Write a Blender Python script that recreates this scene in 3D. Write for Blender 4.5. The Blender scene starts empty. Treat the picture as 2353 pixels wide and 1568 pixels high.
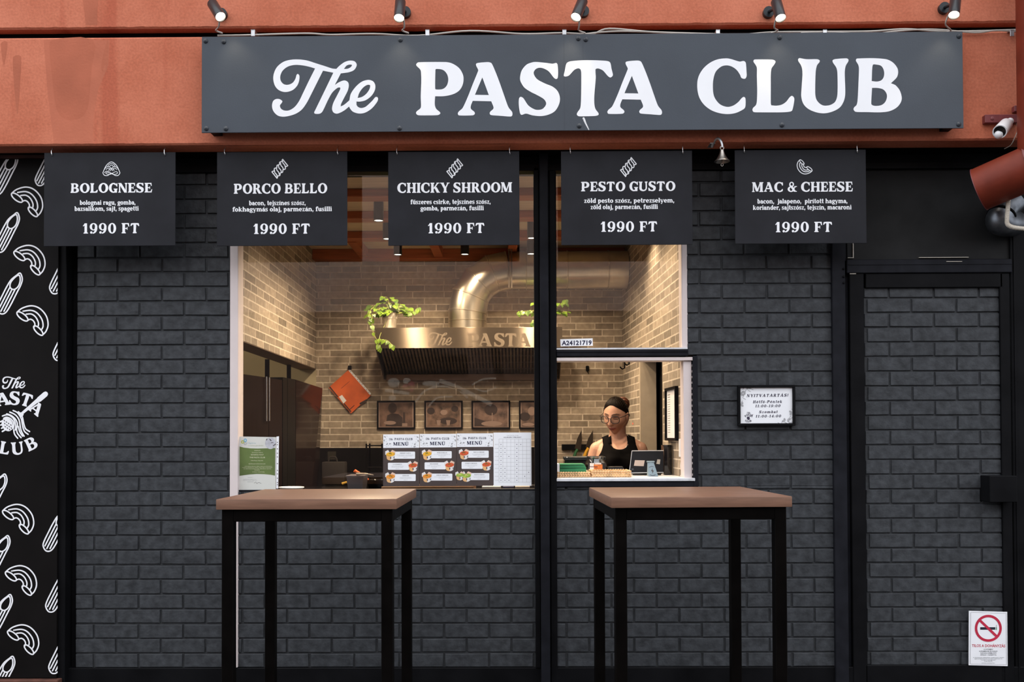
import bpy, bmesh, math, random
from mathutils import Vector, Matrix
from mathutils.geometry import tessellate_polygon
C = bpy.context.scene.collection
PI = math.pi
random.seed(7)
# ------------------------------------------------------------------ camera
F = 2180.0                      # focal length in pixels of the 2353 px wide frame
W, H = 2353.0, 1568.0
CAM = Vector((0.0, 0.0, 1.325))
PITCH, YAW, ROLL = 0.0175, 0.0078, -0.0036
SHIFT_Y = 0.0769
PCX, PCY = W / 2, H / 2 + SHIFT_Y * W
ROT = Matrix.Rotation(YAW, 3, 'Z') @ Matrix.Rotation(PI / 2 + PITCH, 3, 'X') @ Matrix.Rotation(ROLL, 3, 'Z')
cam_data = bpy.data.cameras.new('camera')
cam_data.sensor_width = 36.0
cam_data.sensor_fit = 'HORIZONTAL'
cam_data.lens = F * 36.0 / W
cam_data.shift_y = SHIFT_Y
cam_data.clip_start = 0.05
cam = bpy.data.objects.new('camera', cam_data)
cam.matrix_world = Matrix.Translation(CAM) @ ROT.to_4x4()
C.objects.link(cam)
sc = bpy.context.scene
sc.camera = cam
# ------------------------------------------------------------------ sky (overcast) and exposure
sc.view_settings.view_transform = 'Standard'
sc.view_settings.look = 'None'
sc.view_settings.gamma = 1.0
sc.view_settings.exposure = 0.0
sc.cycles.use_denoising = True
sc.cycles.max_bounces = 8
sc.cycles.transparent_max_bounces = 12
sc.cycles.sample_clamp_indirect = 6.0
wd = bpy.data.worlds.new('overcast_sky')
sc.world = wd
wd.use_nodes = True
nt = wd.node_tree
nt.nodes.clear()
wo = nt.nodes.new('ShaderNodeOutputWorld'); bg = nt.nodes.new('ShaderNodeBackground')
tc = nt.nodes.new('ShaderNodeTexCoord'); sp = nt.nodes.new('ShaderNodeSeparateXYZ'); rp = nt.nodes.new('ShaderNodeValToRGB')
nt.links.new(tc.outputs['Generated'], sp.inputs[0]); nt.links.new(sp.outputs['Z'], rp.inputs[0])
rp.color_ramp.elements[0].position = 0.0; rp.color_ramp.elements[0].color = (0.62, 0.66, 0.72, 1)
rp.color_ramp.elements[1].position = 0.75; rp.color_ramp.elements[1].color = (0.95, 0.97, 1.0, 1)
nt.links.new(rp.outputs[0], bg.inputs[0]); nt.links.new(bg.outputs[0], wo.inputs[0])
bg.inputs[1].default_value = 2.55
# ------------------------------------------------------------------ placing things by their depth
def P(px, py, Y):
    d = ROT @ Vector(((px - PCX) / F, -(py - PCY) / F, -1.0))
    return CAM + d * (Y / d.y)
def rect(x0, y0, x1, y1, Y):
    """x range and z range (metres) of a pixel rectangle lying on the plane y = Y"""
    xm, ym = (x0 + x1) / 2, (y0 + y1) / 2
    return P(x0, ym, Y).x, P(x1, ym, Y).x, P(xm, y1, Y).z, P(xm, y0, Y).z
# ------------------------------------------------------------------ objects
def tag(o, label=None, cat=None, group=None, kind=None):
    if label: o['label'] = label
    if cat: o['category'] = cat
    if group: o['group'] = group
    if kind: o['kind'] = kind
    return o
def thing(name, label, cat, loc=(0, 0, 0), group=None, kind=None):
    o = bpy.data.objects.new(name, None)
    o.empty_display_size = 0.05
    o.location = loc
    C.objects.link(o)
    return tag(o, label, cat, group, kind)
def wloc(o):
    l = Vector(o.location)
    while o.parent:
        o = o.parent
        l = l + Vector(o.location) if o.type == 'EMPTY' else l
    return l
def attach(o, parent):
    o.parent = parent
    if parent.type == 'EMPTY':
        o.matrix_parent_inverse = Matrix.Translation(-Vector(parent.location))
    return o
class MB:
    def __init__(self):
        self.bm = bmesh.new()
        self.mi = 0
    def _m(self, faces):
        for f in faces: f.material_index = self.mi
    def face(self, pts):
        vs = [self.bm.verts.new(p) for p in pts]
        f = self.bm.faces.new(vs); f.material_index = self.mi
        return f
    def box(self, x0, x1, y0, y1, z0, z1, bev=0.0, seg=1, m=None):
        r = bmesh.ops.create_cube(self.bm, size=1.0)
        vs = r['verts']
        for v in vs:
            v.co = Vector(((x0 + x1) / 2 + v.co.x * (x1 - x0), (y0 + y1) / 2 + v.co.y * (y1 - y0), (z0 + z1) / 2 + v.co.z * (z1 - z0)))
            if m is not None: v.co = m @ v.co
        fs = set(f for v in vs for f in v.link_faces)
        if bev > 0:
            es = set(e for v in vs for e in v.link_edges)
            r = bmesh.ops.bevel(self.bm, geom=list(es), offset=bev, segments=seg, affect='EDGES', profile=0.6)
            fs = set(f for f in fs if f.is_valid) | set(r['faces'])
        self._m(fs)
    def loft(self, rings, cap=True, closed=False):
        vr = [[self.bm.verts.new(p) for p in ring] for ring in rings]
        n = len(vr[0]); k = len(vr)
        for i in range(k if closed else k - 1):
            a, b = vr[i], vr[(i + 1) % k]
            for j in range(n):
                f = self.bm.faces.new((a[j], a[(j + 1) % n], b[(j + 1) % n], b[j])); f.material_index = self.mi
        if cap and not closed:
            f = self.bm.faces.new(vr[0]); f.material_index = self.mi
            f = self.bm.faces.new(list(reversed(vr[-1]))); f.material_index = self.mi
    def tube(self, pts, r, n=8, cap=True, closed=False):
        pts = [Vector(p) for p in pts]
        rs = r if isinstance(r, (list, tuple)) else [r] * len(pts)
        rings = []
        up = None
        for i, p in enumerate(pts):
            if closed: d = pts[(i + 1) % len(pts)] - pts[i - 1]
            else: d = pts[min(i + 1, len(pts) - 1)] - pts[max(i - 1, 0)]
            d.normalize()
            if up is None:
                up = Vector((0, 0, 1)) if abs(d.z) < 0.9 else Vector((0, 1, 0))
            a = d.cross(up)
            if a.length < 1e-5: a = d.cross(Vector((1, 0, 0)))
            a.normalize(); b = a.cross(d).normalized(); up = b
            rings.append([p + (a * math.cos(2 * PI * k / n) + b * math.sin(2 * PI * k / n)) * rs[i] for k in range(n)])
        self.loft(rings, cap, closed)
    def cyl(self, p0, p1, r0, r1=None, n=20):
        self.tube([p0, p1], [r0, r0 if r1 is None else r1], n)
    def lathe(self, prof, c=(0, 0, 0), axis=None, n=24, cap=True):
        """prof: (radius, height) pairs along axis (default +z)"""
        c = Vector(c)
        z = Vector(axis).normalized() if axis is not None else Vector((0, 0, 1))
        x = z.cross(Vector((0, 1, 0)) if abs(z.y) < 0.9 else Vector((1, 0, 0))).normalized(); y = z.cross(x)
        self.loft([[c + z * h + (x * math.cos(2 * PI * k / n) + y * math.sin(2 * PI * k / n)) * max(r, 1e-5) for k in range(n)] for r, h in prof], cap)
    def ball(self, c, r, m=None, u=16, v=10):
        r3 = r if isinstance(r, (list, tuple, Vector)) else (r, r, r)
        g = bmesh.ops.create_uvsphere(self.bm, u_segments=u, v_segments=v, radius=1.0)
        for w in g['verts']:
            q = Vector((w.co.x * r3[0], w.co.y * r3[1], w.co.z * r3[2]))
            if m is not None: q = m @ q
            w.co = q + Vector(c)
        self._m(set(f for w in g['verts'] for f in w.link_faces))
    def build(self, name, mats, parent=None, smooth=35.0, recalc=True):
        if recalc: bmesh.ops.recalc_face_normals(self.bm, faces=self.bm.faces[:])
        me = bpy.data.meshes.new(name)
        self.bm.to_mesh(me); self.bm.free()
        for m in (mats if isinstance(mats, (list, tuple)) else [mats]): me.materials.append(m)
        if smooth:
            me.shade_smooth(); me.set_sharp_from_angle(angle=math.radians(smooth))
        o = bpy.data.objects.new(name, me)
        C.objects.link(o)
        if parent is not None: attach(o, parent)
        return o
def boxpx(name, x0, y0, x1, y1, Yf, Yb, mat, parent=None, bev=0.002):
    a, b, c, d = rect(x0, y0, x1, y1, Yf)
    m = MB(); m.box(a, b, Yf, Yb, c, d, bev); return m.build(name, mat, parent)
def copy_tree(o, delta, parent=None):
    c = o.copy(); C.objects.link(c)
    if parent is None: c.location = Vector(o.location) + Vector(delta)
    else: c.parent = parent
    for ch in list(o.children): copy_tree(ch, delta, c)
    return c
# ------------------------------------------------------------------ materials
def nodes(name):
    m = bpy.data.materials.new(name); m.use_nodes = True
    t = m.node_tree; t.nodes.clear()
    out = t.nodes.new('ShaderNodeOutputMaterial')
    return m, t, out
def link(t, a, b): t.links.new(a, b)
def pm(name, col, rough=0.5, metal=0.0, var=0.08, scale=12.0, bump=0.0, bscale=None, stretch=(1, 1, 1), spec=0.5, aniso=0.0, alpha=None, dark=None):
    m, t, out = nodes(name)
    b = t.nodes.new('ShaderNodeBsdfPrincipled'); link(t, b.outputs[0], out.inputs[0])
    co = t.nodes.new('ShaderNodeTexCoord'); mp = t.nodes.new('ShaderNodeMapping'); mp.inputs['Scale'].default_value = stretch
    link(t, co.outputs['Object'], mp.inputs[0])
    n = t.nodes.new('ShaderNodeTexNoise'); n.inputs['Scale'].default_value = scale; n.inputs['Detail'].default_value = 6.0
    link(t, mp.outputs[0], n.inputs['Vector'])
    r = t.nodes.new('ShaderNodeValToRGB')
    lo = [max(0, c * (1 - var)) for c in col[:3]] if dark is None else list(dark)
    hi = [min(1, c * (1 + var)) for c in col[:3]]
    r.color_ramp.elements[0].position = 0.3; r.color_ramp.elements[0].color = lo + [1]
    r.color_ramp.elements[1].position = 0.7; r.color_ramp.elements[1].color = hi + [1]
    link(t, n.outputs['Fac'], r.inputs[0]); link(t, r.outputs[0], b.inputs['Base Color'])
    b.inputs['Roughness'].default_value = rough; b.inputs['Metallic'].default_value = metal
    b.inputs['Specular IOR Level'].default_value = spec
    if aniso:
        b.inputs['Anisotropic'].default_value = aniso; b.inputs['Anisotropic Rotation'].default_value = .25
        tg = t.nodes.new('ShaderNodeTangent'); tg.direction_type = 'RADIAL'; tg.axis = 'Z'; link(t, tg.outputs[0], b.inputs['Tangent'])
    if bump:
        n2 = t.nodes.new('ShaderNodeTexNoise'); n2.inputs['Scale'].default_value = bscale or scale * 4; n2.inputs['Detail'].default_value = 5.0
        link(t, mp.outputs[0], n2.inputs['Vector'])
        bp = t.nodes.new('ShaderNodeBump'); bp.inputs['Strength'].default_value = bump; bp.inputs['Distance'].default_value = 0.004
        link(t, n2.outputs['Fac'], bp.inputs['Height']); link(t, bp.outputs[0], b.inputs['Normal'])
    return m
def emit(name, col, s):
    m, t, out = nodes(name)
    e = t.nodes.new('ShaderNodeEmission'); e.inputs[0].default_value = (*col, 1); e.inputs[1].default_value = s
    link(t, e.outputs[0], out.inputs[0]); return m
def glass_mat(name, f0, tint=(1, 1, 1)):
    m, t, out = nodes(name)
    g = t.nodes.new('ShaderNodeNewGeometry'); d = t.nodes.new('ShaderNodeVectorMath'); d.operation = 'DOT_PRODUCT'
    link(t, g.outputs['Normal'], d.inputs[0]); link(t, g.outputs['Incoming'], d.inputs[1])
    def mth(op, a, b):
        q = t.nodes.new('ShaderNodeMath'); q.operation = op
        for i, v in enumerate((a, b)):
            if v is None: continue
            if isinstance(v, (int, float)): q.inputs[i].default_value = v
            else: link(t, v, q.inputs[i])
        return q.outputs[0]
    a = mth('ABSOLUTE', d.outputs['Value'], None); a = mth('SUBTRACT', 1.0, a); a = mth('POWER', a, 5.0)
    a = mth('MULTIPLY', a, 1 - f0); a = mth('ADD', a, f0)
    tr = t.nodes.new('ShaderNodeBsdfTransparent'); tr.inputs[0].default_value = (*tint, 1)
    gl = t.nodes.new('ShaderNodeBsdfGlossy'); gl.inputs['Roughness'].default_value = 0.0
    mx = t.nodes.new('ShaderNodeMixShader'); link(t, a, mx.inputs[0]); link(t, tr.outputs[0], mx.inputs[1]); link(t, gl.outputs[0], mx.inputs[2])
    link(t, mx.outputs[0], out.inputs[0]); return m
def clear_mat(name):
    m, t, out = nodes(name); tr = t.nodes.new('ShaderNodeBsdfTransparent'); link(t, tr.outputs[0], out.inputs[0]); return m
def brick_mat(name, axes, c1, c2, cm, bw, rh, mortar, rough=0.85, off=(0, 0), bump=0.5):
    m, t, out = nodes(name)
    b = t.nodes.new('ShaderNodeBsdfPrincipled'); link(t, b.outputs[0], out.inputs[0]); b.inputs['Roughness'].default_value = rough
    co = t.nodes.new('ShaderNodeTexCoord'); s = t.nodes.new('ShaderNodeSeparateXYZ'); cb = t.nodes.new('ShaderNodeCombineXYZ')
    link(t, co.outputs['Object'], s.inputs[0]); link(t, s.outputs[axes[0]], cb.inputs[0]); link(t, s.outputs[axes[1]], cb.inputs[1])
    mp = t.nodes.new('ShaderNodeMapping'); mp.inputs['Location'].default_value = (off[0], off[1], 0); link(t, cb.outputs[0], mp.inputs[0])
    k = t.nodes.new('ShaderNodeTexBrick'); link(t, mp.outputs[0], k.inputs['Vector'])
    k.offset = 0.37; k.offset_frequency = 2; k.squash = 0.6; k.squash_frequency = 3
    k.inputs['Color1'].default_value = (*c1, 1); k.inputs['Color2'].default_value = (*c2, 1); k.inputs['Mortar'].default_value = (*cm, 1)
    k.inputs['Scale'].default_value = 1.0; k.inputs['Mortar Size'].default_value = mortar; k.inputs['Mortar Smooth'].default_value = 0.15
    k.inputs['Brick Width'].default_value = bw; k.inputs['Row Height'].default_value = rh; k.inputs['Bias'].default_value = 0.0
    n = t.nodes.new('ShaderNodeTexNoise'); n.inputs['Scale'].default_value = 35.0; n.inputs['Detail'].default_value = 6.0; link(t, co.outputs['Object'], n.inputs['Vector'])
    mx = t.nodes.new('ShaderNodeMixRGB'); mx.blend_type = 'OVERLAY'; mx.inputs[0].default_value = 0.45
    link(t, k.outputs['Color'], mx.inputs[1]); link(t, n.outputs['Fac'], mx.inputs[2]); link(t, mx.outputs[0], b.inputs['Base Color'])
    hm = t.nodes.new('ShaderNodeMath'); hm.operation = 'MULTIPLY_ADD'; hm.inputs[1].default_value = -1.0
    n2 = t.nodes.new('ShaderNodeMath'); n2.operation = 'MULTIPLY'; n2.inputs[1].default_value = 0.35; link(t, n.outputs['Fac'], n2.inputs[0])
    link(t, k.outputs['Fac'], hm.inputs[0]); link(t, n2.outputs[0], hm.inputs[2])
    bp = t.nodes.new('ShaderNodeBump'); bp.inputs['Strength'].default_value = bump; bp.inputs['Distance'].default_value = 0.006
    link(t, hm.outputs[0], bp.inputs['Height']); link(t, bp.outputs[0], b.inputs['Normal'])
    return m
def stucco(name):
    m, t, out = nodes(name)
    b = t.nodes.new('ShaderNodeBsdfPrincipled'); link(t, b.outputs[0], out.inputs[0]); b.inputs['Roughness'].default_value = 0.85
    b.inputs['Specular IOR Level'].default_value = 0.25
    co = t.nodes.new('ShaderNodeTexCoord')
    n = t.nodes.new('ShaderNodeTexNoise'); n.inputs['Scale'].default_value = 3.0; n.inputs['Detail'].default_value = 8.0; n.inputs['Roughness'].default_value = 0.65
    link(t, co.outputs['Object'], n.inputs['Vector'])
    r = t.nodes.new('ShaderNodeValToRGB'); e = r.color_ramp.elements
    e[0].position = 0.28; e[0].color = (0.46, 0.125, 0.066, 1); e[1].position = 0.68; e[1].color = (0.60, 0.195, 0.115, 1)
    link(t, n.outputs['Fac'], r.inputs[0])
    # rain streaks that run down the render, strongest towards the left end
    mp = t.nodes.new('ShaderNodeMapping'); mp.inputs['Scale'].default_value = (6.5, 1.0, 0.55); link(t, co.outputs['Object'], mp.inputs[0])
    s = t.nodes.new('ShaderNodeTexNoise'); s.inputs['Scale'].default_value = 1.0; s.inputs['Detail'].default_value = 3.0; link(t, mp.outputs[0], s.inputs['Vector'])
    sr = t.nodes.new('ShaderNodeValToRGB'); sr.color_ramp.elements[0].position = 0.53; sr.color_ramp.elements[1].position = 0.6
    link(t, s.outputs['Fac'], sr.inputs[0])
    sx = t.nodes.new('ShaderNodeSeparateXYZ'); link(t, co.outputs['Object'], sx.inputs[0])
    mr = t.nodes.new('ShaderNodeMapRange'); mr.inputs['From Min'].default_value = -1.4; mr.inputs['From Max'].default_value = -2.1; link(t, sx.outputs['X'], mr.inputs['Value'])
    mu = t.nodes.new('ShaderNodeMath'); mu.operation = 'MULTIPLY'; link(t, mr.outputs[0], mu.inputs[0]); link(t, sr.outputs[0], mu.inputs[1])
    m2 = t.nodes.new('ShaderNodeMath'); m2.operation = 'MULTIPLY'; m2.inputs[1].default_value = 0.75; link(t, mu.outputs[0], m2.inputs[0])
    mx = t.nodes.new('ShaderNodeMixRGB'); mx.inputs[2].default_value = (0.40, 0.085, 0.045, 1)
    link(t, m2.outputs[0], mx.inputs[0]); link(t, r.outputs[0], mx.inputs[1])
    n3 = t.nodes.new('ShaderNodeTexNoise'); n3.inputs['Scale'].default_value = 90.0; n3.inputs['Detail'].default_value = 4.0; link(t, co.outputs['Object'], n3.inputs['Vector'])
    m3 = t.nodes.new('ShaderNodeMixRGB'); m3.blend_type = 'OVERLAY'; m3.inputs[0].default_value = 0.3; link(t, mx.outputs[0], m3.inputs[1]); link(t, n3.outputs['Fac'], m3.inputs[2])
    link(t, m3.outputs[0], b.inputs['Base Color'])
    bp = t.nodes.new('ShaderNodeBump'); bp.inputs['Strength'].default_value = 0.35; bp.inputs['Distance'].default_value = 0.004
    link(t, n3.outputs['Fac'], bp.inputs['Height']); link(t, bp.outputs[0], b.inputs['Normal'])
    return m
M = {}
M['stucco'] = stucco('terracotta_render')
M['brick_dark'] = pm('dark_grey_painted_brick', (0.042, 0.045, 0.0505), 0.5, var=0.34, scale=26, bump=0.5, bscale=70, spec=0.2)
M['mortar_dark'] = pm('dark_grey_painted_joint', (0.040, 0.0425, 0.047), 0.6, var=0.25, scale=18, bump=0.6, bscale=80, spec=0.2)
M['black'] = pm('black_painted_metal', (0.0062, 0.0062, 0.0072), 0.45, var=0.3, scale=7, bump=0.1, bscale=60, spec=0.06)
M['black_soft'] = pm('black_matt_paint', (0.004, 0.0035, 0.004), 0.8, var=0.3, scale=5, spec=0.03)
M['steel_dark'] = pm('dark_grey_powder_coat', (0.0125, 0.0130, 0.0170), 0.5, var=0.25, scale=14, spec=0.08)
M['sign'] = pm('charcoal_sign_panel', (0.048, 0.059, 0.076), 0.36, var=0.07, scale=5, bump=0.06, bscale=180, spec=0.30)
M['board'] = pm('black_menu_board', (0.0165, 0.0170, 0.0215), 0.5, var=0.15, scale=8, bump=0.05, bscale=120, spec=0.14)
M['white'] = pm('white_vinyl', (0.88, 0.89, 0.93), 0.5, var=0.02, scale=6)
M['white_print'] = pm('white_print', (0.88, 0.88, 0.92), 0.6, var=0.03, scale=9)
M['pvc'] = pm('pinkish_white_pvc', (0.70, 0.61, 0.60), 0.45, var=0.05, scale=6)
M['sill'] = pm('worn_white_sill', (0.66, 0.66, 0.69), 0.5, var=0.14, scale=30)
M['wood'] = pm('brown_laminate', (0.190, 0.098, 0.064), 0.40, var=0.22, scale=5, stretch=(1.2, 14, 14), bump=0.05, bscale=40, spec=.38)
M['tube'] = pm('black_steel_tube', (0.0028, 0.0022, 0.0020), 0.4, var=0.4, scale=11, spec=0.05)
M['chrome'] = pm('bright_steel', (0.72, 0.72, 0.72), 0.22, 1.0, var=0.05)
M['brass_dull'] = pm('dull_bell_metal', (0.36, 0.33, 0.30), 0.34, 1.0, var=0.2, scale=40)
M['galv'] = pm('galvanised_steel', (0.55, 0.56, 0.58), 0.42, 0.9, var=0.15, scale=20)
M['cable'] = pm('grey_cable', (0.50, 0.46, 0.42), 0.55, var=0.1)
M['oxide'] = pm('red_oxide_paint', (0.175, 0.026, 0.012), 0.5, var=0.2, scale=9, bump=0.2, bscale=40, spec=.25)
M['oxide_dark'] = pm('dark_red_metal', (0.19, 0.042, 0.045), 0.45, var=0.2, scale=20)
M['plastic_white'] = pm('white_plastic', (0.78, 0.78, 0.80), 0.4, var=0.03)
M['plastic_cream'] = pm('cream_plastic', (0.62, 0.56, 0.48), 0.5, var=0.06)
M['black_gloss'] = pm('black_gloss', (0.006, 0.006, 0.007), 0.12, var=0.1)
M['lamp_body'] = pm('lamp_housing_black', (0.016, 0.020, 0.024), 0.3, var=0.1, scale=30, spec=.3)
M['glass'] = glass_mat('window_glass', 0.085, (0.97, 0.965, 0.95))
M['clear'] = clear_mat('pane_edge')
M['lens_warm'] = emit('lit_lamp_lens', (1.0, 0.86, 0.66), 14.0)
M['lens_in'] = emit('lit_downlight_lens', (1.0, 0.86, 0.66), 7.0)
M['ground'] = pm('dark_paving', (0.034, 0.032, 0.030), 0.85, var=0.2, scale=3, bump=0.2, spec=0.2)
M['ibrick_x'] = brick_mat('beige_brick_back', (0, 2), (0.40, 0.325, 0.245), (0.22, 0.175, 0.130), (0.58, 0.49, 0.39), 0.225, 0.0463, 0.0042)
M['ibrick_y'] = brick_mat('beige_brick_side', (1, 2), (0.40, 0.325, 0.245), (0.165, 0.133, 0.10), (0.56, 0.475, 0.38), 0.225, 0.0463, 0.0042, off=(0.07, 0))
M['cream'] = pm('cream_plaster', (0.42, 0.35, 0.23), 0.8, var=0.08, scale=5)
M['ceil'] = pm('cream_ceiling_board', (0.56, 0.44, 0.31), 0.75, var=0.1, scale=4, stretch=(1, 10, 1))
M['joist'] = pm('red_stained_timber', (0.36, 0.095, 0.035), 0.55, var=0.25, scale=4, stretch=(1, 12, 12))
M['steel'] = pm('brushed_stainless', (0.24, 0.19, 0.14), 0.28, 0.85, var=0.06, scale=30, stretch=(0.4, 1, 30), aniso=1.0)
M['duct'] = pm('zinc_duct', (0.64, 0.58, 0.48), 0.3, 1.0, var=0.12, scale=10)
M['dark_brown'] = pm('dark_brown_laminate', (0.009, 0.005, 0.004), 0.4, var=0.25, scale=4, stretch=(16, 16, 1), spec=.12)
# ------------------------------------------------------------------ lettering: outlines drawn by hand, (x, y, 1) marks a sharp corner
def smooth_outline(pts, k=5):
    n = len(pts); out = []
    def tang(i):
        a, b, c = pts[i - 1], pts[i], pts[(i + 1) % n]
        if len(b) > 2: return None
        return ((c[0] - a[0]) / 2, (c[1] - a[1]) / 2)
    for i in range(n):
        p, q = pts[i], pts[(i + 1) % n]
        d = math.hypot(q[0] - p[0], q[1] - p[1])
        t0, t1 = tang(i), tang((i + 1) % n)
        ch = (q[0] - p[0], q[1] - p[1])
        def lim(t):
            if t is None: return ch
            L = math.hypot(*t)
            s = min(1.0, d / L) if L > 1e-9 else 1
            return (t[0] * s, t[1] * s)
        if len(p) > 2 and len(q) > 2: out.append((p[0], p[1])); continue
        t0, t1 = lim(t0), lim(t1)
        for j in range(k):
            u = j / k; h0 = 2*u**3 - 3*u*u + 1; h1 = u**3 - 2*u*u + u; h2 = -2*u**3 + 3*u*u; h3 = u**3 - u*u
            out.append((h0*p[0] + h1*t0[0] + h2*q[0] + h3*t1[0], h0*p[1] + h1*t0[1] + h2*q[1] + h3*t1[1]))
    return out
RAW = {
'P': [[(170,182),(660,178),(780,205),(900,285),(965,390),(982,480),(965,590),(905,690),(800,755),(640,792),(470,795,1),(463,930),(485,1015),(555,1080),(560,1110),(515,1135),(300,1140),(160,1135),(125,1100),(140,1065),(205,1010),(215,950),(210,800),(220,500),(212,340),(190,300),(135,245),(130,215)],
      [(475,320),(490,303),(580,310),(640,340),(690,410),(706,500),(685,590),(640,645),(580,670),(490,672),(470,655)]],
'A': [[(1235,195),(1330,183),(1440,180),(1490,205),(1560,360),(1640,570),(1720,800),(1790,990),(1855,1075),(1862,1130),(1835,1160),(1650,1148),(1475,1133),(1453,1100),(1470,1065),(1515,1025),(1520,985),(1480,885,1),(1148,878,1),(1115,960),(1115,1020),(1175,1075),(1185,1110),(1150,1138),(900,1140),(878,1105),(900,1065),(965,1005),(1060,800),(1150,570),(1245,335),(1240,305),(1210,245),(1208,210)],
      [(1320,455,1),(1437,773,1),(1187,768,1)]],
'S': [[(1230,142.4),(1253.7,144.4),(1269.5,146.4),(1278,144.8),(1281,148.3),(1282.4,164.8),(1281.4,179.3),(1277.4,181.7),(1272,178),(1261.6,164.8),(1251,158.2),(1240.5,155.8),(1232,158.3),(1226.9,164.6),(1226.9,171),(1231.5,179),(1237.9,184.6),(1253.7,192.5),(1269.5,199),(1281.4,209.6),(1286.7,225.4),(1284,241.2),(1274.8,255.7),(1260.3,263.6),(1243.2,266.9),(1224.3,265.4),(1209,261.3),(1198.8,264.1),(1195,260.3),(1192.2,242.4),(1192.5,227.1),(1196.3,222.6),(1202.7,225.8),(1214.1,242.4),(1228.2,251.3),(1239,252.5),(1248.4,249.1),(1255,238.6),(1249.8,228),(1232,217.5),(1220.5,211.8),(1205.2,201.6),(1196.3,187.6),(1195,177.4),(1198.8,162),(1209,149.3),(1219,144.5)]],
'T': [[(560,180),(620,158),(800,142),(1000,140),(1240,152),(1305,180),(1330,290),(1353,400),(1310,442),(1260,410),(1180,320),(1100,285),(1055,295),(1050,340),(1055,450),(1030,750),(1030,900),(1050,990),(1100,1060),(1100,1095),(1050,1112),(900,1118),(760,1118),(725,1090),(735,1050),(785,970),(798,800),(802,380),(790,305),(750,282),(680,310),(590,405),(530,425),(497,410),(515,320),(535,220)]],
'C': [[(800,128),(900,142),(1080,195),(1165,183),(1210,220),(1225,400),(1228,490),(1205,545),(1160,553),(1115,530),(1090,470),(1020,370),(920,300),(810,275),(700,300),(590,400),(540,540),(525,720),(545,900),(610,1020),(700,1100),(830,1138),(950,1110),(1050,1040),(1120,960),(1165,930),(1200,955),(1207,1060),(1195,1150),(1150,1195),(1000,1265),(830,1288),(650,1265),(480,1200),(330,1080),(235,920),(200,720),(220,530),(310,360),(450,230),(620,150)]],
'L': [[(1400,152),(1600,150),(1780,158),(1828,195),(1800,260),(1745,340),(1730,480),(1730,700),(1730,1060),(1740,1105,1),(1850,1112),(1960,1090),(2050,1030),(2120,940),(2170,908),(2215,950),(2215,1030),(2175,1210),(2110,1240),(1950,1252),(1500,1252),(1375,1245),(1348,1200),(1365,1155),(1420,1100),(1440,1020),(1447,800),(1440,500),(1440,330),(1420,275),(1370,200),(1375,165)]],
'U': [[(150,115),(280,135),(480,135),(530,155),(530,190),(480,260),(455,400),(447,780),(465,900),(520,980),(590,1025),(660,1033),(750,1015),(830,960),(870,860),(880,700),(875,400),(855,300),(790,200),(785,155),(840,132),(1050,118),(1088,140),(1085,180),(1035,270),(1018,400),(1028,780),(1005,930),(930,1060),(800,1140),(640,1180),(480,1165),(320,1100),(220,1000),(178,860),(183,700),(200,450),(195,330),(170,250),(120,170),(120,130)]],
'B': [[(1260,122),(1500,115),(1700,122),(1850,145),(1960,210),(2035,310),(2048,400),(2020,490),(1910,600,1),(2000,640),(2080,740),(2118,870),(2100,970),(2020,1070),(1880,1140),(1700,1162),(1450,1158),(1230,1152),(1188,1110),(1200,1065),(1245,1020),(1265,930),(1280,650),(1292,330),(1280,250),(1235,170),(1238,135)],
      [(1558,250),(1640,242),(1720,265),(1765,330),(1780,410),(1765,490),(1720,545),(1640,567),(1538,558,1)],
      [(1545,690,1),(1660,692),(1760,720),(1820,790),(1832,870),(1800,960),(1730,1020),(1630,1038),(1560,1028),(1530,995)]],
'The': [[(640,140),(800,160),(960,210),(1150,270),(1290,315),(1370,322,1),(1420,270),(1520,195),(1620,163),(1710,172),(1755,215),(1758,270),(1710,345),(1620,385),(1520,402),(1455,410,1),(1340,633,1),(1420,580),(1520,545),(1590,575),(1610,640),(1590,740),(1520,880),(1460,1000),(1452,1048,1),(1520,1015),(1620,930,1),(1650,800),(1750,660),(1870,565),(1990,535),(2080,565),(2120,640),(2110,740),(2040,850),(1930,930),(1820,955),(1758,952,1),(1760,1020),(1800,1065),(1860,1078),(1940,1050),(2060,940),(2120,870),(2160,868),(2175,910),(2150,970),(2050,1090),(1920,1170),(1800,1185),(1690,1150),(1635,1090),(1615,1050,1),(1530,1120),(1440,1170),(1370,1188),(1310,1160),(1285,1090),(1310,980),(1380,840),(1440,720),(1440,683),(1390,690),(1290,780),(1210,920),(1130,1090),(1090,1160),(1040,1190),(960,1190),(940,1165),(960,1120),(1150,730),(1310,397,1),(1200,375),(1112,358,1),(1000,580),(880,820),(790,990),(690,1120),(560,1200),(380,1245),(250,1230),(160,1150),(127,1050),(145,950),(200,907),(270,907),(325,945),(310,985),(280,1030),(300,1090),(360,1125),(450,1125),(550,1070),(640,960),(720,800),(830,570),(958,315,1),(840,280),(700,253),(560,247),(430,280),(330,360),(287,460),(295,550),(350,615),(430,630),(520,595),(575,520),(600,440),(625,420),(655,455),(650,550),(610,650),(520,735),(390,770),(270,740),(190,660),(152,540),(160,420),(220,290),(340,190),(480,148)],
        [(1515,325,1),(1560,265),(1610,242),(1668,245),(1650,285),(1590,318)],
        [(1780,885,1),(1810,790),(1880,690),(1960,635),(2020,640),(2005,720),(1940,810),(1860,865)]],
}
def tess(contours):
    """contours (outer first, then holes) -> flat vertex list and triangles"""
    flat = [q for c in contours for q in c]
    tri = tessellate_polygon([[Vector((x, y, 0)) for x, y in c] for c in contours])
    return flat, [tuple(t) for t in tri]
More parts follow.
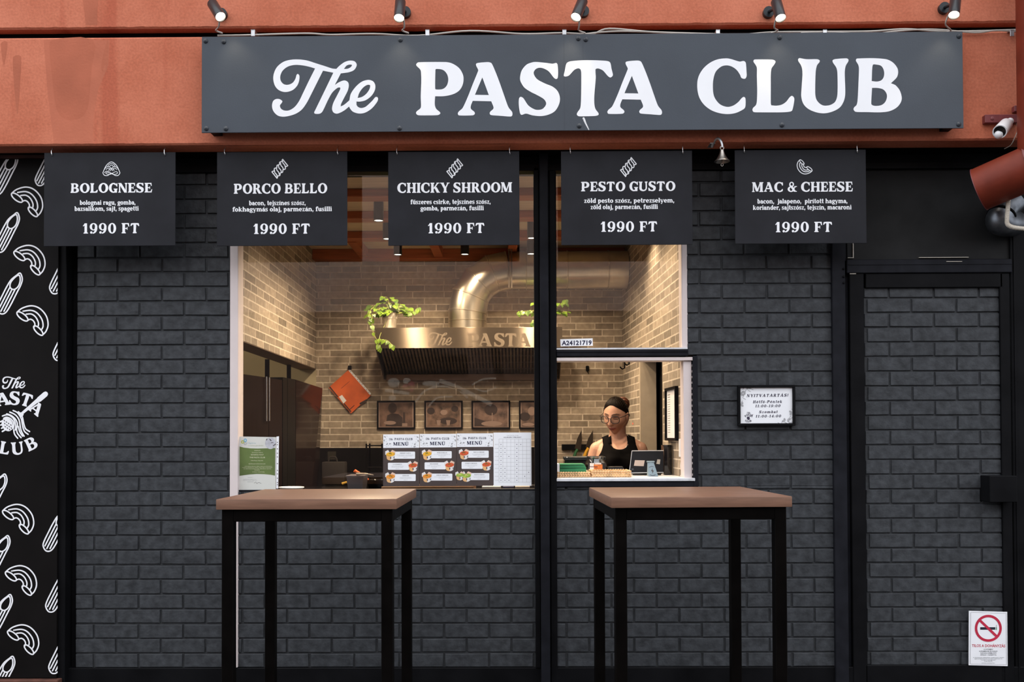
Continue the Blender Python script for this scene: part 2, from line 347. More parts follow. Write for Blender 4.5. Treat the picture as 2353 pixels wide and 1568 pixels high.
def norm(ch, k=5):
    cs = [smooth_outline(c, k) for c in RAW[ch]]
    xs = [p[0] for p in cs[0]]; ys = [p[1] for p in cs[0]]
    x0, y0, y1 = min(xs), min(ys), max(ys)
    ov = 0.02 if ch in 'CSU' else 0.0
    s = (1 + 2 * ov) / (y1 - y0)
    if ch == 'U': s = (1 + ov) / (y1 - y0)
    cs = [[((x - x0) * s, (y1 - y) * s - ov) for x, y in c] for c in cs]
    return cs, max(p[0] for p in cs[0])
# --- a slab-serif alphabet assembled from stems, bowls and serifs (cap height 1, overlapping flat pieces)
def stem(x, y0, y1, w, b=(.08, .08), t=(.08, .08)):
    k = 0.045
    p = []
    if b[0] or b[1]: p += [(x - b[0] + .02, y0), (x + w + b[1] - .02, y0)] if b[0] and b[1] else [(x - b[0], y0), (x + w + b[1], y0)]
    else: p += [(x, y0), (x + w, y0)]
    if b[1]: p += [(x + w + b[1], y0 + .02), (x + w + b[1], y0 + k + .02), (x + w + b[1] * .3, y0 + .1), (x + w, y0 + .16)]
    if t[1]: p += [(x + w, y1 - .16), (x + w + t[1] * .3, y1 - .1), (x + w + t[1], y1 - k - .02), (x + w + t[1], y1 - .02)]
    p += [(x + w + t[1] - (.02 if t[1] else 0), y1), (x - t[0] + (.02 if t[0] else 0), y1)]
    if t[0]: p += [(x - t[0], y1 - .02), (x - t[0], y1 - k - .02), (x - t[0] * .3, y1 - .1), (x, y1 - .16)]
    if b[0]: p += [(x, y0 + .16), (x - b[0] * .3, y0 + .1), (x - b[0], y0 + k + .02), (x - b[0], y0 + .02)]
    return [p]
def ring(cx, cy, rx, ry, wx, wy, a0=0, a1=360, n=22):
    out = []; n = max(4, int(n * abs(a1 - a0) / 360))
    for i in range(n):
        q = []
        for a, o in ((i, 0), (i + 1, 0), (i + 1, 1), (i, 1)):
            an = math.radians(a0 + (a1 - a0) * a / n)
            q.append((cx + (rx - o * wx) * math.cos(an), cy + (ry - o * wy) * math.sin(an)))
        out.append(q)
    return out
def disc(x, y, r, n=10): return [[(x + r * math.cos(2 * PI * i / n), y + r * math.sin(2 * PI * i / n)) for i in range(n)]]
def rc(x0, y0, x1, y1): return [[(x0, y0), (x1, y0), (x1, y1), (x0, y1)]]
def dg(x0, y0, x1, y1, w): return [[(x0 - w / 2, y0), (x0 + w / 2, y0), (x1 + w / 2, y1), (x1 - w / 2, y1)]]
def acute(x, y): return [[(x - .09, y), (x + .03, y), (x + .15, y + .18), (x + .0, y + .18)]]
def dia(x, y): return disc(x - .14, y + .08, .085) + disc(x + .14, y + .08, .085)
_SLAB = lambda x, y, w=.3: rc(x - w / 2, y, x + w / 2, y + .075)
_GC = {}
def glyph(ch):
    """(polygons, advance); polygons is a list of point lists, or ('tess', verts, tris)"""
    if ch in _GC: return _GC[ch]
    W_, w = .26, .245
    rg = lambda cx, cy, rx, ry, wx, wy, *a: ring(cx, cy, rx + .015, ry, wx * 1.22, wy * 1.35, *a)
    ac = {'á': 'a', 'é': 'e', 'ó': 'o', 'í': 'i', 'Á': 'A', 'É': 'E', 'Ü': 'U', 'Ó': 'O', 'Ő': 'O', 'Í': 'I', 'ö': 'o', 'ü': 'u', 'ű': 'u', 'ő': 'o'}
    if ch in ac:
        p, a = glyph(ac[ch]); top = 1.05 if ch.isupper() else .76
        p = list(p)
        if ch == 'í': p = stem(.08, 0, .7, w, (.06, .06), (.06, 0))
        x = a / 2
        if ch in 'Üöü': p += dia(x, top)
        elif ch in 'űőŐ': p += acute(x - .12, top) + acute(x + .12, top)
        else: p += acute(x, top)
        r = (p, a)
    elif ch in 'PASTCLUB':
        cs, a = norm(ch); f, t = tess(cs); r = ([('tess', f, t)], a + .09)
    elif ch == 's':
        cs, a = norm('S', 3); f, t = tess(cs); r = ([('tess', [(x * .70, y * .72) for x, y in f], t)], a * .7 + .06)
    else:
        G = {
        'D': (stem(.08,0,1,W_,(.08,0),(.08,0)) + ring(.40,.5,.46,.5,.27,.11,-90,90) + rc(.3,0,.42,.11) + rc(.3,.89,.42,1), .95),
        'E': (stem(.08,0,1,W_,(.08,0),(.08,0)) + rc(.3,.89,.7,1) + rc(.3,.45,.56,.55) + rc(.3,0,.74,.11) + [[(.6,.9),(.72,1),(.75,.68),(.69,.68)],[(.62,.1),(.74,0),(.80,.34),(.74,.34)]] + rc(.52,.36,.58,.64), .86),
        'F': (stem(.08,0,1,W_,(.08,.08),(.08,0)) + rc(.3,.89,.7,1) + rc(.3,.43,.56,.53) + [[(.58,.9),(.72,1),(.76,.66),(.69,.66)]] + rc(.52,.34,.58,.62), .82),
        'G': (ring(.5,.5,.49,.52,.28,.13,48,322) + stem(.60,.0,.42,W_,(0,0),(.09,.06)) + [[(.72,.78),(.86,.62),(.90,.62),(.90,.99),(.85,.99)]], 1.0),
        'H': (stem(.08,0,1,W_) + stem(.66,0,1,W_) + rc(.3,.44,.7,.55), 1.06),
        'I': (stem(.08,0,1,W_), .46),
        'K': (stem(.08,0,1,W_) + dg(.36,.40,.80,1,.16) + dg(.52,.55,.84,0,.30) + _SLAB(.80,.925) + _SLAB(.84,0,.36), 1.06),
        'M': (stem(.08,0,1,.12) + dg(.20,1,.56,.06,.27) + dg(.56,.06,.90,1,.13) + stem(.86,0,1,W_), 1.26),
        'N': (stem(.08,0,1,.12) + dg(.17,1,.78,0,.29) + stem(.76,0,1,.12,(0,0)), 1.02),
        'O': (ring(.52,.5,.51,.52,.28,.12,0,360,28), 1.08),
        'R': (stem(.08,0,1,W_) + ring(.42,.73,.36,.27,.25,.1,-90,90) + rc(.3,.46,.44,.56) + rc(.3,.9,.44,1) + dg(.50,.5,.80,0,.29) + _SLAB(.84,0,.34), 1.0),
        'V': (dg(.17,1,.50,0,.29) + dg(.84,1,.52,0,.13) + _SLAB(.17,.925,.42) + _SLAB(.84,.925), 1.0),
        'Y': (dg(.17,1,.50,.42,.28) + dg(.84,1,.54,.42,.14) + _SLAB(.17,.925,.42) + _SLAB(.84,.925) + stem(.38,0,.46,W_,(.08,.08),(0,0)), 1.0),
        'Z': (rc(.05,.89,.8,1) + rc(.05,0,.8,.11) + dg(.17,.05,.66,.95,.27) + rc(.05,.7,.12,1) + rc(.74,0,.8,.32), .88),
        '&': (ring(.44,.76,.25,.26,.13,.1) + ring(.38,.27,.36,.29,.22,.11) + dg(.30,.66,.82,0,.25) + dg(.62,.22,.86,.56,.11) + _SLAB(.88,0,.22) + _SLAB(.86,.5,.28), 1.06),
        '0': (ring(.42,.5,.40,.52,.25,.10,0,360,26), .88),
        '1': (stem(.18,0,1,.25,(.1,.1),(0,0)) + [[(.02,.76),(.06,.70),(.2,.80),(.2,1),(.14,.9)]], .62),
        '9': (ring(.40,.66,.38,.36,.23,.09) + ring(.34,.52,.44,.54,.24,.12,-95,18) + disc(.18,.1,.12), .86),
        '4': (stem(.42,0,1,.24,(.08,.08),(0,0)) + rc(.02,.24,.78,.36) + dg(.09,.3,.5,1,.14), .86),
        '7': (rc(.05,.86,.75,1) + dg(.3,0,.66,.9,.24), .8), '2': (ring(.38,.7,.34,.32,.22,.1,-30,180) + dg(.18,.05,.55,.55,.2) + rc(.06,0,.76,.13), .84),
        '-': (rc(.06,.30,.44,.42), .5), ':': (disc(.16,.12,.11) + disc(.16,.56,.11), .34), '.': (disc(.14,.1,.11), .3),
        ',': (disc(.15,.10,.12) + [[(.08,.06),(.27,.10),(.16,-.2),(.06,-.2)]], .34), '!': (disc(.16,.1,.11) + dg(.16,.26,.16,1,.2), .36), ' ': ([], .38),
        'a': (rg(.30,.21,.27,.23,.18,.08) + stem(.36,0,.48,w,(0,.07),(0,0)) + rg(.30,.46,.26,.26,.19,.09,0,165) + disc(.13,.51,.09), .68),
        'b': (stem(.08,0,1,w,(0,0),(.06,0)) + rg(.40,.35,.32,.37,.2,.09), .78), 'c': (rg(.36,.35,.34,.37,.21,.09,42,318) + disc(.57,.53,.1), .68),
        'd': (rg(.36,.35,.32,.37,.2,.09) + stem(.48,0,1,w,(0,.06),(.06,0)), .80), 'e': (rg(.36,.35,.34,.37,.21,.09,0,325) + rc(.2,.31,.68,.41), .74),
        'f': (stem(.12,0,.80,w,(.07,.1),(0,0)) + rg(.40,.76,.28,.26,.2,.1,30,180) + rc(.02,.6,.50,.7) + disc(.54,.84,.09), .56),
        'g': (rg(.36,.43,.31,.29,.19,.08) + rg(.38,-.1,.36,.2,.17,.08) + disc(.68,.63,.08) + rc(.12,.06,.5,.16), .74),
        'h': (stem(.08,0,1,w,(.06,.06),(.06,0)) + rg(.45,.42,.30,.30,.2,.11,0,150) + stem(.55,0,.44,w,(.06,.06),(0,0)), .90),
        'i': (stem(.08,0,.7,w,(.06,.06),(.06,0)) + disc(.18,.88,.125), .42), 'j': (stem(.14,-.1,.7,w,(0,0),(.06,0)) + rg(.08,-.08,.26,.2,.2,.1,-130,0) + disc(.24,.88,.125), .46),
        'k': (stem(.08,0,1,w,(.06,.06),(.06,0)) + dg(.30,.28,.62,.7,.13) + dg(.44,.4,.68,0,.24) + rc(.48,.62,.78,.7) + rc(.54,0,.86,.07), .88),
        'l': (stem(.08,0,1,w,(.06,.06),(.06,0)), .42),
        'm': (stem(.08,0,.7,w,(.06,.06),(.06,0)) + rg(.43,.42,.28,.30,.19,.11,0,150) + stem(.51,0,.44,w,(.05,.05),(0,0)) + rg(.86,.42,.28,.30,.19,.11,0,150) + stem(.94,0,.44,w,(.05,.06),(0,0)), 1.28),
        'n': (stem(.08,0,.7,w,(.06,.06),(.06,0)) + rg(.45,.42,.30,.30,.2,.11,0,150) + stem(.55,0,.44,w,(.06,.06),(0,0)), .90),
        'o': (rg(.37,.35,.35,.37,.21,.09), .78), 'p': (stem(.08,-.3,.7,w,(.06,.06),(.06,0)) + rg(.40,.35,.32,.37,.2,.09), .80),
        'r': (stem(.08,0,.7,w,(.06,.08),(.06,0)) + rg(.46,.42,.26,.29,.2,.11,50,150) + disc(.53,.57,.11), .64),
        't': (stem(.12,.14,.95,w,(0,0),(0,0)) + rg(.36,.22,.24,.23,.18,.1,180,310) + rc(.02,.6,.46,.7), .52),
        'u': (stem(.08,.22,.7,w,(0,0),(.06,0)) + rg(.38,.28,.30,.29,.2,.11,180,330) + stem(.48,0,.7,w,(0,.07),(.06,0)), .82),
        'y': (dg(.14,.7,.40,.02,.23) + dg(.66,.7,.34,-.26,.11) + rc(.0,.63,.32,.7) + rc(.52,.63,.80,.7) + disc(.24,-.2,.1), .80),
        'v': (dg(.14,.7,.40,.0,.23) + dg(.66,.7,.44,0,.11) + rc(.0,.63,.32,.7) + rc(.52,.63,.80,.7), .80),
        'z': (rc(.04,.60,.58,.7) + rc(.04,0,.60,.1) + dg(.16,.05,.46,.66,.2) + rc(.04,.5,.1,.7) + rc(.54,0,.60,.22), .66),
        }
        r = G.get(ch, ([], .4))
    _GC[ch] = r
    return r
class Art:
    """flat print or lettering, drawn in picture coordinates on the plane y = Y"""
    def __init__(self, Y, clip=None):
        self.Y = Y; self.v = []; self.f = []; self.clip = clip
    def poly(self, pts):
        if self.clip: pts = self._clip(pts)
        if len(pts) < 3: return
        b = len(self.v); self.v += pts; self.f.append(list(range(b, b + len(pts))))
    def _clip(self, pts):
        for ax, lim, sg in self.clip:
            out = []
            for i in range(len(pts)):
                p, q = pts[i - 1], pts[i]
                dp, dq = (lim - p[ax]) * sg, (lim - q[ax]) * sg
                if dp >= 0 and dq >= 0: out.append(q)
                elif dp >= 0 > dq or dp < 0 <= dq:
                    u = dp / (dp - dq); x = (p[0] + (q[0] - p[0]) * u, p[1] + (q[1] - p[1]) * u)
                    out.append(x)
                    if dq >= 0: out.append(q)
            pts = out
            if not pts: return []
        return pts
    def tess(self, contours):
        f, t = tess(contours)
        for a, b, c in t: self.poly([f[a], f[b], f[c]])
    def rect(self, x0, y0, x1, y1): self.poly([(x0, y0), (x1, y0), (x1, y1), (x0, y1)])
    def rrect(self, x0, y0, x1, y1, r, n=5):
        p = []
        for cx, cy, a in ((x1 - r, y0 + r, -90), (x1 - r, y1 - r, 0), (x0 + r, y1 - r, 90), (x0 + r, y0 + r, 180)):
            p += [(cx + r * math.cos(math.radians(a + 90 * i / n)), cy + r * math.sin(math.radians(a + 90 * i / n))) for i in range(n + 1)]
        self.poly(p)
    def ell(self, cx, cy, rx, ry, rot=0, n=24):
        c, s = math.cos(math.radians(rot)), math.sin(math.radians(rot)); p = []
        for i in range(n):
            a, b = rx * math.cos(2 * PI * i / n), ry * math.sin(2 * PI * i / n); p.append((cx + a * c - b * s, cy + a * s + b * c))
        self.poly(p)
    def line(self, pts, w, closed=False, smooth=0, w1=None):
        if smooth: pts = curve(pts, smooth, closed)
        n = len(pts); m = n if closed else n - 1
        L = []
        for i in range(n):
            a = pts[i - 1] if (closed or i > 0) else pts[i]; b = pts[(i + 1) % n] if (closed or i < n - 1) else pts[i]
            dx, dy = b[0] - a[0], b[1] - a[1]; l = math.hypot(dx, dy) or 1
            ww = (w if w1 is None else w + (w1 - w) * i / (n - 1)) / 2
            L.append(((pts[i][0] - dy / l * ww, pts[i][1] + dx / l * ww), (pts[i][0] + dy / l * ww, pts[i][1] - dx / l * ww)))
        for i in range(m):
            a, b = L[i], L[(i + 1) % n]; self.poly([a[0], a[1], b[1], b[0]])
        if not closed:
            self.ell(*pts[0], w / 2, w / 2, n=8); self.ell(*pts[-1], (w1 or w) / 2, (w1 or w) / 2, n=8)
    def glyph(self, g, fn):
        for p in g:
            if p and p[0] == 'tess':
                for t in p[2]: self.poly([fn(*p[1][i]) for i in t])
            else: self.poly([fn(*q) for q in p])
    def text(self, s, x0, x1, base, cap, shear=0.0, space=0.0, slope=0.0):
        adv = sum(glyph(c)[1] + space for c in s) - space
        k = (x1 - x0) / adv; x = 0.0
        for c in s:
            g, a = glyph(c)
            self.glyph(g, lambda u, v, x=x: (x0 + (x + u + shear * v) * k, base - v * cap + slope * (x + u) * k))
            x += a + space
    def outline(self, name, place):
        self.tess([[place(x, y) for x, y in smooth_outline(c)] for c in RAW[name]])
    def build(self, name, mat, parent=None, lift=0.0):
        Y = self.Y - lift
        me = bpy.data.meshes.new(name)
        dep = [0.0] * len(self.v)
        for i, f in enumerate(self.f):          # pieces of one print never share a plane exactly
            for j in f: dep[j] = (i % 25) * 7e-6
        me.from_pydata([P(x, y, Y - e) for (x, y), e in zip(self.v, dep)], [], self.f)
        bm = bmesh.new(); bm.from_mesh(me)
        for f in bm.faces:
            f.normal_update()
            if f.normal.y > 0: f.normal_flip()
        bm.to_mesh(me); bm.free()
        me.materials.append(mat)
        o = bpy.data.objects.new(name, me); C.objects.link(o)
        if parent is not None: attach(o, parent)
        return o
def curve(pts, k=5, closed=False):
    n = len(pts); out = []
    for i in range(n if closed else n - 1):
        p0 = pts[i - 1] if (closed or i > 0) else pts[i]; p1 = pts[i]; p2 = pts[(i + 1) % n]
        p3 = pts[(i + 2) % n] if (closed or i + 2 < n) else p2
        for j in range(k):
            u = j / k
            out.append(tuple(0.5 * (2 * b + (c - a) * u + (2 * a - 5 * b + 4 * c - d) * u * u + (3 * b - a - 3 * c + d) * u ** 3) for a, b, c, d in zip(p0, p1, p2, p3)))
    if not closed: out.append(tuple(pts[-1]))
    return out
def sans(name, s, xl, xr, base, cap, Y, mat, parent, lift=0.0, bold=0.0, slope=0.0):
    """plain sans-serif print, fitted between two picture columns"""
    cu = bpy.data.curves.new(name, 'FONT'); cu.body = s; cu.size = 1.0; cu.resolution_u = 2; cu.offset = bold
    o = bpy.data.objects.new(name, cu); C.objects.link(o)
    bpy.context.view_layer.update()
    me = bpy.data.meshes.new_from_object(o.evaluated_get(bpy.context.evaluated_depsgraph_get()))
    bpy.data.objects.remove(o); bpy.data.curves.remove(cu)
    xs = [v.co.x for v in me.vertices] or [0, 1]
    x0, x1 = min(xs), max(xs)
    for v in me.vertices:
        u = (v.co.x - x0) / (x1 - x0)
        v.co = P(xl + u * (xr - xl), base - v.co.y / 0.73 * cap + slope * u, Y - lift)
    me.materials.clear(); me.materials.append(mat)
    o = bpy.data.objects.new(name, me); C.objects.link(o)
    if parent is not None: attach(o, parent)
    return o
# pasta line drawings: local units, one unit = one picture pixel at scale 1
def macaroni(a, x, y, s=1.0, w=2.3, rot=0.0):
    c, n = math.cos(rot), math.sin(rot)
    T = lambda q: [(x + (u * c - v * n) * s, y + (u * n + v * c) * s) for u, v in q]
    a.line(T([(0,15),(12,5.5),(33,0),(52,6),(67,23),(71.5,43),(67,58),(60,66)]), w, smooth=5)
    a.line(T([(14,12.5),(32,10.5),(46,16.5),(57,31),(60,46),(57,54)]), w, smooth=5)
    a.line(T([(21,19.5),(33,19),(43,26),(49,38),(49,46)]), w, smooth=5)
    a.line(T([(25,33),(31,31),(37,34),(41,41),(40,48)]), w, smooth=5)
    for cx, cy, rx, ry, r in ((12.5, 24.5, 15.5, 6.2, 38), (49, 57, 14.5, 5.6, 46)):
        p = [(cx + rx * math.cos(t) * math.cos(math.radians(r)) - ry * math.sin(t) * math.sin(math.radians(r)), cy + rx * math.cos(t) * math.sin(math.radians(r)) + ry * math.sin(t) * math.cos(math.radians(r))) for t in [2 * PI * i / 20 for i in range(20)]]
        a.line(T(p), w, closed=True)
def penne(a, x, y, s=1.0, w=2.3, L=100.0):
    """tip (top right) at x, y; the tube runs down to the left"""
    ax = math.radians(117.0); c, n = math.cos(ax), math.sin(ax)          # along the tube
    T = lambda q: [(x + (u * c - v * n) * s, y + (u * n + v * c) * s) for u, v in q]
    a.line(T([(0,0),(9,-9.5),(22,-12.5),(38,-12.5),(L-24,-12.5),(L-6,-10),(L,-1),(L-6,9),(L-16,12),(L-40,12.5),(40,12.5),(22,11),(8,5)]), w, closed=True, smooth=4)
    a.line(T([(5,0),(14,-7),(27,-9),(37,-4),(37,5),(27,9),(13,6)]), w, closed=True, smooth=4)
    for v in (-6, 0, 6): a.line(T([(39 - abs(v) * .3, v), (L - 5 - abs(v) * .5, v)]), w)
def fusilli(a, x, y, s=1.0, w=2.0):
    ax = math.radians(-50); c, n = math.cos(ax), math.sin(ax)
    T = lambda q: [(x + (u * c - v * n) * s, y + (u * n + v * c) * s) for u, v in q]
    up = []; lo = []
    for i in range(25):
        u = -19 + 38 * i / 24; up.append((u + 2, -8.5 - 1.4 * math.cos(i * PI / 3))); lo.append((u - 2, 8.5 + 1.4 * math.cos(i * PI / 3)))
    a.line(T(up + lo[::-1]), w, closed=True)
    for i in range(5):
        u = -14 + 7.2 * i; a.line(T([(u + 3.5, -7.5), (u, -3), (u - 1, 3), (u - 4, 7.5)]), w * .95, smooth=4)
def nest(a, x, y, s=1.0, w=2.0):
    T = lambda q: [(x + u * s, y + v * s) for u, v in q]
    def arc(cx, cy, rx, ry, a0, a1): return [(cx + rx * math.cos(math.radians(a0 + (a1 - a0) * i / 12)), cy + ry * math.sin(math.radians(a0 + (a1 - a0) * i / 12))) for i in range(13)]
    for cx, cy, r, ks in ((0, -5, 8.5, (.95, .5)), (-7.5, 1.5, 8, (.95, .5)), (7.5, 1.5, 8, (.95, .5)), (0, 4, 6.5, (.95, .45))):
        for k in ks: a.line(T(arc(cx, cy, r * k, r * k * .95, 190, 350)), w * .8)
    for q in ([(-16, 8), (-11, 4.5), (-5, 6), (2, 11), (9, 11.5), (14, 8.5), (11, 5.5), (6, 7), (-1, 11), (-8, 11.5), (-13, 9)], [(-12, 8), (-9, 7), (-5, 8.5)]): a.line(T(q), w * .8, smooth=4)
    a.line(T([(-18, 5), (-13, -6), (-7, -13), (0, -16.5), (7, -13), (13, -6), (18, 5), (19, 9), (15, 14), (8, 14), (0, 9), (-8, 14), (-15, 14), (-19, 9)]), w, closed=True, smooth=4)
# ------------------------------------------------------------------ depths of the shop front
D = 4.66          # face of the painted bricks
YG = 4.68         # window glass
YM = 4.467        # hanging menu boards
YB = 4.434        # face of the red beams
YS = 4.352        # face of the big sign
YI = 6.75         # back wall of the kitchen
def struct(o): o['kind'] = 'structure'; return o
# ground and street
m = MB(); m.box(-45, 45, -45, YI + 20, -0.12, 0.0); struct(m.build('ground', M['ground'], smooth=0))
m = MB(); m.box(-12, 12, -8.4, -8.0, 0, 3.62); struct(m.build('wall_opposite', pm('opposite_stalls', (0.10, 0.065, 0.055), 0.7, var=0.6, scale=0.9), smooth=0))
m = MB(); m.box(-16, 16, -20.5, -20, 0, 9.5); struct(m.build('wall_street', pm('pale_pink_house_front', (0.66, 0.47, 0.38), 0.8, var=0.12, scale=0.6), smooth=0))
m = MB(); MY = 2 * YG + 8.0      # painted shapes on the stalls opposite, seen only as faint reflections in the window
def mural(pts):
    q = [P(x, y, MY) for x, y in pts]; m.face([(v.x, -7.985, v.z) for v in q])
def mstroke(pts, w):
    cv = curve(pts, 5)
    for a_, b_ in zip(cv, cv[1:]):
        dx, dy = b_[0] - a_[0], b_[1] - a_[1]; l = math.hypot(dx, dy) or 1; nx, ny = -dy / l * w / 2, dx / l * w / 2
        mural([(a_[0] - nx, a_[1] - ny), (b_[0] - nx, b_[1] - ny), (b_[0] + nx, b_[1] + ny), (a_[0] + nx, a_[1] + ny)])
def mell(cx_, cy_, rx_, ry_): mural([(cx_ + rx_ * math.cos(2 * PI * i / 20), cy_ + ry_ * math.sin(2 * PI * i / 20)) for i in range(20)])
mstroke([(955, 925), (975, 900), (1010, 888), (1050, 895), (1075, 915)], 5); mstroke([(985, 935), (1005, 915), (1040, 912)], 4); mstroke([(1010, 875), (1060, 895), (1130, 930)], 10); mstroke([(885, 897), (940, 905)], 7); mstroke([(1085, 885), (1110, 872), (1140, 870)], 4); mstroke([(1090, 892), (1115, 900), (1140, 890)], 4)
mell(905, 880, 14, 11); mell(935, 876, 9, 7); mell(902, 915, 8, 7); mell(990, 882, 20, 6)
m.mi = 1; mell(945, 884, 8, 8); mell(933, 890, 8, 7); mural([(925, 892), (953, 886), (949, 902)])
m.mi = 2; mstroke([(1135, 800), (1150, 870), (1168, 930)], 18); mural([(883, 815), (1075, 815), (1075, 865), (883, 865)])
struct(m.build('trim_mural', [pm('mural_pale', (.75, .68, .58), .8), pm('mural_pink', (.60, .12, .18), .8), pm('mural_dark', (.012, .010, .010), .8)], smooth=0))
# ------------------------------------------------------------------ red rendered beams
xl, xr = -4.6, 4.6
zb = P(1193, 328, YB).z; zt = P(1193, 78.5, YB).z; zu = P(1193, 59, YB).z
def rough_beam(name, z0, z1, y0, y1, wav):
    """long beam whose lower edge is slightly uneven, as trowelled render is"""
    m = MB(); n = 420; rings = []
    rnd = random.Random(3)
    for i in range(n + 1):
        x = xl + (xr - xl) * i / n; w = (rnd.random() - .5) * wav
        b = 0.008
        rings.append([Vector((x, y0 + b, z0 + w * .4)), Vector((x, y0, z0 + b + w)), Vector((x, y0, z1 - b)), Vector((x, y0 + b, z1)), Vector((x, y1, z1)), Vector((x, y1, z0 + w * .2))])
    m.loft(rings); return m.build(name, M['stucco'], smooth=18)
lowb = struct(rough_beam('beam_lower', zb, zt, YB, 4.549, 0.0022))
uppb = struct(rough_beam('beam_upper', zu, 4.6, YB, 4.5, 0.0035))
stain_m = pm('damp_stain', (.455, .137, .079), .85, var=.12, scale=6, bump=.35, bscale=90, spec=.2)
stain_n = pm('faint_stain', (.485, .150, .088), .85, var=.12, scale=6, bump=.35, bscale=90, spec=.2)
A = Art(YB)
for q in ([(114, 120), (119, 92), (213, 90), (211, 150), (207, 200), (202, 246), (188, 268), (162, 276), (140, 268), (128, 244), (120, 180)], [(30, 132), (48, 130), (46, 190), (43, 240), (39.5, 264), (36, 236), (32, 190)], [(232, 150), (247, 92), (249, 130), (245, 168), (243, 150), (239, 152), (236, 166)], [(2, 100), (16, 96), (14, 125), (8, 150)]): A.poly([(x, y) for x, y in smooth_outline(q, 3)])
A.build('stain', stain_m, lowb, .0004)
A = Art(YB); A.poly([(100, 92), (252, 92), (249, 150), (226, 205), (216, 262), (212, 330), (124, 330), (110, 220)]); A.build('stain', stain_n, lowb, .00015)
A = Art(YB); A.poly([(190, 0), (226, 0), (223, 30), (224, 57), (197, 58), (194, 30)]); A.build('stain', stain_m, uppb, .0004)
m = MB(); m.box(xl, xr, 4.49, 4.53, zt - .01, zu + .02); struct(m.build('wall_gap', M['black_soft'], smooth=0))
m = MB(); m.box(xl, xr, 4.53, 4.9, zb + .03, 4.6); struct(m.build('wall_upper', M['black_soft'], smooth=0))
m = MB(); m.box(xl, xr, 4.549, 4.72, zb, zb + .06); struct(m.build('soffit', M['black_soft'], smooth=0))
# ------------------------------------------------------------------ painted brick walls
BL, BH, J, JV = 103.0 * D / F, 33.75 * D / F, 0.0105, 0.0085
ZB0 = P(1000, 1535, D).z
def bricks(name, regions, phase, mat, parent=None, Yf=D, seed=1, mortar=None, depth=0.13):
    rnd = random.Random(seed); m = MB()
    ph = P(phase, 1500, Yf).x
    for (x0, y0, x1, y1) in regions:
        a, b, c, d = rect(x0, y0, x1, y1, Yf)
        m.mi = 1; m.box(a, b, Yf + .008, Yf + depth, c, d); m.mi = 0
        k0, k1 = int(math.floor((c - ZB0) / BH)) - 1, int(math.ceil((d - ZB0) / BH)) + 1
        for k in range(k0, k1):
            z0, z1 = max(c, ZB0 + k * BH + JV / 2), min(d, ZB0 + (k + 1) * BH - JV / 2)
            if z1 - z0 < .012: continue
            p = ph + (0 if k % 2 == 0 else BL / 2)
            i0 = int(math.floor((a - p) / BL)) - 1
            for i in range(i0, i0 + int((b - a) / BL) + 4):
                u0, u1 = max(a, p + i * BL + J / 2), min(b, p + (i + 1) * BL - J / 2)
                if u1 - u0 < .012: continue
                r = random.Random(hash((seed, k, i)) & 0xffff)
                y = [Yf + (r.random() - .5) * .0022 for _ in range(4)]
                e = .0016 + r.random() * .0010; jit = lambda: (r.random() - .5) * .0022
                q = [(u0 + jit(), z0 + jit()), (u1 + jit(), z0 + jit()), (u1 + jit(), z1 + jit()), (u0 + jit(), z1 + jit())]
                q = [(min(max(u, a), b), min(max(z, c), d)) for u, z in q]
                fr = [m.bm.verts.new((q[j][0] + (e if j in (0, 3) else -e), y[j], q[j][1] + (e if j < 2 else -e))) for j in range(4)]
                md = [m.bm.verts.new((q[j][0], y[j] + e, q[j][1])) for j in range(4)]
                bk = [m.bm.verts.new((q[j][0], Yf + .0095, q[j][1])) for j in range(4)]
                m.bm.faces.new(fr)
                for j in range(4):
                    h = (j + 1) % 4
                    m.bm.faces.new((fr[j], md[j], md[h], fr[h])); m.bm.faces.new((md[j], bk[j], bk[h], md[h]))
    return m.build(name, [mat, mortar or M['mortar_dark']], parent, smooth=20)
struct(bricks('wall_left', [(176, 392, 528, 1536)], 318, M['brick_dark'], seed=1))
struct(bricks('wall_middle', [(546, 1127, 1237, 1535)], 711, M['brick_dark'], seed=2))
struct(bricks('wall_right', [(1579, 392, 1917, 815), (1603, 815, 1919, 1118), (1279, 1118, 1921, 1534)], 1509.5, M['brick_dark'], seed=3))
# black base board under the bricks
a, b, c, d = rect(131, 1535, 2420, 1620, 4.652)
m = MB(); m.box(a, b, 4.652, 4.8, 0.0, d, .003); struct(m.build('baseboard_front', M['black'], smooth=0))
# window head above everything
def frame_bar(m, x0, y0, x1, y1, Yf, Yb, bev=.002):
    a, b, c, d = rect(x0, y0, x1, y1, Yf); m.box(a, b, Yf, Yb, c, d, bev)
m = MB(); frame_bar(m, 133, 355, 2400, 380, 4.655, 4.75); frame_bar(m, 133, 377, 2400, 392, 4.645, 4.75); struct(m.build('trim_1', M['black'], smooth=0))
# black upright and recess left of the brick
m = MB(); frame_bar(m, 133, 350, 151, 1580, 4.615, 4.8, .003); frame_bar(m, 151, 350, 167, 1580, 4.70, 4.8); frame_bar(m, 166.5, 350, 177, 1580, 4.69, 4.8)
struct(m.build('trim_2', M['black'], smooth=0))
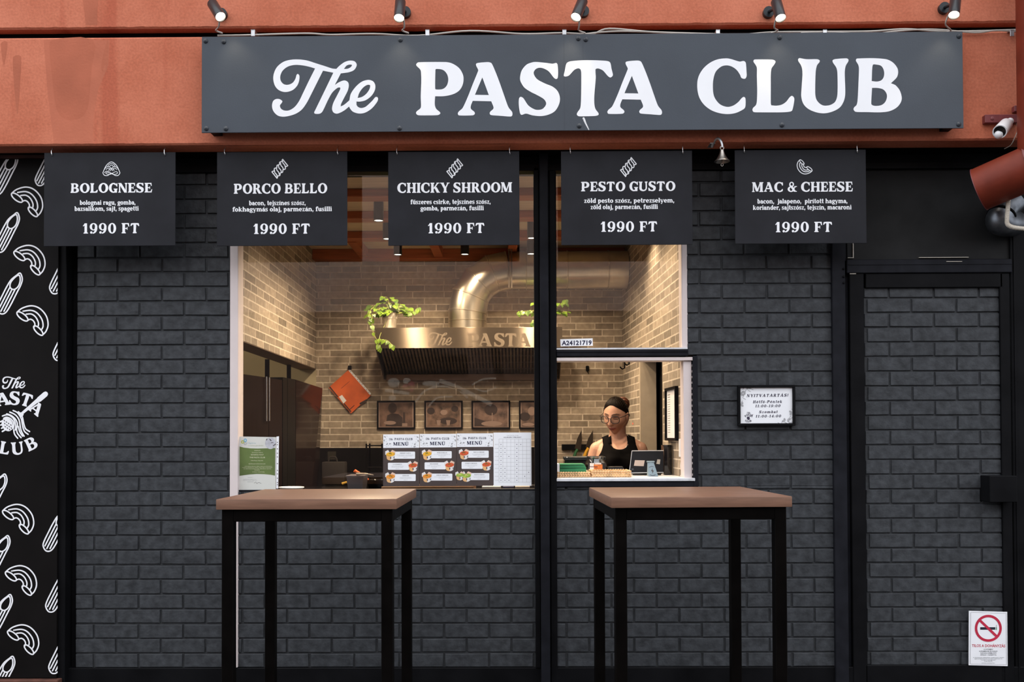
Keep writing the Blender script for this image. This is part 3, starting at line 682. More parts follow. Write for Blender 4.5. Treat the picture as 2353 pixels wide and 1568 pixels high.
# ------------------------------------------------------------------ big window
w1 = thing('window_1', None, None, (P(890, 1127, YG).x, YG, P(890, 1127, YG).z), kind='structure')
m = MB(); frame_bar(m, 528, 392, 546.5, 1535, 4.648, 4.74, .002); m.build('window_jamb', M['pvc'], w1)
m = MB(); frame_bar(m, 1228.5, 385, 1240, 1536, 4.645, 4.76, .002); m.build('window_frame', M['black'], w1)
def pane(name, x0, y0, x1, y1, parent):
    a, b, c, d = rect(x0, y0, x1, y1, YG); m = MB()
    m.mi = 0; m.face([(a, YG, c), (b, YG, c), (b, YG, d), (a, YG, d)])
    m.mi = 1
    q = [(a, c), (b, c), (b, d), (a, d)]; Yk = YG + .006
    m.face([(x, Yk, z) for x, z in reversed(q)])
    for j in range(4):
        h = (j + 1) % 4; m.face([(q[j][0], YG, q[j][1]), (q[j][0], Yk, q[j][1]), (q[h][0], Yk, q[h][1]), (q[h][0], YG, q[h][1])])
    return m.build(name, [M['glass'], M['clear']], parent, smooth=0, recalc=False)
pane('window_pane', 546, 391, 1229, 1128, w1)
m = MB(); frame_bar(m, 546, 1125.5, 1229, 1128, 4.664, 4.69, 0); m.build('sealant_line', M['steel_dark'], w1)
# central steel post
m = MB(); frame_bar(m, 1241.5, 340, 1262, 1600, 4.61, 4.78, .003); frame_bar(m, 1238, 340, 1280, 1600, 4.672, 4.79, 0)
struct(m.build('column_post', [M['steel_dark']], smooth=0))
m = MB(); frame_bar(m, 1264.5, 385, 1279, 1575, 4.648, 4.78, .002); struct(m.build('trim_3', M['black'], smooth=0))
# upper right pane with its transom
w2 = thing('window_2', None, None, (P(1420, 818, YG).x, YG, P(1420, 818, YG).z), kind='structure')
m = MB(); frame_bar(m, 1279, 803, 1581, 819, 4.645, 4.76, .003); frame_bar(m, 1279, 807, 1581, 809, 4.641, 4.66, 0); m.build('window_frame', M['steel_dark'], w2)
m = MB(); frame_bar(m, 1566, 392, 1579.5, 801, 4.662, 4.75, .003); m.build('window_jamb', M['pvc'], w2)
m = MB(); frame_bar(m, 1279, 799.5, 1580, 803, 4.655, 4.70, 0); m.build('sealant_line', M['sill'], w2)
pane('window_pane', 1279, 391, 1567, 800, w2)
# serving hatch (open)
w3 = thing('window_3', None, None, (P(1440, 1118, YG).x, YG, P(1440, 1118, YG).z), kind='structure')
m = MB(); frame_bar(m, 1279, 821.5, 1594, 829.5, 4.652, 4.74, .002); m.build('window_head', M['pvc'], w3)
m = MB(); frame_bar(m, 1571, 829.5, 1590, 1101, 4.664, 4.76, .003); m.build('window_jamb', M['pvc'], w3)
m = MB(); frame_bar(m, 1593, 818, 1604, 1119, 4.645, 4.76, .003); frame_bar(m, 1588, 829, 1594, 1101, 4.67, 4.76, 0); m.build('window_frame', M['steel_dark'], w3)
m = MB()
for i in range(20): frame_bar(m, 1589.5, 838 + i * 13.2, 1592.5, 843 + i * 13.2, 4.666, 4.68, 0)
m.build('sliding_track', M['pvc'], w3, smooth=0)
a, b, c, d = rect(1279, 1099.5, 1597, 1106.5, 4.645)
ZS = d
m = MB(); m.box(a, b, 4.64, 5.15, c, d, .002); m.build('window_sill', M['sill'], w3)
m = MB(); frame_bar(m, 1278, 1106.5, 1606, 1119.5, 4.648, 4.78, .003); m.build('sill_frame', M['steel_dark'], w3)
# ------------------------------------------------------------------ door on the right
dr = thing('door_1', None, None, (P(2150, 1600, D).x, D, 0), kind='structure')
m = MB()
frame_bar(m, 1957, 628, 1990, 1620, 4.648, 4.74, .003); frame_bar(m, 2304, 628, 2326, 1620, 4.648, 4.74, .003)
frame_bar(m, 1990, 628, 2304, 661, 4.648, 4.74, .003); frame_bar(m, 1990, 1529, 2304, 1600, 4.648, 4.74, .003)
m.build('door_leaf_frame', M['black'], dr, smooth=0)
bricks('brick_panel', [(1990, 661, 2304, 1529)], 2103, M['brick_dark'], dr, Yf=4.664, seed=5, depth=.05)
a, b, c, d = rect(2275, 1094, 2338, 1155, 4.57)
m = MB(); m.box(a, b, 4.57, 4.68, c, d, .003); lb = m.build('lock_box', M['black'], dr)
m = MB()
for dy in (30, 48, 62): p = P(1939, 588 + dy, 4.633); m.ball(p, (.006, .003, .006))
m.build('bolt', M['black'], dr)
m = MB(); frame_bar(m, 1916, 392, 1946, 1620, 4.636, 4.8, .003); frame_bar(m, 1946, 560, 1956, 1620, 4.675, 4.8, 0)
frame_bar(m, 1946, 596, 2326, 627, 4.640, 4.76, .003); frame_bar(m, 1950, 606, 2326, 608, 4.637, 4.66, 0)
struct(m.build('trim_4', M['steel_dark'], smooth=0))
m = MB(); frame_bar(m, 1946, 382, 2330, 596, 4.668, 4.74, 0); struct(m.build('wall_over_door', pm('black_board', (0.012, 0.012, 0.0125), 0.7, var=.4, scale=6, spec=.2), smooth=0))
m = MB(); frame_bar(m, 1946, 382.7, 2240, 383.7, 4.660, 4.67, 0); frame_bar(m, 1960, 558, 1961.5, 592, 4.660, 4.67, 0); frame_bar(m, 2112, 591, 2226, 592.2, 4.656, 4.67, 0); frame_bar(m, 1948, 592, 1962, 593, 4.656, 4.67, 0); frame_bar(m, 2175, 600.5, 2211, 601.6, 4.636, 4.645, 0); frame_bar(m, 1953, 628, 1967, 630, 4.645, 4.65, 0); frame_bar(m, 2323.5, 470, 2325, 592, 4.656, 4.67, 0)
struct(m.build('trim_5', M['plastic_cream'], smooth=0))
m = MB(); frame_bar(m, 2327, 350, 2480, 1620, 4.655, 4.9, .003); frame_bar(m, 2334, 350, 2338, 1620, 4.65, 4.9, 0); struct(m.build('wall_side', M['black'], smooth=0))
# ------------------------------------------------------------------ big sign
sx0, sx1, sz0, sz1 = rect(463.5, 78.5, 2213, 300, YS)
sg = thing('signboard', 'wide charcoal signboard with big white lettering fixed to the red beam', 'sign', ((sx0 + sx1) / 2, YS + .02, sz0))
m = MB(); m.box(sx0, sx1, YS, YS + .006, sz0, sz1, .001); m.build('panel', M['sign'], sg, smooth=0)
m = MB()
for u in (0.012, .26, .5, .75, .982): m.box(sx0 + u * (sx1 - sx0) - .012, sx0 + u * (sx1 - sx0) + .03, YS + .006, YB - .001, sz0 + (.010 if u < .1 or u > .9 else .034), sz1 - .02)
m.box(sx0 + .03, sx1 - .06, YS + .03, YB - .001, sz0 + .034, sz0 + .07); m.box(sx0 + .03, sx1 - .06, YS + .03, YB - .001, sz1 - .08, sz1 - .04)
m.build('batten', M['black'], sg, smooth=0)
Z = {'The': (610, 120, 8.404), 'P': (940, 120, 7.843), 'A': (940, 120, 7.843), 'S': (0, 0, 1), 'T': (1230, 120, 7.59), 'C': (1580, 120, 9.05), 'L': (1580, 120, 9.05), 'U': (1820, 120, 8.404), 'B': (1820, 120, 8.404)}
def sign_letter(ch, name, dx=0, dy=0):
    ox, oy, s = Z[ch]
    a = Art(YS); a.outline(ch, lambda x, y: (ox + x / s + dx, oy + y / s + dy)); a.build(name, M['white'], sg, .0008)
sign_letter('The', 'script_lettering')
for ch, dx, dy in (('P', 0, 0), ('A', 0, 0), ('S', 0, 0), ('T', 0, 0), ('A', 343.6, -3.6), ('C', 0, 0), ('L', 0, 0), ('U', 0, 0), ('B', 0, 0)): sign_letter(ch, 'letter', dx, dy)
m = MB()
seam = rect(1296, 80, 1297, 300, YS); m.box(seam[0], seam[1] - .0005, YS - .0006, YS + .001, sz0 + .002, sz1 - .002)
seam = rect(1339.5, 80, 1340.5, 300, YS); m.box(seam[0], seam[1] - .0005, YS - .0006, YS + .001, sz0 + .002, sz1 - .002)
m.build('panel_seam', M['sign'], sg, smooth=0)
screw_m = pm('charcoal_screw', (.040, .046, .056), .35, spec=.3)
for px, py in ((472.5, 94.5), (514, 96), (920, 91.5), (1329, 88.5), (1346, 91), (1791.5, 86.5), (2203.5, 83.5), (474, 295.5), (519, 296), (918, 295), (1331, 289.5), (1797, 287.5), (2203, 286)):
    p = P(px, py, YS); m = MB(); m.lathe([(.011, 0), (.0105, .004), (.006, .008), (.0001, .009)], p, (0, -1, 0), 14); m.build('screw', screw_m, sg)
a = Art(YS); a.line([(1341, 272), (1346, 284), (1353, 298)], 5, w1=2); a.build('scuff', M['galv'], sg, .0006)
# ------------------------------------------------------------------ spotlights over the sign
spots = [(489, 8, 507, 42, 0.42, 'leftmost of the five black spotlights above the sign, tilted to the right', 1),
         (920, 4, 917, 45, -0.05, 'second black spotlight from the left above the sign, pointing almost straight down', 1),
         (1338, 2, 1323, 43, -0.3, 'middle one of the five black spotlights above the sign, leaning left', 1),
         (1784, 4, 1794, 45, 0.2, 'second black spotlight from the right above the sign, tilted slightly right', -1),
         (2196, -6, 2192, 38, -0.1, 'rightmost of the five black spotlights, above the right end of the sign', -1)]
for px0, py0, px1, py1, tilt, lab, side in spots:
    A_ = P(px0, py0 + 2, 4.33); B_ = P(px1, py1 - 3, 4.285)
    t = thing('spotlight', lab, 'spotlight', (A_.x, YB, A_.z), 'black spotlights along the top of the sign')
    d = (B_ - A_).normalized(); L = (B_ - A_).length
    m = MB(); r = .0245
    m.lathe([(.0001, -.012), (r * .8, -.012), (r, -.004), (r, L), (r * .93, L), (r * .88, L - .008)], A_, d, 24, cap=False); m.build('lamp_housing', M['lamp_body'], t)
    m = MB(); m.lathe([(.0001, L - .003), (r * .6, L - .0035), (r * .9, L - .007)], A_, d, 24, cap=False); m.build('lens', M['lens_warm'], t)
    m = MB(); q = A_ + Vector((side * .012, 0, -.004))
    m.cyl((q.x, YB + .001, q.z), (q.x, YB - .022, q.z), .026); m.cyl((q.x, YB - .02, q.z), A_ + d * .03, .007); m.build('wall_mount', M['lamp_body'], t)
    s0 = B_ + Vector((-.012 if px0 < 600 else (.018 if side > 0 else -.016), .02, .01)); s1 = P(px1 + (side * 22 if px0 > 600 else 4), 76, 4.40)
    mid = [s0, s0 + Vector((-.012 if px0 < 600 else .0, .03, -.03)), s1 + Vector((-side * .03, 0, .012)), s1]
    m = MB(); m.tube(curve([tuple(v) for v in mid], 5), .0038, 6); m.build('cable', M['cable'], t)
    la = bpy.data.lights.new('spotlight_bulb', 'SPOT'); la.energy = 1.5; la.color = (1.0, .80, .55); la.spot_size = 1.5; la.spot_blend = .8; la.shadow_soft_size = .015
    lo = bpy.data.objects.new('spotlight_bulb', la); C.objects.link(lo); lo.location = B_ + d * .012
    dd = (Vector((B_.x, YS - .01, P(px1, 110, YS).z)) - lo.location).normalized(); dd = (dd + d).normalized()
    lo.rotation_euler = dd.to_track_quat('-Z', 'Y').to_euler(); attach(lo, t)
# cables lying along the top of the sign
for i, (pts, lab) in enumerate((
    ([(500, 82), (560, 81), (700, 77), (760, 80), (860, 78), (960, 82), (1080, 71), (1200, 78), (1290, 76), (1360, 78), (1400, 66), (1500, 74), (1620, 79)], 'thin grey cable lying along the top of the sign, left and middle run'),
    ([(1330, 80), (1420, 72), (1560, 76), (1700, 79), (1780, 74), (1900, 73), (2000, 72), (2080, 67), (2160, 72), (2260, 71), (2349, 68)], 'thin grey cable lying along the top of the sign, upper of the right run'),
    ([(1840, 76), (1900, 74), (2000, 78), (2080, 70), (2150, 68), (2240, 75), (2290, 70), (2349, 74)], 'thin grey cable twisted over the other one at the right end of sign'))):
    m = MB(); m.tube(curve([tuple(P(x, y, 4.415)) for x, y in pts], 6), .0042, 6); tag(m.build('cable', M['cable']), lab, 'cable', 'cables along the top of the sign')
for px, lab in ((581, 'leftmost of the six on top of the sign'), (982, 'second from the left on top of the sign'), (1297, 'third from the left on top of the sign'), (1650, 'third from the right on top of the sign'), (1896, 'second from the right on top of the sign'), (2326, 'rightmost, beyond the sign near the red column')):
    a, b, c, d = rect(px - 4.5, 68, px + 4.5, 83, 4.405); m = MB(); m.box(a, b, 4.405, 4.409, c, d, .001); m.box(a, b, 4.405, 4.5, d - .003, d, 0)
    tag(m.build('cable_clip', M['galv']), 'small bent metal cable clip, ' + lab, 'clip', 'cable clips along the sign')
# ------------------------------------------------------------------ hanging menu boards
def menu_board(r, hooks, icon, title, lines, price, label):
    x0, y0, x1, y1 = r
    a, b, c, d = rect(x0, y0, x1, y1, YM)
    t = thing('menu_board', label, 'menu board', ((a + b) / 2, YM, c), 'black menu boards hanging under the red beam')
    m = MB(); m.box(a, b, YM, YM + .004, c, d, .0012); m.build('panel', M['board'], t, smooth=0)
    A = Art(YM)
    if icon[0] == 'nest': nest(A, icon[1], icon[2], 1.02, 1.5)
    elif icon[0] == 'fusilli': fusilli(A, icon[1], icon[2], 1.0, 2.3)
    else: macaroni(A, icon[1], icon[2], .48, 1.9, icon[3])
    A.build('pasta_icon', M['white'], t, .0006)
    A = Art(YM); A.text(title[0], title[1], title[2], title[3] + 1.5, title[4], slope=-.006); A.build('dish_name', M['white'], t, .0006)
    A = Art(YM)
    for s, u0, u1, bs in lines: A.text(s, u0, u1, bs, 10.6, slope=-.005)
    A.build('ingredients', M['white'], t, .0006)
    A = Art(YM); A.text(price[0], price[1], price[2], price[3], 23.5, slope=-.006, space=.05); A.build('price', M['white'], t, .0006)
    for hx in hooks:
        p = P(hx, y0 + 5, YM + .002); zt_ = zb
        pts = [(p.x + .006, p.y + .004, zt_ + .004), (p.x + .003, p.y - .002, zt_ - .004), (p.x, p.y - .006, zt_ - .012), (p.x, p.y - .008, p.z + .012), (p.x + .001, p.y - .009, p.z + .001), (p.x + .002, p.y - .004, p.z - .006), (p.x + .003, p.y + .006, p.z - .003), (p.x + .003, p.y + .008, p.z + .008)]
        m = MB(); m.tube(curve(pts, 5), .0022, 8); m.build('hook', M['chrome'], t)
menu_board((101, 350.5, 403, 565.5), (120, 379), ('nest', 256, 389), ('BOLOGNESE', 162, 351, 442, 22), [('bolognai ragu, gomba,', 183, 312, 471), ('bazsalikom, sajt, spagetti', 171, 319, 485)], ('1990 FT', 190, 322, 537), 'leftmost hanging black menu board, reading BOLOGNESE under a pasta nest icon')
menu_board((498.5, 349, 798, 565), (517, 776), ('fusilli', 643, 388), ('PORCO BELLO', 537, 753, 444, 23), [('bacon, tejszínes szósz,', 572, 703, 472), ('fokhagymás olaj, parmezán, fusilli', 534, 763, 486.5)], ('1990 FT', 582, 714, 538), 'hanging black menu board reading PORCO BELLO, second from the left')
menu_board((892, 348.5, 1193.5, 564), (912, 1171), ('fusilli', 1045, 387), ('CHICKY SHROOM', 913, 1178, 442, 23), [('fűszeres csirke, tejszínes szósz,', 943, 1128, 469.5), ('gomba, parmezán, fusilli', 966, 1112, 484)], ('1990 FT', 983, 1115, 536.5), 'middle hanging black menu board, reading CHICKY SHROOM')
menu_board((1289.5, 347, 1591, 563), (1310, 1568), ('fusilli', 1444, 384), ('PESTO GUSTO', 1335, 1553, 438.5, 22), [('zöld pesto szósz, petrezselyem,', 1342, 1550, 466.5), ('zöld olaj, parmezán, fusilli', 1357, 1512, 481)], ('1990 FT', 1380, 1512, 533), 'hanging black menu board reading PESTO GUSTO, left of the bell')
menu_board((1689, 344.5, 1990.5, 560), (1709, 1968), ('mac', 1866, 400, PI), ('MAC & CHEESE', 1728, 1961, 440, 22.5), [('bacon,  jalapeno,  pirított hagyma,', 1740, 1948, 468), ('koriander, sajtszósz, tejszín, macaroni', 1730, 1957, 482.5)], ('1990 FT', 1781, 1914, 534), 'rightmost hanging black menu board, reading MAC & CHEESE, right of the bell')
# ------------------------------------------------------------------ bell
bp = P(1659, 345, 4.40)
t = thing('bell', 'small dull metal bell with clapper hanging from a bracket under the red beam', 'bell', (bp.x, 4.40, P(1659, 378, 4.40).z))
k = 4.40 / F
cz = lambda y: P(1659, y, 4.40).z
m = MB(); prof = [(2.5, 343.5), (4.2, 345), (5, 349), (6.5, 354), (9.2, 360), (13, 366), (17.5, 370.5), (18, 371.5), (16.8, 371.5), (12.5, 367), (8, 360), (4, 352), (.1, 350)]
m.lathe([(r * k, cz(y)) for r, y in prof], (bp.x, 4.40, 0), None, 32, cap=False); m.build('bell_body', M['brass_dull'], t)
m = MB(); m.tube([(bp.x + 5 * k * math.cos(a_) * .8, 4.40, cz(340.5) + 4.5 * k * math.sin(a_)) for a_ in [2 * PI * i / 16 for i in range(16)]], .0022, 8, closed=True); m.build('loop', M['brass_dull'], t)
m = MB(); m.tube([(bp.x, 4.40, cz(352)), (bp.x, 4.40, cz(374))], .0025, 8); m.tube([(bp.x + 2.6 * k * math.cos(a_), 4.40, cz(379) + 3 * k * math.sin(a_)) for a_ in [2 * PI * i / 14 for i in range(14)]], .0016, 6, closed=True); m.build('clapper', M['brass_dull'], t)
m = MB(); pts = [P(1636, 338, 4.47), P(1640, 327, 4.45), P(1648, 318.5, 4.42), P(1655, 322, 4.405), P(1659, 332, 4.40), P(1659.5, 339, 4.40)]
m.tube(curve([tuple(p) for p in pts], 6), .0058, 10); m.box(pts[0].x - .012, pts[0].x + .012, 4.45, 4.52, zb - .004, zb + .002); m.build('bracket', M['galv'], t)
# ------------------------------------------------------------------ security camera
a0 = P(2312, 286, 4.36); a1 = P(2297, 303, 4.30)
t = thing('security_camera', 'small white security camera on the red beam right of the sign', 'camera', (a0.x, YB, a0.z))
d = (a1 - a0).normalized(); L = (a1 - a0).length
m = MB(); m.lathe([(.0001, -.004), (.026, -.004), (.029, .002), (.031, L), (.0265, L), (.0265, L - .006), (.0001, L - .006)], a0, d, 28, cap=False); m.build('camera_body', M['plastic_white'], t)
m = MB(); m.lathe([(.0001, L - .0035), (.0262, L - .0055)], a0, d, 28, cap=False); m.lathe([(.0001, L - .001), (.007, L - .002), (.008, L - .006)], a0, d, 16, cap=False); m.build('lens', M['black_gloss'], t)
q = P(2295, 309.5, 4.315); m = MB(); m.ball(q, .0195); m.build('camera_hood', M['plastic_white'], t); m = MB(); q = P(2321, 279, 4.37); m.ball(q, .016); m.cyl((q.x, YB, q.z), (q.x, 4.37, q.z), .012); m.build('camera_mount', M['plastic_white'], t)
m = MB(); m.tube(curve([tuple(P(x, y, Y)) for x, y, Y in ((2316, 284, 4.37), (2324, 277, 4.40), (2333, 280, 4.42), (2338, 298, 4.425), (2331, 318, 4.43), (2322, 334, 4.46), (2308, 342, 4.5))], 6), .002, 6); m.build('cable', M['plastic_cream'], t)
# ------------------------------------------------------------------ red column with straps, red pipe, silver duct, conduit
cx = P(2343, 200, 4.30)
m = MB(); m.cyl((P(2395, 300, 4.25).x, 4.25, P(2353, 372, 4.25).z), (P(2395, 300, 4.25).x, 4.25, 4.4), .100, n=36)
pA, pB, pC = P(2250, 436, 4.42), P(2384, 378, 4.27), Vector((P(2395, 300, 4.25).x, 4.25, P(2353, 335, 4.25).z))
el = [pB + (pA - pB) * .0, pB + Vector((.03, 0, .035)), pC + Vector((.03, 0, -.02)), pC]
rp = .101
t = thing('drain_pipe', 'thick rust red pipe bending down under the red beam at the right edge', 'pipe', (pC.x, 4.25, pC.z))
m.build('riser', M['oxide'], t)
ax = (pA - pB).normalized(); L = (pA - pB).length
m = MB(); m.lathe([(rp - .004, L - .02), (rp - .004, L), (rp, L), (rp, .02), (rp * 1.0, -.02)], pB, ax, 40, cap=False)
m.lathe([(rp * 1.0, -.02), (rp * .97, -.05), (rp * .8, -.085), (.04, -.11)], pB, ax, 40, cap=False); m.build('pipe_bend', M['oxide'], t)
m = MB(); m.lathe([(rp + .001, .03), (rp + .006, .03), (rp + .006, .012), (rp + .001, .012)], pB, ax, 40, cap=False); m.lathe([(rp + .0005, L - .002), (rp + .002, L - .002), (rp + .002, L + .001), (rp - .003, L + .001)], pB, ax, 40, cap=False); m.build('weld_rim', M['oxide_dark'], t)
m = MB(); m.lathe([(.0001, L - .004), (rp - .003, L - .004)], pB, ax, 40, cap=False); m.build('pipe_mouth', M['black_soft'], t)
for (x0, y0, x1, y1, lab) in ((2265, 262, 2346, 281, 'lower dark red strap bracket on the beam just above the white camera'), (2333, 241, 2366, 255, 'short dark red strap bracket at the right edge above the longer one')):
    a, b, c, d = rect(x0, y0, x1, y1, 4.40); m = MB(); m.box(a, b, 4.405, YB, c, d, .002)
    m.ball(((a * .8 + b * .2) if x1 < 2350 else (a + b) / 2, 4.405, (c + d) / 2), (.009, .005, .009)); tag(m.build('strap_bracket', M['oxide_dark']), lab, 'bracket', 'red strap brackets')
t = thing('ventilation_duct', 'silver ventilation duct end coming out of the black wall under the red pipe', 'duct', tuple(P(2310, 500, 4.60)))
zinc = pm('dim_zinc', (.16, .17, .19), .4, .9, var=.3, scale=25)
m = MB(); pts = curve([tuple(P(*q)) for q in ((2330, 466, 4.62), (2310, 482, 4.59), (2300, 497, 4.56))], 5); m.tube(pts, .055, 28); m.build('duct_neck', zinc, t)
m = MB(); pts = curve([tuple(P(*q)) for q in ((2300, 497, 4.56), (2297, 507, 4.555), (2306, 513, 4.57), (2330, 514, 4.64))], 5); m.tube(pts, .0625, 28); m.build('duct_elbow', zinc, t)
m = MB(); m.tube([tuple(P(2301.5, 495, 4.563)), tuple(P(2300, 498.5, 4.559))], .066, 28); m.build('duct_collar', M['black_soft'], t)
t = thing('conduit', 'cream corrugated cable conduit dropping from the red pipe at the right edge', 'conduit', tuple(P(2316, 455, 4.36)))
cp = [P(2317, 456, 4.37), P(2316, 475, 4.37), P(2314, 500, 4.37), P(2315, 515, 4.37), P(2326, 522, 4.37), P(2345, 525, 4.37), P(2375, 528, 4.37)]
pts = curve([tuple(p) for p in cp], 14)
m = MB(); m.tube(pts, [.0105 if i % 2 else .0088 for i in range(len(pts))], 12); m.build('corrugated_tube', M['plastic_cream'], t)
m = MB(); q = P(2316, 452, 4.37); m.lathe([(.029, .01), (.026, 0), (.012, -.012), (.012, -.022)], (q.x, 4.37, q.z), None, 20); m.build('gland', M['plastic_cream'], t)
# ------------------------------------------------------------------ printed panel at the left edge
YP = 4.60
pa, pb, pc, pd = rect(-190, 366, 132.5, 1559, YP)
pn = thing('printed_panel', 'tall black panel printed with white pasta shapes and logo at the left edge', 'panel', ((pa + pb) / 2, YP, pc))
m = MB(); m.box(pa, pb, YP, YP + .012, pc, pd, .001); m.build('panel', pm('black_printed_board', (0.0065, 0.0055, 0.0055), 0.5, var=.2, scale=6, spec=.08), pn, smooth=0)
clip = [(0, 132.2, 1)]
mac = [(26.5, 430, 1.0), (32, 564, 1.0), (39, 703, 1.0), (6, 1159.5, 1.0), (12.5, 1300.5, 1.0), (17.5, 1436.5, 1.0)]
pen = [(36, 352, 1.1), (40, 489, 1.05), (46.5, 628, 1.08), (11.5, 1090, 1.05), (18.5, 1231.5, 1.05), (24, 1367, 1.05), (29.5, 1509, 1.05), (168, 580, 1.1), (175, 735, 1.08), (153, 1172, 1.1), (160, 1310, 1.12), (166, 1453, 1.1), (130, 340, 1.0)]
mac += [(-95, 380, 1.0), (-90, 520, 1.0), (-85, 660, 1.0), (-115, 1110, 1.0), (-110, 1250, 1.0), (-104, 1390, 1.0)]
for x, y, s in mac:
    A = Art(YP, clip); macaroni(A, x, y, s, 3.2); A.build('macaroni_print', M['white_print'], pn, .0008)
for x, y, s in pen:
    if y < 366: A = Art(YP, clip + [(1, 366.5, -1)])
    else: A = Art(YP, clip + [(1, 1556, 1)])
    penne(A, x, y, s, 3.2, 96); A.build('penne_print', M['white_print'], pn, .0008)
lg = Art(YP, clip)
def glyph_at(a, ch, cx, cy, h, rot):
    cs, w = norm(ch); c, s = math.cos(math.radians(rot)), math.sin(math.radians(rot))
    a.tess([[(cx + ((x - w / 2) * c + (.5 - y) * -s) * h, cy + ((x - w / 2) * s + (.5 - y) * c) * h) for x, y in q] for q in cs])
A = Art(YP, clip); A.outline('The', lambda x, y: (4.5 + (x - 127) / 2048 * 54, 865.5 + (y - 140) / 1105 * 29)); A.build('script_print', M['white_print'], pn, .0008)
zx = lambda x, y: (x / 7.128, 840 + y / 7.128)
for ch, x, y, h, r in (('P', -150, 680, 215, -27), ('A', 45, 555, 215, -10), ('S', 237, 538, 220, 2), ('T', 432, 566, 215, 17), ('A', 596, 705, 205, 36), ('C', -130, 1320, 205, 25), ('L', 75, 1352, 205, 10), ('U', 284, 1358, 210, -6), ('B', 507, 1285, 205, -27)):
    q = zx(x, y); A = Art(YP, clip); glyph_at(A, ch, q[0], q[1], h / 7.128, r); A.build('logo_letter', M['white_print'], pn, .0008)
A = Art(YP, clip)
Lz = lambda pts: [zx(*p) for p in pts]
A.line(Lz([(350, 795), (500, 670), (620, 570)]), 5.5, w1=9); A.line(Lz([(640, 560), (745, 470)]), 12)
A.poly(Lz([(300, 770), (350, 770), (390, 800), (370, 840), (330, 850)]))
for i, (pts) in enumerate(([(60, 870), (110, 850), (180, 880), (225, 950), (215, 1040)], [(110, 795), (180, 820), (250, 880), (285, 960), (270, 1040)], [(160, 765), (250, 810), (310, 890), (330, 990), (350, 1080), (395, 1160)], [(215, 740), (290, 780), (350, 880), (370, 990), (400, 1080), (460, 1130)], [(300, 760), (360, 830), (390, 960), (420, 1040), (485, 1085)], [(40, 830), (130, 810), (220, 870), (255, 980), (250, 1060)], [(270, 1040), (285, 1110), (345, 1185)], [(225, 1060), (240, 1130), (290, 1195)], [(300, 1000), (325, 1090), (370, 1160)])):
    A.line(Lz(pts), 3.2, smooth=4)
A.ell(*zx(120, 970), 12.5, 16, -25)
for k in range(4): x, y = 40 + k * 5 - 20, 915 + k * 52; A.line(Lz([(x + 70, y - 28), (x - 20 + k * 8, y + 12)]), 3.6)
A.build('fork_print', M['white_print'], pn, .0008)
A = Art(YP, clip)
for i in range(4):
    for j in range(3): q = zx(70 + i * 36 + j * 8, 905 + j * 50 + i * 24); A.ell(q[0], q[1], 1.0, 2.2, -35, 8)
A.build('fork_print_dots', M['black_soft'], pn, .0012)
m = MB(); m.box(pa, pb + .02, YP - .03, 4.72, 0, pc - .004, .003); struct(m.build('trim_6', pm('rusty_plinth', (0.10, 0.035, 0.022), .8, var=.4, scale=14), smooth=0))
m = MB(); m.box(pa, pb, 4.58, 4.72, pd, zb + .02, 0); struct(m.build('trim_7', pm('dark_red_lintel', (0.05, 0.010, 0.006), .7, var=.4), smooth=0))
m = MB(); m.box(pa, pb, YP + .0121, 4.75, pc, pd); struct(m.build('wall_behind_panel', M['black_soft'], smooth=0))
# ------------------------------------------------------------------ bar tables
def bar_table(label, x0, x1, y0, y1, zt, rot, name='bar_table'):
    cx_, cy_ = (x0 + x1) / 2, (y0 + y1) / 2
    t = thing(name, label, 'bar table', (cx_, cy_, 0), 'tall bar tables in front of the window')
    R = Matrix.Translation((cx_, cy_, 0)) @ Matrix.Rotation(rot, 4, 'Z')
    hw, hd = (x1 - x0) / 2, (y1 - y0) / 2
    m = MB(); m.box(-hw, hw, -hd, hd, zt - .038, zt, .003, 2, R); m.build('table_top', M['wood'], t)
    i = .016; lw = .042; za = zt - .039
    m = MB()
    for s in (-1, 1):
        m.box(-hw + i + lw, hw - i - lw, s * (hd - i) - (lw if s > 0 else 0), s * (hd - i) + (lw if s < 0 else 0), za - .044, za, .002, 1, R)
        m.box(s * (hw - i) - (lw if s > 0 else 0), s * (hw - i) + (lw if s < 0 else 0), -hd + i + lw, hd - i - lw, za - .044, za, .002, 1, R)
    m.build('apron', M['tube'], t)
    for sx in (-1, 1):
        for sy in (-1, 1):
            ax_, ay_ = sx * (hw - i), sy * (hd - i)
            m = MB(); m.box(min(ax_, ax_ - sx * lw), max(ax_, ax_ - sx * lw), min(ay_, ay_ - sy * lw), max(ay_, ay_ - sy * lw), 0, za, .002, 1, R)
            m.build('leg', M['tube'], t)
ya = 3.43; a = P(496, 1148, ya); b = P(911, 1148, ya)
bar_table('brown-topped square bar table with black steel legs, left one, before the menu posters', a.x, b.x, ya, ya + .66, a.z, 0.0)
ya = 3.385; a = P(1404, 1143, ya); b = P(1824, 1143, ya)
bar_table('brown-topped square bar table with black steel legs, right one, before the serving hatch', a.x - .016, b.x - .016, ya - .0, ya + .665, a.z, 0.045)
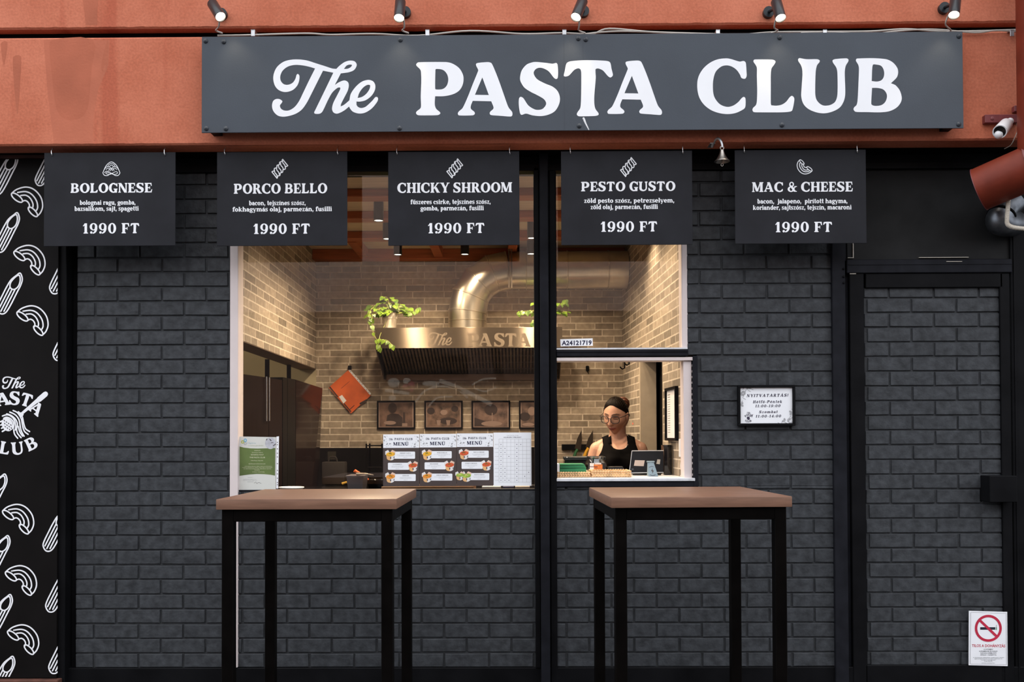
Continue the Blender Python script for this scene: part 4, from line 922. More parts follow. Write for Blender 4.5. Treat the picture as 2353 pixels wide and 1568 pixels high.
# ------------------------------------------------------------------ opening hours in a frame
x0, y0, x1, y1 = 1696, 885, 1828, 979
a, b, c, d = rect(x0, y0, x1, y1, 4.632)
t = thing('opening_hours_frame', 'small black framed opening hours notice on the grey brick wall', 'notice', ((a + b) / 2, D, c))
m = MB(); fw = .0125
m.box(a, b, 4.632, 4.655, d - fw, d, .0015); m.box(a, b, 4.632, 4.655, c, c + fw, .0015); m.box(a, a + fw, 4.632, 4.655, c + fw, d - fw, .0015); m.box(b - fw, b, 4.632, 4.655, c + fw, d - fw, .0015)
m.build('frame', M['black'], t)
m = MB(); m.box(a + fw, b - fw, 4.644, 4.656, c + fw, d - fw); m.build('paper', M['white'], t, smooth=0)
m = MB(); m.box(a + .004, b - .004, 4.655, D + .001, c + .004, d - .004); m.build('backing', M['black'], t, smooth=0)
ink = pm('dark_violet_ink', (0.035, 0.028, 0.06), .6); grey = pm('grey_print', (0.36, 0.36, 0.38), .6)
YO = 4.644
A = Art(YO)
for s, u0, u1, bs, cap, sp_ in (('NYITVATARTÁS!', 1715.5, 1811, 913, 6.8, .16), ('Hétfő-Péntek', 1730, 1797, 927, 6.4, .2), ('11:00-19:00', 1735, 1793, 936.5, 6.0, .2), ('Szombat', 1744, 1786.5, 950, 6.0, .2), ('11:00-14:00', 1736, 1794.5, 960, 6.0, .2)):
    A.text(s, u0, u1, bs, cap, .22, sp_, -.012)
A.build('opening_times', ink, t, .0006)
def scatter(A, spots, s=.12, w=6.5):
    for i, (x, y) in enumerate(spots):
        if i % 3 == 0: macaroni(A, x - 36 * s * math.cos(i * 1.3) + 33 * s * math.sin(i * 1.3), y - 36 * s * math.sin(i * 1.3) - 33 * s * math.cos(i * 1.3), s, w * s, i * 1.3)
        elif i % 3 == 1: A.line([(x - 22 * s, y - 11 * s), (x + 22 * s, y + 11 * s)], 9 * s)
        else: A.line([(x - 9 * s, y + 20 * s), (x + 9 * s, y - 20 * s)], 9 * s)
A = Art(YO); scatter(A, [(1709, 903), (1722, 899), (1708, 912), (1706, 930), (1823, 955), (1816, 958), (1801, 966), (1790, 973), (1708, 893), (1720, 893), (1728, 895), (1713, 899), (1706, 906), (1711, 917), (1705, 924), (1816, 949), (1822, 942), (1820, 960), (1813, 966), (1806, 972), (1797, 970), (1818, 972)]); A.build('pasta_border', grey, t, .0006)
A = Art(YO)
for i, ch in enumerate('PASTA'): r = -44 + 22 * i; glyph_at(A, ch, 1720.5 + 10.5 * math.sin(math.radians(r)), 964 - 10.5 * math.cos(math.radians(r)), 4.6, r)
for i, ch in enumerate('CLUB'): r = 34 - 22 * i; glyph_at(A, ch, 1719.5 - 9.5 * math.sin(math.radians(r)), 959.5 + 9.5 * math.cos(math.radians(r)), 4.6, r)
A.ell(1719.5, 961.5, 3.3, 4.3, -30); A.line([(1721, 959), (1730, 953)], 1.2); A.outline('The', lambda x, y: (1716.2 + (x - 127) / 2048 * 8, 947 + (y - 140) / 1105 * 4)); A.build('logo', ink, t, .0006)
# ------------------------------------------------------------------ no smoking notice
YN = 4.642
red = pm('red_print', (0.52, 0.018, 0.055), .5); blk = pm('blue_black_print', (0.012, 0.018, 0.035), .5); grn = pm('green_print', (.12, .35, .2), .5)
cr = [(2226.5, 1404.5), (2314.5, 1407), (2315.5, 1531.5), (2226, 1529.5)]
t = thing('no_smoking_notice', 'white no smoking notice with red ring at the bottom of the black door', 'notice', tuple(P(2270, 1530, YN)))
m = MB(); f0 = [P(x, y, YN) for x, y in cr]; f1 = [v + Vector((0, .003, 0)) for v in f0]
m.loft([f0, f1]); m.build('plate', M['white_print'], t, smooth=0)
m = MB(); m.box(f0[0].x + .01, f0[1].x - .01, YN + .003, 4.666, f0[3].z + .02, f0[0].z - .02); m.build('adhesive_pad', M['black'], t, smooth=0)
A = Art(YN); A.line([(2230.5, 1408), (2312, 1410), (2313, 1528.5), (2229.5, 1526.5)], .7, closed=True); A.build('border', blk, t, .0005)
A = Art(YN); A.rect(2252.3, 1442, 2287, 1447.8); A.line([(2289.5, 1444), (2289.8, 1437)], .7); A.build('cigarette_symbol', blk, t, .0005)
A = Art(YN); A.rect(2288.3, 1442.4, 2290.6, 1448.5); A.build('cigarette_tip', grn, t, .0005)
A = Art(YN); A.line([(2271 + 28.2 * math.cos(2 * PI * i / 40), 1444.5 + 28.2 * math.sin(2 * PI * i / 40)) for i in range(40)], 5.8, closed=True); A.line([(2252, 1426.5), (2290, 1463)], 5.8); A.build('prohibition_ring', red, t, .0008)
sans('headline', 'TILOS A DOHÁNYZÁS', 2233.5, 2310, 1487.3, 6.4, YN, red, t, .0005, .018, .8)
for s, u0, u1, bs in (('AZ INTÉZMÉNY', 2260, 2282, 1494.2), ('INTÉZMÉNYEK ÉS FORGÓ', 2250, 2292, 1498.6), ('RAKODÁS ÜZEMELTETŐ', 2253, 2289.5, 1502.8), ('ÁPRILIS 1. NAPJÁTÓL', 2252.5, 2290, 1507)):
    sans('small_print', s, u0, u1, bs, 2.6, YN, blk, t, .0005, .01)
for s, u0, u1, bs in (('A dohányzás tilalmának megsértése esetén', 2236, 2307, 1512.4), ('egészségvédelmi bírság szabható ki', 2239, 2303, 1515.3), ('az eljáró hatóság által', 2255, 2287, 1518.2), ('06 80 200 493', 2262, 2280, 1521.2), ('www.antsz.hu', 2255.5, 2285.5, 1525.2)):
    sans('small_print', s, u0, u1, bs, 1.9, YN, blk, t, .0005)
# ================================================================== kitchen behind the glass
ZC = 2.64; ZF = 0.05
def lx(Y): return -1.39 + (4.69 - Y) * .0285       # left brick wall
def rx(Y): return .734 + (YI - Y) * .0427          # right brick wall
ZL = 1.812                                          # underside of the brick lintels
m = MB(); m.box(-2.6, 2.2, 4.72, YI + .1, 0.0, ZF); struct(m.build('floor', pm('dark_floor_tile', (0.06, 0.05, 0.045), .6), smooth=0))
m = MB(); m.box(-2.6, 2.2, 4.70, YI + .1, ZC, ZC + .08); struct(m.build('ceiling', M['ceil'], smooth=0))
a = lx(YI); b = rx(YI)
m = MB(); m.box(a, b + .1, YI, YI + .1, ZF, ZC); struct(m.build('wall_back', M['ibrick_x'], smooth=0))
m = MB(); m.box(-2.6, a, YI, YI + .1, ZF, ZC); m.box(-2.6, -2.5, 4.72, YI, ZF, ZC); m.box(-2.5, lx(6) - .15, 4.8, YI, 2.15, 2.2); struct(m.build('wall_niche', M['cream'], smooth=0))
m = MB(); m.box(1.95, 2.05, 4.72, YI, ZF, ZC); struct(m.build('wall_passage', M['black_soft'], smooth=0))
m = MB(); m.box(rx(YI) + .1, 1.95, YI, YI + .1, ZF, ZC); struct(m.build('wall_passage_back', M['black_soft'], smooth=0))
def slab(m, fx, Y0, Y1, z0, z1, th):
    q = [(fx(Y0), Y0), (fx(Y1), Y1), (fx(Y1) + th, Y1), (fx(Y0) + th, Y0)]
    m.loft([[Vector((x, y, z0)) for x, y in q], [Vector((x, y, z1)) for x, y in q]])
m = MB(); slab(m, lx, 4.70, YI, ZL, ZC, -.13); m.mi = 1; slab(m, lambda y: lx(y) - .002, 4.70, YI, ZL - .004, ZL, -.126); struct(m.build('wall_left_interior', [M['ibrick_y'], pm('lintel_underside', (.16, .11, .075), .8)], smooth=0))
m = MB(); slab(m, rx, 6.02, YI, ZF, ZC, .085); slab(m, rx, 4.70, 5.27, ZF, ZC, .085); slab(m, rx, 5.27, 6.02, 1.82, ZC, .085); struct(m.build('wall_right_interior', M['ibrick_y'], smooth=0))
m = MB(); m.box(rx(6.02) - .004, rx(6.02) + .1, 5.985, 6.019, ZF, 1.815, .002); m.box(rx(5.27) - .002, rx(5.27) + .09, 5.271, 5.28, ZF, 1.815, 0); m.box(rx(5.6) - .002, rx(5.6) + .09, 5.28, 6.0, 1.80, 1.8195, 0); struct(m.build('door_2', pm('cream_door_frame', (.40, .33, .25), .6), smooth=0))
m = MB(); m.box(rx(5.4) + .095, rx(5.4) + .12, 5.0, 6.3, ZF, 2.0, 0); struct(m.build('passage_dark_sheet', M['black_soft'], smooth=0))  # black sheet standing in for the darkness beyond the doorway
nl = bpy.data.lights.new('niche_fill_light', 'POINT'); nl.energy = 9.0; nl.color = (1.0, .86, .62); nl.shadow_soft_size = .08  # unseen fill lamp added to brighten the cream niche
no = bpy.data.objects.new('niche_fill_light', nl); C.objects.link(no); no.location = (-2.05, 5.7, 2.02)
# red timbers under the ceiling
for i, (Y, h, w) in enumerate(((4.99, .044, .11), (5.49, .044, .11), (6.03, .046, .11), (6.60, .072, .10))):
    m = MB(); m.box(lx(Y) + .0, rx(Y) - .0, Y, Y + w, ZC - h, ZC - .0005, .003); struct(m.build('beam_ceiling', M['joist'], smooth=0))
for i, (p, q) in enumerate((((806, 548, 6.1), (836, 578, 6.6)), ((992, 552, 6.1), (1008, 578, 6.6)), ((1180, 560, 6.1), (1176, 578, 6.6)))):
    a, b = P(*p), P(*q); m = MB(); m.loft([[Vector((a.x + u, 6.14, ZC - v)) for u, v in ((-.03, .001), (.03, .001), (.03, .05), (-.03, .05))], [Vector((b.x + u, 6.60, ZC - v)) for u, v in ((-.03, .001), (.03, .001), (.03, .06), (-.03, .06))]]); struct(m.build('beam_brace', M['joist'], smooth=0))
# ------------------------------------------------------------------ ceiling downlights
def downlight(x, Y, zb_, label, e=84.0, pend=True):
    t = thing('downlight', label, 'ceiling light', (x, Y, ZC), 'cylindrical ceiling downlights in the kitchen')
    r, L = .0275, .105
    m = MB(); m.lathe([(.0001, zb_ + L), (r * .96, zb_ + L), (r, zb_ + L - .004), (r, zb_), (r * .9, zb_), (r * .86, zb_ + .006)], (x, Y, 0), None, 24, cap=False); m.build('lamp_housing', M['lamp_body'], t)
    m = MB(); m.lathe([(.0001, zb_ + .003), (r * .88, zb_ + .004)], (x, Y, 0), None, 24, cap=False); m.build('lens', M['lens_in'], t)
    m = MB(); m.cyl((x, Y, zb_ + L), (x, Y, ZC), .006); m.lathe([(.026, ZC - .012), (.03, ZC)], (x, Y, 0), None, 16); m.build('stem', M['lamp_body'], t)
    la = bpy.data.lights.new('downlight_bulb', 'SPOT'); la.energy = e if Y < 6 else e * .60; la.color = (1.0, .78, .53); la.spot_size = 2.8; la.spot_blend = .85; la.shadow_soft_size = .03
    lo = bpy.data.objects.new('downlight_bulb', la); C.objects.link(lo); lo.location = (x, Y, zb_ - .004); attach(lo, t)
zd = 2.505
for px, Y, lab in ((870, 5.16, 'hanging black ceiling lamp seen clear between the PORCO BELLO and CHICKY SHROOM boards'), (890, 5.64, 'ceiling lamp half hidden behind the left edge of the CHICKY SHROOM board'), (914, 6.13, 'ceiling lamp peeping out under the left part of the CHICKY SHROOM board'),
                   (1068, 6.13, 'ceiling lamp peeping out under the middle of the CHICKY SHROOM board'), (1222, 5.64, 'ceiling lamp right of the CHICKY SHROOM board beside the black post, upper one'), (1220, 6.13, 'ceiling lamp right of the CHICKY SHROOM board beside the black post, lower one'),
                   (610, 5.4, 'ceiling lamp behind the left half of the PORCO BELLO board'), (1440, 5.5, 'ceiling lamp behind the PESTO GUSTO board, further from the window'), (1390, 5.02, 'unseen added ceiling lamp behind the PESTO GUSTO board, nearer the window')):  # the lamp nearest the window is unseen, added to light the face
    downlight(P(px, 500, Y).x, Y, zd, lab, {1440: 18.0, 1390: 44.0, 610: 50.0}.get(px, 76.0))
# ------------------------------------------------------------------ extraction hood and duct
YH = 6.30
a, b, c, d = rect(862, 752.5, 1292, 800, YH)
hb = P(880, 872, 6.70).z
t = thing('range_hood', 'long brushed steel extraction hood on the back wall under the silver duct', 'hood', ((a + b) / 2, YH, c))
m = MB(); m.box(a, b, YH + .0125, YI - .001, c + .02, d, .002); m.box(a, b, YH, YH + .012, c, d, .001); m.build('hood_body', M['steel'], t, smooth=0)
m = MB()
for x in (a, b - .006):
    q = [(YH + .005, c + .02), (YI - .002, c + .02), (YI - .002, hb), (YI - .06, hb), (YH + .005, c)]
    m.loft([[Vector((x, y, z)) for y, z in q], [Vector((x + .006, y, z)) for y, z in q]])
m.build('end_plate', pm('dull_steel', (.22, .18, .15), .5, .8), t, smooth=0)
m = MB(); n = 52
for i in range(n):
    u0 = a + .03 + (b - a - .06) * i / n; u1 = u0 + (b - a - .06) / n * .55
    m.loft([[Vector((u, y, z)) for u, y, z in ((u0, YH + .03, c - .004), (u1, YH + .03, c - .004), (u1, YH + .03, c + .014), (u0, YH + .03, c + .014))], [Vector((u, y, z)) for u, y, z in ((u0, YI - .05, hb + .03), (u1, YI - .05, hb + .03), (u1, YI - .05, hb + .048), (u0, YI - .05, hb + .048))]])
m.build('grease_filter', pm('filter_steel', (.20, .165, .13), .38, .9, var=.3, scale=30), t, smooth=0)
m = MB(); m.box(a + .02, b - .02, YI - .07, YI - .03, hb - .012, hb + .035, .003); m.build('drip_tray', pm('tray_steel', (.14, .09, .06), .4, .8), t)
letter = pm('painted_reflection_letters', (.30, .24, .18), .42, .75)  # the sign's ghost reflection, painted as letters on the hood face
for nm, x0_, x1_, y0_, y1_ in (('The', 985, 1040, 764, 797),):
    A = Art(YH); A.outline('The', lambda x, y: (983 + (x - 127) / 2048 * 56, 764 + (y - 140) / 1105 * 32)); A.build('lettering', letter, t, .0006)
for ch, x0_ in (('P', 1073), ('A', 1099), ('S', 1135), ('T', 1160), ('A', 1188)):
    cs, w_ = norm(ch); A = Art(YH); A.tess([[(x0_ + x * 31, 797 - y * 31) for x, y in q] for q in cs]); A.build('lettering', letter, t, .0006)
# duct
Yd = 6.50; rd = 44 * Yd / F
t = thing('exhaust_duct', 'round silver exhaust duct rising from the hood and bending to the right', 'duct', (P(1074, 752, Yd).x, Yd, d))
cxd = P(1074, 700, Yd).x; zc_ = P(1100, 622, Yd).z; Rb = .285
path = [(cxd, d + .001), (cxd, d + .09), (cxd, d + .16)]
zel = zc_ - Rb; path = [(cxd, d + .001), (cxd, (d + zel) / 2), (cxd, zel)]
segs = 4
for i in range(1, segs + 1):
    an = PI / 2 * i / segs; path.append((cxd + Rb - Rb * math.cos(an), zel + Rb * math.sin(an)))
m = MB(); m.tube([(x, Yd, z) for x, z in path], rd, 36); m.build('duct_bend', M['duct'], t, smooth=25)
m = MB(); m.tube([(path[-1][0] + .002, Yd, zc_), (rx(Yd) - .002, Yd, zc_)], rd * .985, 36); m.build('duct_run', M['duct'], t)
m = MB()
for i in (1, 2, 3, 4, 5, 6):
    x, z = path[i]; dx, dz = (path[min(i + 1, 6)][0] - path[i - 1][0], path[min(i + 1, 6)][1] - path[i - 1][1]); v = Vector((dx, 0, dz)).normalized()
    m.lathe([(rd * .99, -.006), (rd * 1.025, -.003), (rd * 1.025, .003), (rd * .99, .006)], (x, Yd, z), v, 36, cap=False)
for k in range(3): x = path[-1][0] + .12 + k * .28; m.lathe([(rd * .98, -.005), (rd * 1.02, -.002), (rd * 1.02, .002), (rd * .98, .005)], (x, Yd, zc_), (1, 0, 0), 36, cap=False)
m.build('seam_ring', M['duct'], t)
m = MB()
for px in (1170, 1176): x = P(px, 600, Yd).x; m.box(x - .004, x + .004, Yd - rd - .012, Yd - rd - .006, zc_ - rd - .01, ZC)
m.build('hanger_strap', pm('hanger_metal', (.10, .075, .055), .5, .5), t, smooth=0)
# ------------------------------------------------------------------ potted plants on the hood
leaf_g = pm('pothos_leaf', (.150, .235, .020), .4, var=.3, scale=22, dark=(.022, .065, .006), spec=.5)
stem_g = pm('pothos_stem', (.28, .30, .07), .5, var=.2)
pot_w = pm('white_plant_pot', (.84, .77, .66), .45, var=.04)
def leaf(m, base, d, up, s):
    d = d.normalized(); sd = d.cross(up)
    if sd.length < 1e-4: sd = d.cross(Vector((0, 1, 0)))
    sd.normalize(); n = sd.cross(d).normalized()
    prof = [(0, .0), (-.10, .20), (.05, .40), (.32, .44), (.62, .28), (.85, .11), (1.0, 0)]
    mid = [m.bm.verts.new(base + d * (max(u, 0) * s) - n * (.16 * max(u, 0) ** 2 * s)) for u, w in prof]
    for sg_ in (-1, 1):
        ed = [m.bm.verts.new(base + d * (u * s) + sd * (sg_ * w * s) + n * ((.10 * w - .16 * max(u, 0) ** 2) * s)) for u, w in prof[1:-1]]
        L_ = [mid[0]] + ed + [mid[-1]]
        for i in range(len(prof) - 1):
            q = [mid[i], mid[i + 1], L_[i + 1], L_[i]]; q2 = []
            for v in q:
                if v not in q2: q2.append(v)
            if len(q2) >= 3: m.bm.faces.new(q2)
def plant(px, label, seed, trails, dens=62):
    rnd = random.Random(seed); Y = 6.42; x = P(px, 700, Y).x; z0 = d + .0005
    t = thing('potted_plant', label, 'potted plant', (x, Y, z0), 'leafy plants on top of the steel hood')
    hpot = .112
    m = MB(); m.lathe([(0.0001, z0 + .004), (0.0381, z0), (0.0414, z0 + .006), (0.0482, z0 + .066), (0.0493, z0 + .069), (0.0526, z0 + .071), (0.0549, z0 + hpot), (0.0510, z0 + hpot), (0.0482, z0 + hpot - .012), (0.0001, z0 + hpot - .014)], (x, Y, 0), None, 28, cap=False); m.build('pot', pot_w, t)
    ms, ml = MB(), MB()
    top = Vector((x, Y, z0 + hpot - .012))
    ends = []
    for i in range(dens):
        an = 2 * PI * i / dens + rnd.random() * .5; rr = .025 + .125 * rnd.random(); hh = .0 + .125 * rnd.random() * (1.2 - rr / .2)
        e = top + Vector((math.cos(an) * rr, math.sin(an) * rr * .6 - .02, hh))
        c1 = top + Vector((math.cos(an) * rr * .35, math.sin(an) * rr * .2, hh * .85 + .01))
        ends.append((c1, e))
    for c1, e in ends:
        st = top + Vector(((rnd.random() - .5) * .05, (rnd.random() - .5) * .05, -.004))
        ms.tube(curve([tuple(st), tuple(c1), tuple(e)], 4), .0018, 5)
        dd = (e - c1); dd.z -= .02 + .05 * rnd.random(); dd.y -= .03 * rnd.random()
        leaf(ml, e, dd + Vector(((rnd.random() - .5) * .05, -.02, 0)), Vector(((rnd.random() - .5) * .7, -.55, 1)), .032 + .020 * rnd.random())
    for pts in trails:
        w = [P(u, v, y) for u, v, y in pts]; cv = curve([tuple(top)] + [tuple(q) for q in w], 6); ms.tube(cv, .0018, 5)
        for j in range(7, len(cv), 3):
            q = Vector(cv[j]); leaf(ml, q, Vector(((rnd.random() - .5) * 1.2, -.25, -.9 + rnd.random() * .5)), Vector((rnd.random() - .5, -1, .3)), .026 + .014 * rnd.random())
        leaf(ml, Vector(cv[-1]), Vector((.2, -.1, -1)), Vector((0, -1, .1)), .036)
    ms.build('stems', stem_g, t); ml.build('foliage', leaf_g, t, smooth=60, recalc=False)
plant(896, 'leafy green plant in a white pot on the left end of the steel hood', 4, [[(868, 712, 6.36), (855, 730, 6.30), (856, 760, 6.27), (870, 790, 6.27), (872, 800, 6.27)], [(862, 705, 6.34), (848, 722, 6.30), (850, 738, 6.28)], [(930, 720, 6.36), (950, 718, 6.33), (962, 708, 6.32)], [(872, 776, 6.27), (890, 783, 6.27), (902, 795, 6.27)]])
plant(1258, 'leafy green plant in a white pot half hidden behind the black window post', 9, [[(1225, 715, 6.36), (1205, 716, 6.33), (1192, 718, 6.32)], [(1230, 735, 6.33), (1222, 744, 6.31)], [(1290, 700, 6.38), (1300, 690, 6.36)]], 50)
# ------------------------------------------------------------------ framed photographs on the back wall
pic_cols = [pm('photo_sepia_%s' % k, c, .5, var=.5, scale=s_, dark=dk) for k, c, s_, dk in (('a', (.15, .085, .062), 16, (.055, .033, .027)), ('b', (.16, .095, .068), 26, (.04, .025, .02)), ('c', (.17, .105, .082), 20, (.05, .03, .025)), ('d', (.15, .095, .072), 22, (.03, .018, .018)))]
ph_dark = pm('photo_dark_tone', (.035, .02, .018), .5); ph_lite = pm('photo_light_tone', (.30, .205, .17), .5)
for i, (x0, x1, lab) in enumerate(((866, 954, 'leftmost framed sepia photo on the back wall, below the hood, showing a figure with bottle'), (975, 1063, 'framed sepia photo on the back wall, second from the left, with two white cups'), (1083.5, 1172.5, 'framed sepia photo on the back wall, third from the left, with a plate of pasta'), (1192.5, 1281, 'framed sepia photo on the back wall half cut off by the black window post'))):
    Yp = YI - .018; a_, b_, c_, d_ = rect(x0, 921, x1, 986, Yp)
    t = thing('framed_photo', lab, 'framed photo', ((a_ + b_) / 2, YI, c_), 'framed photos on the kitchen back wall')
    f_ = .011; m = MB(); m.box(a_, b_, Yp, YI - .001, d_ - f_, d_, .001); m.box(a_, b_, Yp, YI - .001, c_, c_ + f_, .001); m.box(a_, a_ + f_, Yp, YI - .001, c_ + f_, d_ - f_, .001); m.box(b_ - f_, b_, Yp, YI - .001, c_ + f_, d_ - f_, .001); m.build('frame', M['black'], t)
    m = MB(); m.box(a_ + f_ - .001, b_ - f_ + .001, YI - .010, YI - .001, c_ + f_, d_ - f_); m.build('mat_board', ph_lite, t, smooth=0)
    A = Art(YI - .010); A.rect(x0 + 6.5, 926.5, x1 - 6.5, 981); A.build('photo', pic_cols[i], t, .001)
    A = Art(YI - .010); B = Art(YI - .010)
    if i == 0:
        A.ell(902, 938, 10, 12); A.poly([(886, 980), (890, 955), (900, 950), (916, 952), (925, 960), (926, 980)]); A.rect(926, 948, 931, 978); B.ell(896, 972, 14, 4.5); B.rect(924, 973, 936, 980)
    elif i == 1:
        A.ell(990, 945, 9, 8); A.ell(1030, 968, 20, 8); A.ell(1045, 940, 8, 7); B.poly([(1003, 966), (1013, 966), (1011, 978), (1005, 978)]); B.poly([(1025, 966), (1035, 966), (1033, 978), (1027, 978)]); B.ell(1020, 948, 8, 6)
    elif i == 2:
        A.ell(1128, 942, 15, 13); A.poly([(1090, 980), (1090, 960), (1115, 968), (1112, 980)]); B.ell(1130, 974, 24, 6); B.line([(1131, 950), (1131, 970)], 2)
    else:
        A.ell(1206, 958, 12, 10); B.ell(1214, 976, 14, 4); B.ell(1222, 945, 9, 10)
    A.build('photo_shapes', ph_dark, t, .0016); B.build('photo_highlights', ph_lite, t, .002)
# orange folder hanging cornerwise
Yf = YI - .02; orange = pm('orange_folder', (.66, .12, .025), .45, var=.18, scale=9)
cs_ = [(800.5, 850.5), (852, 909), (806.5, 950.5), (755, 891)]
t = thing('hanging_folder', 'orange plastic folder hung cornerwise on the brick back wall', 'folder', tuple(P(800, 850, Yf)))
m = MB(); f0 = [P(x, y, Yf) for x, y in cs_]; m.loft([f0, [v + Vector((0, .012, 0)) for v in f0]]); m.build('cover', orange, t, smooth=0)
A = Art(Yf); A.poly([(800, 851), (803.5, 848.5), (853, 905), (850, 908)]); A.build('binding_strip', M['white_print'], t, .001)
A = Art(Yf)
for k in range(9): u = .08 + k * .105; A.ell(801.7 + u * 49.8, 849.7 + u * 56.8, .9, .9, n=8)
A.build('binding_hole', ph_dark, t, .0018)
A = Art(Yf); A.line([(758, 890), (776, 912)], 3); A.line([(788, 925), (806, 946)], 2.5); A.line([(828, 928), (842, 920)], 4); A.line([(803, 942), (814, 932)], 1.6); A.line([(784, 893), (803, 877)], .7); A.build('print_mark', ph_dark, t, .001)
A = Art(Yf); A.poly([(779, 912), (786, 908), (796, 921), (789, 928)]); A.build('sticker', M['white_print'], t, .0014)
m = MB(); p = P(804, 846, YI - .01); m.box(p.x - .011, p.x + .011, YI - .03, YI - .001, p.z - .012, p.z + .016, .002); m.build('hook', M['black'], t)
# ------------------------------------------------------------------ left side: dark cupboards in the opening under the lintel
def along(px0, Y0, px1, Y1, z0, z1, th, mat, name, parent=None, m=None):
    a_ = Vector((P(px0, 1000, Y0).x, Y0, 0)); b_ = Vector((P(px1, 1000, Y1).x, Y1, 0)); n_ = Vector((-(b_ - a_).y, (b_ - a_).x, 0)).normalized() * th
    mm = m or MB(); mm.loft([[Vector((v.x, v.y, z)) for v in (a_, b_, b_ + n_, a_ + n_)] for z in (z0, z1)])
    return mm if m else mm.build(name, mat, parent, smooth=0)
zk = 1.675
t = thing('tall_cupboard', 'dark brown double door cupboard with long steel handles at the left window side', 'cupboard', (-1.7, 5.4, ZF))
cdoors = [along(470, 4.82, 617, 5.56, ZF, zk, .3, M['dark_brown'], 'door', t), along(618, 5.565, 648, 5.75, ZF, zk - .002, .3, M['dark_brown'], 'door', t)]
for px, Y, y0, y1 in ((612.5, 5.50, 866, 968), (619, 5.54, 868, 968)):
    a_, b_ = P(px, y0, Y), P(px, y1, Y); m = MB(); m.tube([a_ + Vector((-.02, .02, -.01)), a_, b_, b_ + Vector((-.02, .02, .01))], .005, 8); m.build('handle', M['chrome'], cdoors[0 if px < 615 else 1])
t = thing('black_column', 'black steel upright between the brown cupboard and the glossy cooler', 'upright', (-1.5, 5.9, ZF))
m = MB()
for px0, px1, Y0, Y1 in ((650, 660, 5.76, 5.84), (661, 679, 5.85, 6.0)): along(px0, Y0, px1, Y1, ZF, 1.69, .1, None, '', m=m)
m.build('column_body', pm('black_column_paint', (.006, .0055, .0045), .5, spec=.1), t, smooth=0)
t = thing('glossy_cooler', 'tall glossy black cooler door standing against the brick back wall', 'cooler', (-1.4, 6.3, ZF))
a_ = Vector((P(680, 1000, 6.02).x, 6.02, 0)); b0 = P(741, 1000, 6.5); b1 = P(728, 1000, 6.5); n_ = Vector((-.1, .02, 0))
m = MB(); m.loft([[Vector((a_.x, a_.y, ZF)), Vector((b1.x - .03, 6.5, ZF)), Vector((b1.x - .13, 6.55, ZF)), Vector((a_.x - .1, a_.y, ZF))], [Vector((a_.x, a_.y, 1.69)), Vector((b0.x, 6.5, 1.66)), Vector((b0.x - .1, 6.55, 1.66)), Vector((a_.x - .1, a_.y, 1.69))]]); m.build('cooler_door', pm('dark_gloss_panel', (.010, .005, .004), .1, spec=.35), t, smooth=0)
for px, y0, y1, Y in ((613, 826, 864, 5.9), (663, 846, 868, 6.3)):
    a_, b_ = P(px, y0, Y), P(px, y1, Y); m = MB(); m.box(a_.x - .012, a_.x + .012, Y, Y + .02, zk - .01, ZL, 0); struct(m.build('column_hanger', M['black_soft'], smooth=0))
# black splash panel and kitchen line under the brick
a_, b_, c_, d_ = rect(700, 1029, 1236, 1200, YI - .03)
m = MB(); m.box(lx(YI) + .001, b_, YI - .03, YI - .001, ZF, d_, .002); struct(m.build('wall_splash', pm('black_splash', (.004, .0035, .003), .35, spec=.08), smooth=0))
t = thing('kitchen_counter', 'black kitchen counter running behind the big window', 'counter', (-.5, 5.15, ZF))
zk2 = 1.035
m = MB(); m.box(lx(5) + .06, .16, 4.815, 5.55, zk2 - .03, zk2, .003); m.build('counter_top', M['black_gloss'], t); m = MB(); m.box(lx(5) + .08, .15, 4.85, 5.5, ZF, zk2 - .03); m.build('counter_body', M['black_soft'], t, smooth=0)
t = thing('back_counter', 'black appliance line along the back wall under the dark splash panel', 'counter', (-.6, 6.4, ZF))
m = MB(); m.box(lx(6.5) + .12, .2, 6.36, YI - .031, ZF, 1.0, .004); m.build('counter_body', M['black_gloss'], t, smooth=0)
paper = pm('paper_shade_tone', (.030, .026, .020), .7, spec=.1); paper2 = pm('bag_shade_tone', (.028, .024, .022), .7, spec=.1)  # white paper darkened: shade at the back counter put into the colours
for x0, y0, x1, y1, lab in ((718.5, 1038, 734.5, 1055, 'small gridded paper stuck on the dark splash panel, left one'), (753, 1038, 772, 1057, 'small plain paper stuck on the dark splash panel, right one')):
    a_, b_, c_, d_ = rect(x0, y0, x1, y1, YI - .033); m = MB(); m.box(a_, b_, YI - .033, YI - .03, c_, d_); tag(m.build('paper_note', paper, smooth=0), lab, 'note', 'papers on the dark splash')
t = thing('paper_bag', 'dim white carrier bag with round handle opening on the back counter', 'bag', tuple(P(767, 1098, 6.45)))
a_, b_, c_, d_ = rect(739, 1062, 792, 1098, 6.42); c_ = 1.0005
m = MB(); m.box(a_, b_, 6.42, 6.52, c_, d_, .01, 2); m.build('bag_body', paper2, t); m = MB(); m.tube(curve([(a_ + .04, 6.45, d_ - .005), (a_ + .05, 6.45, d_ + .03), (a_ + .09, 6.45, d_ + .03), (a_ + .1, 6.45, d_ - .005)], 5), .005, 6); m.build('handle', paper2, t)
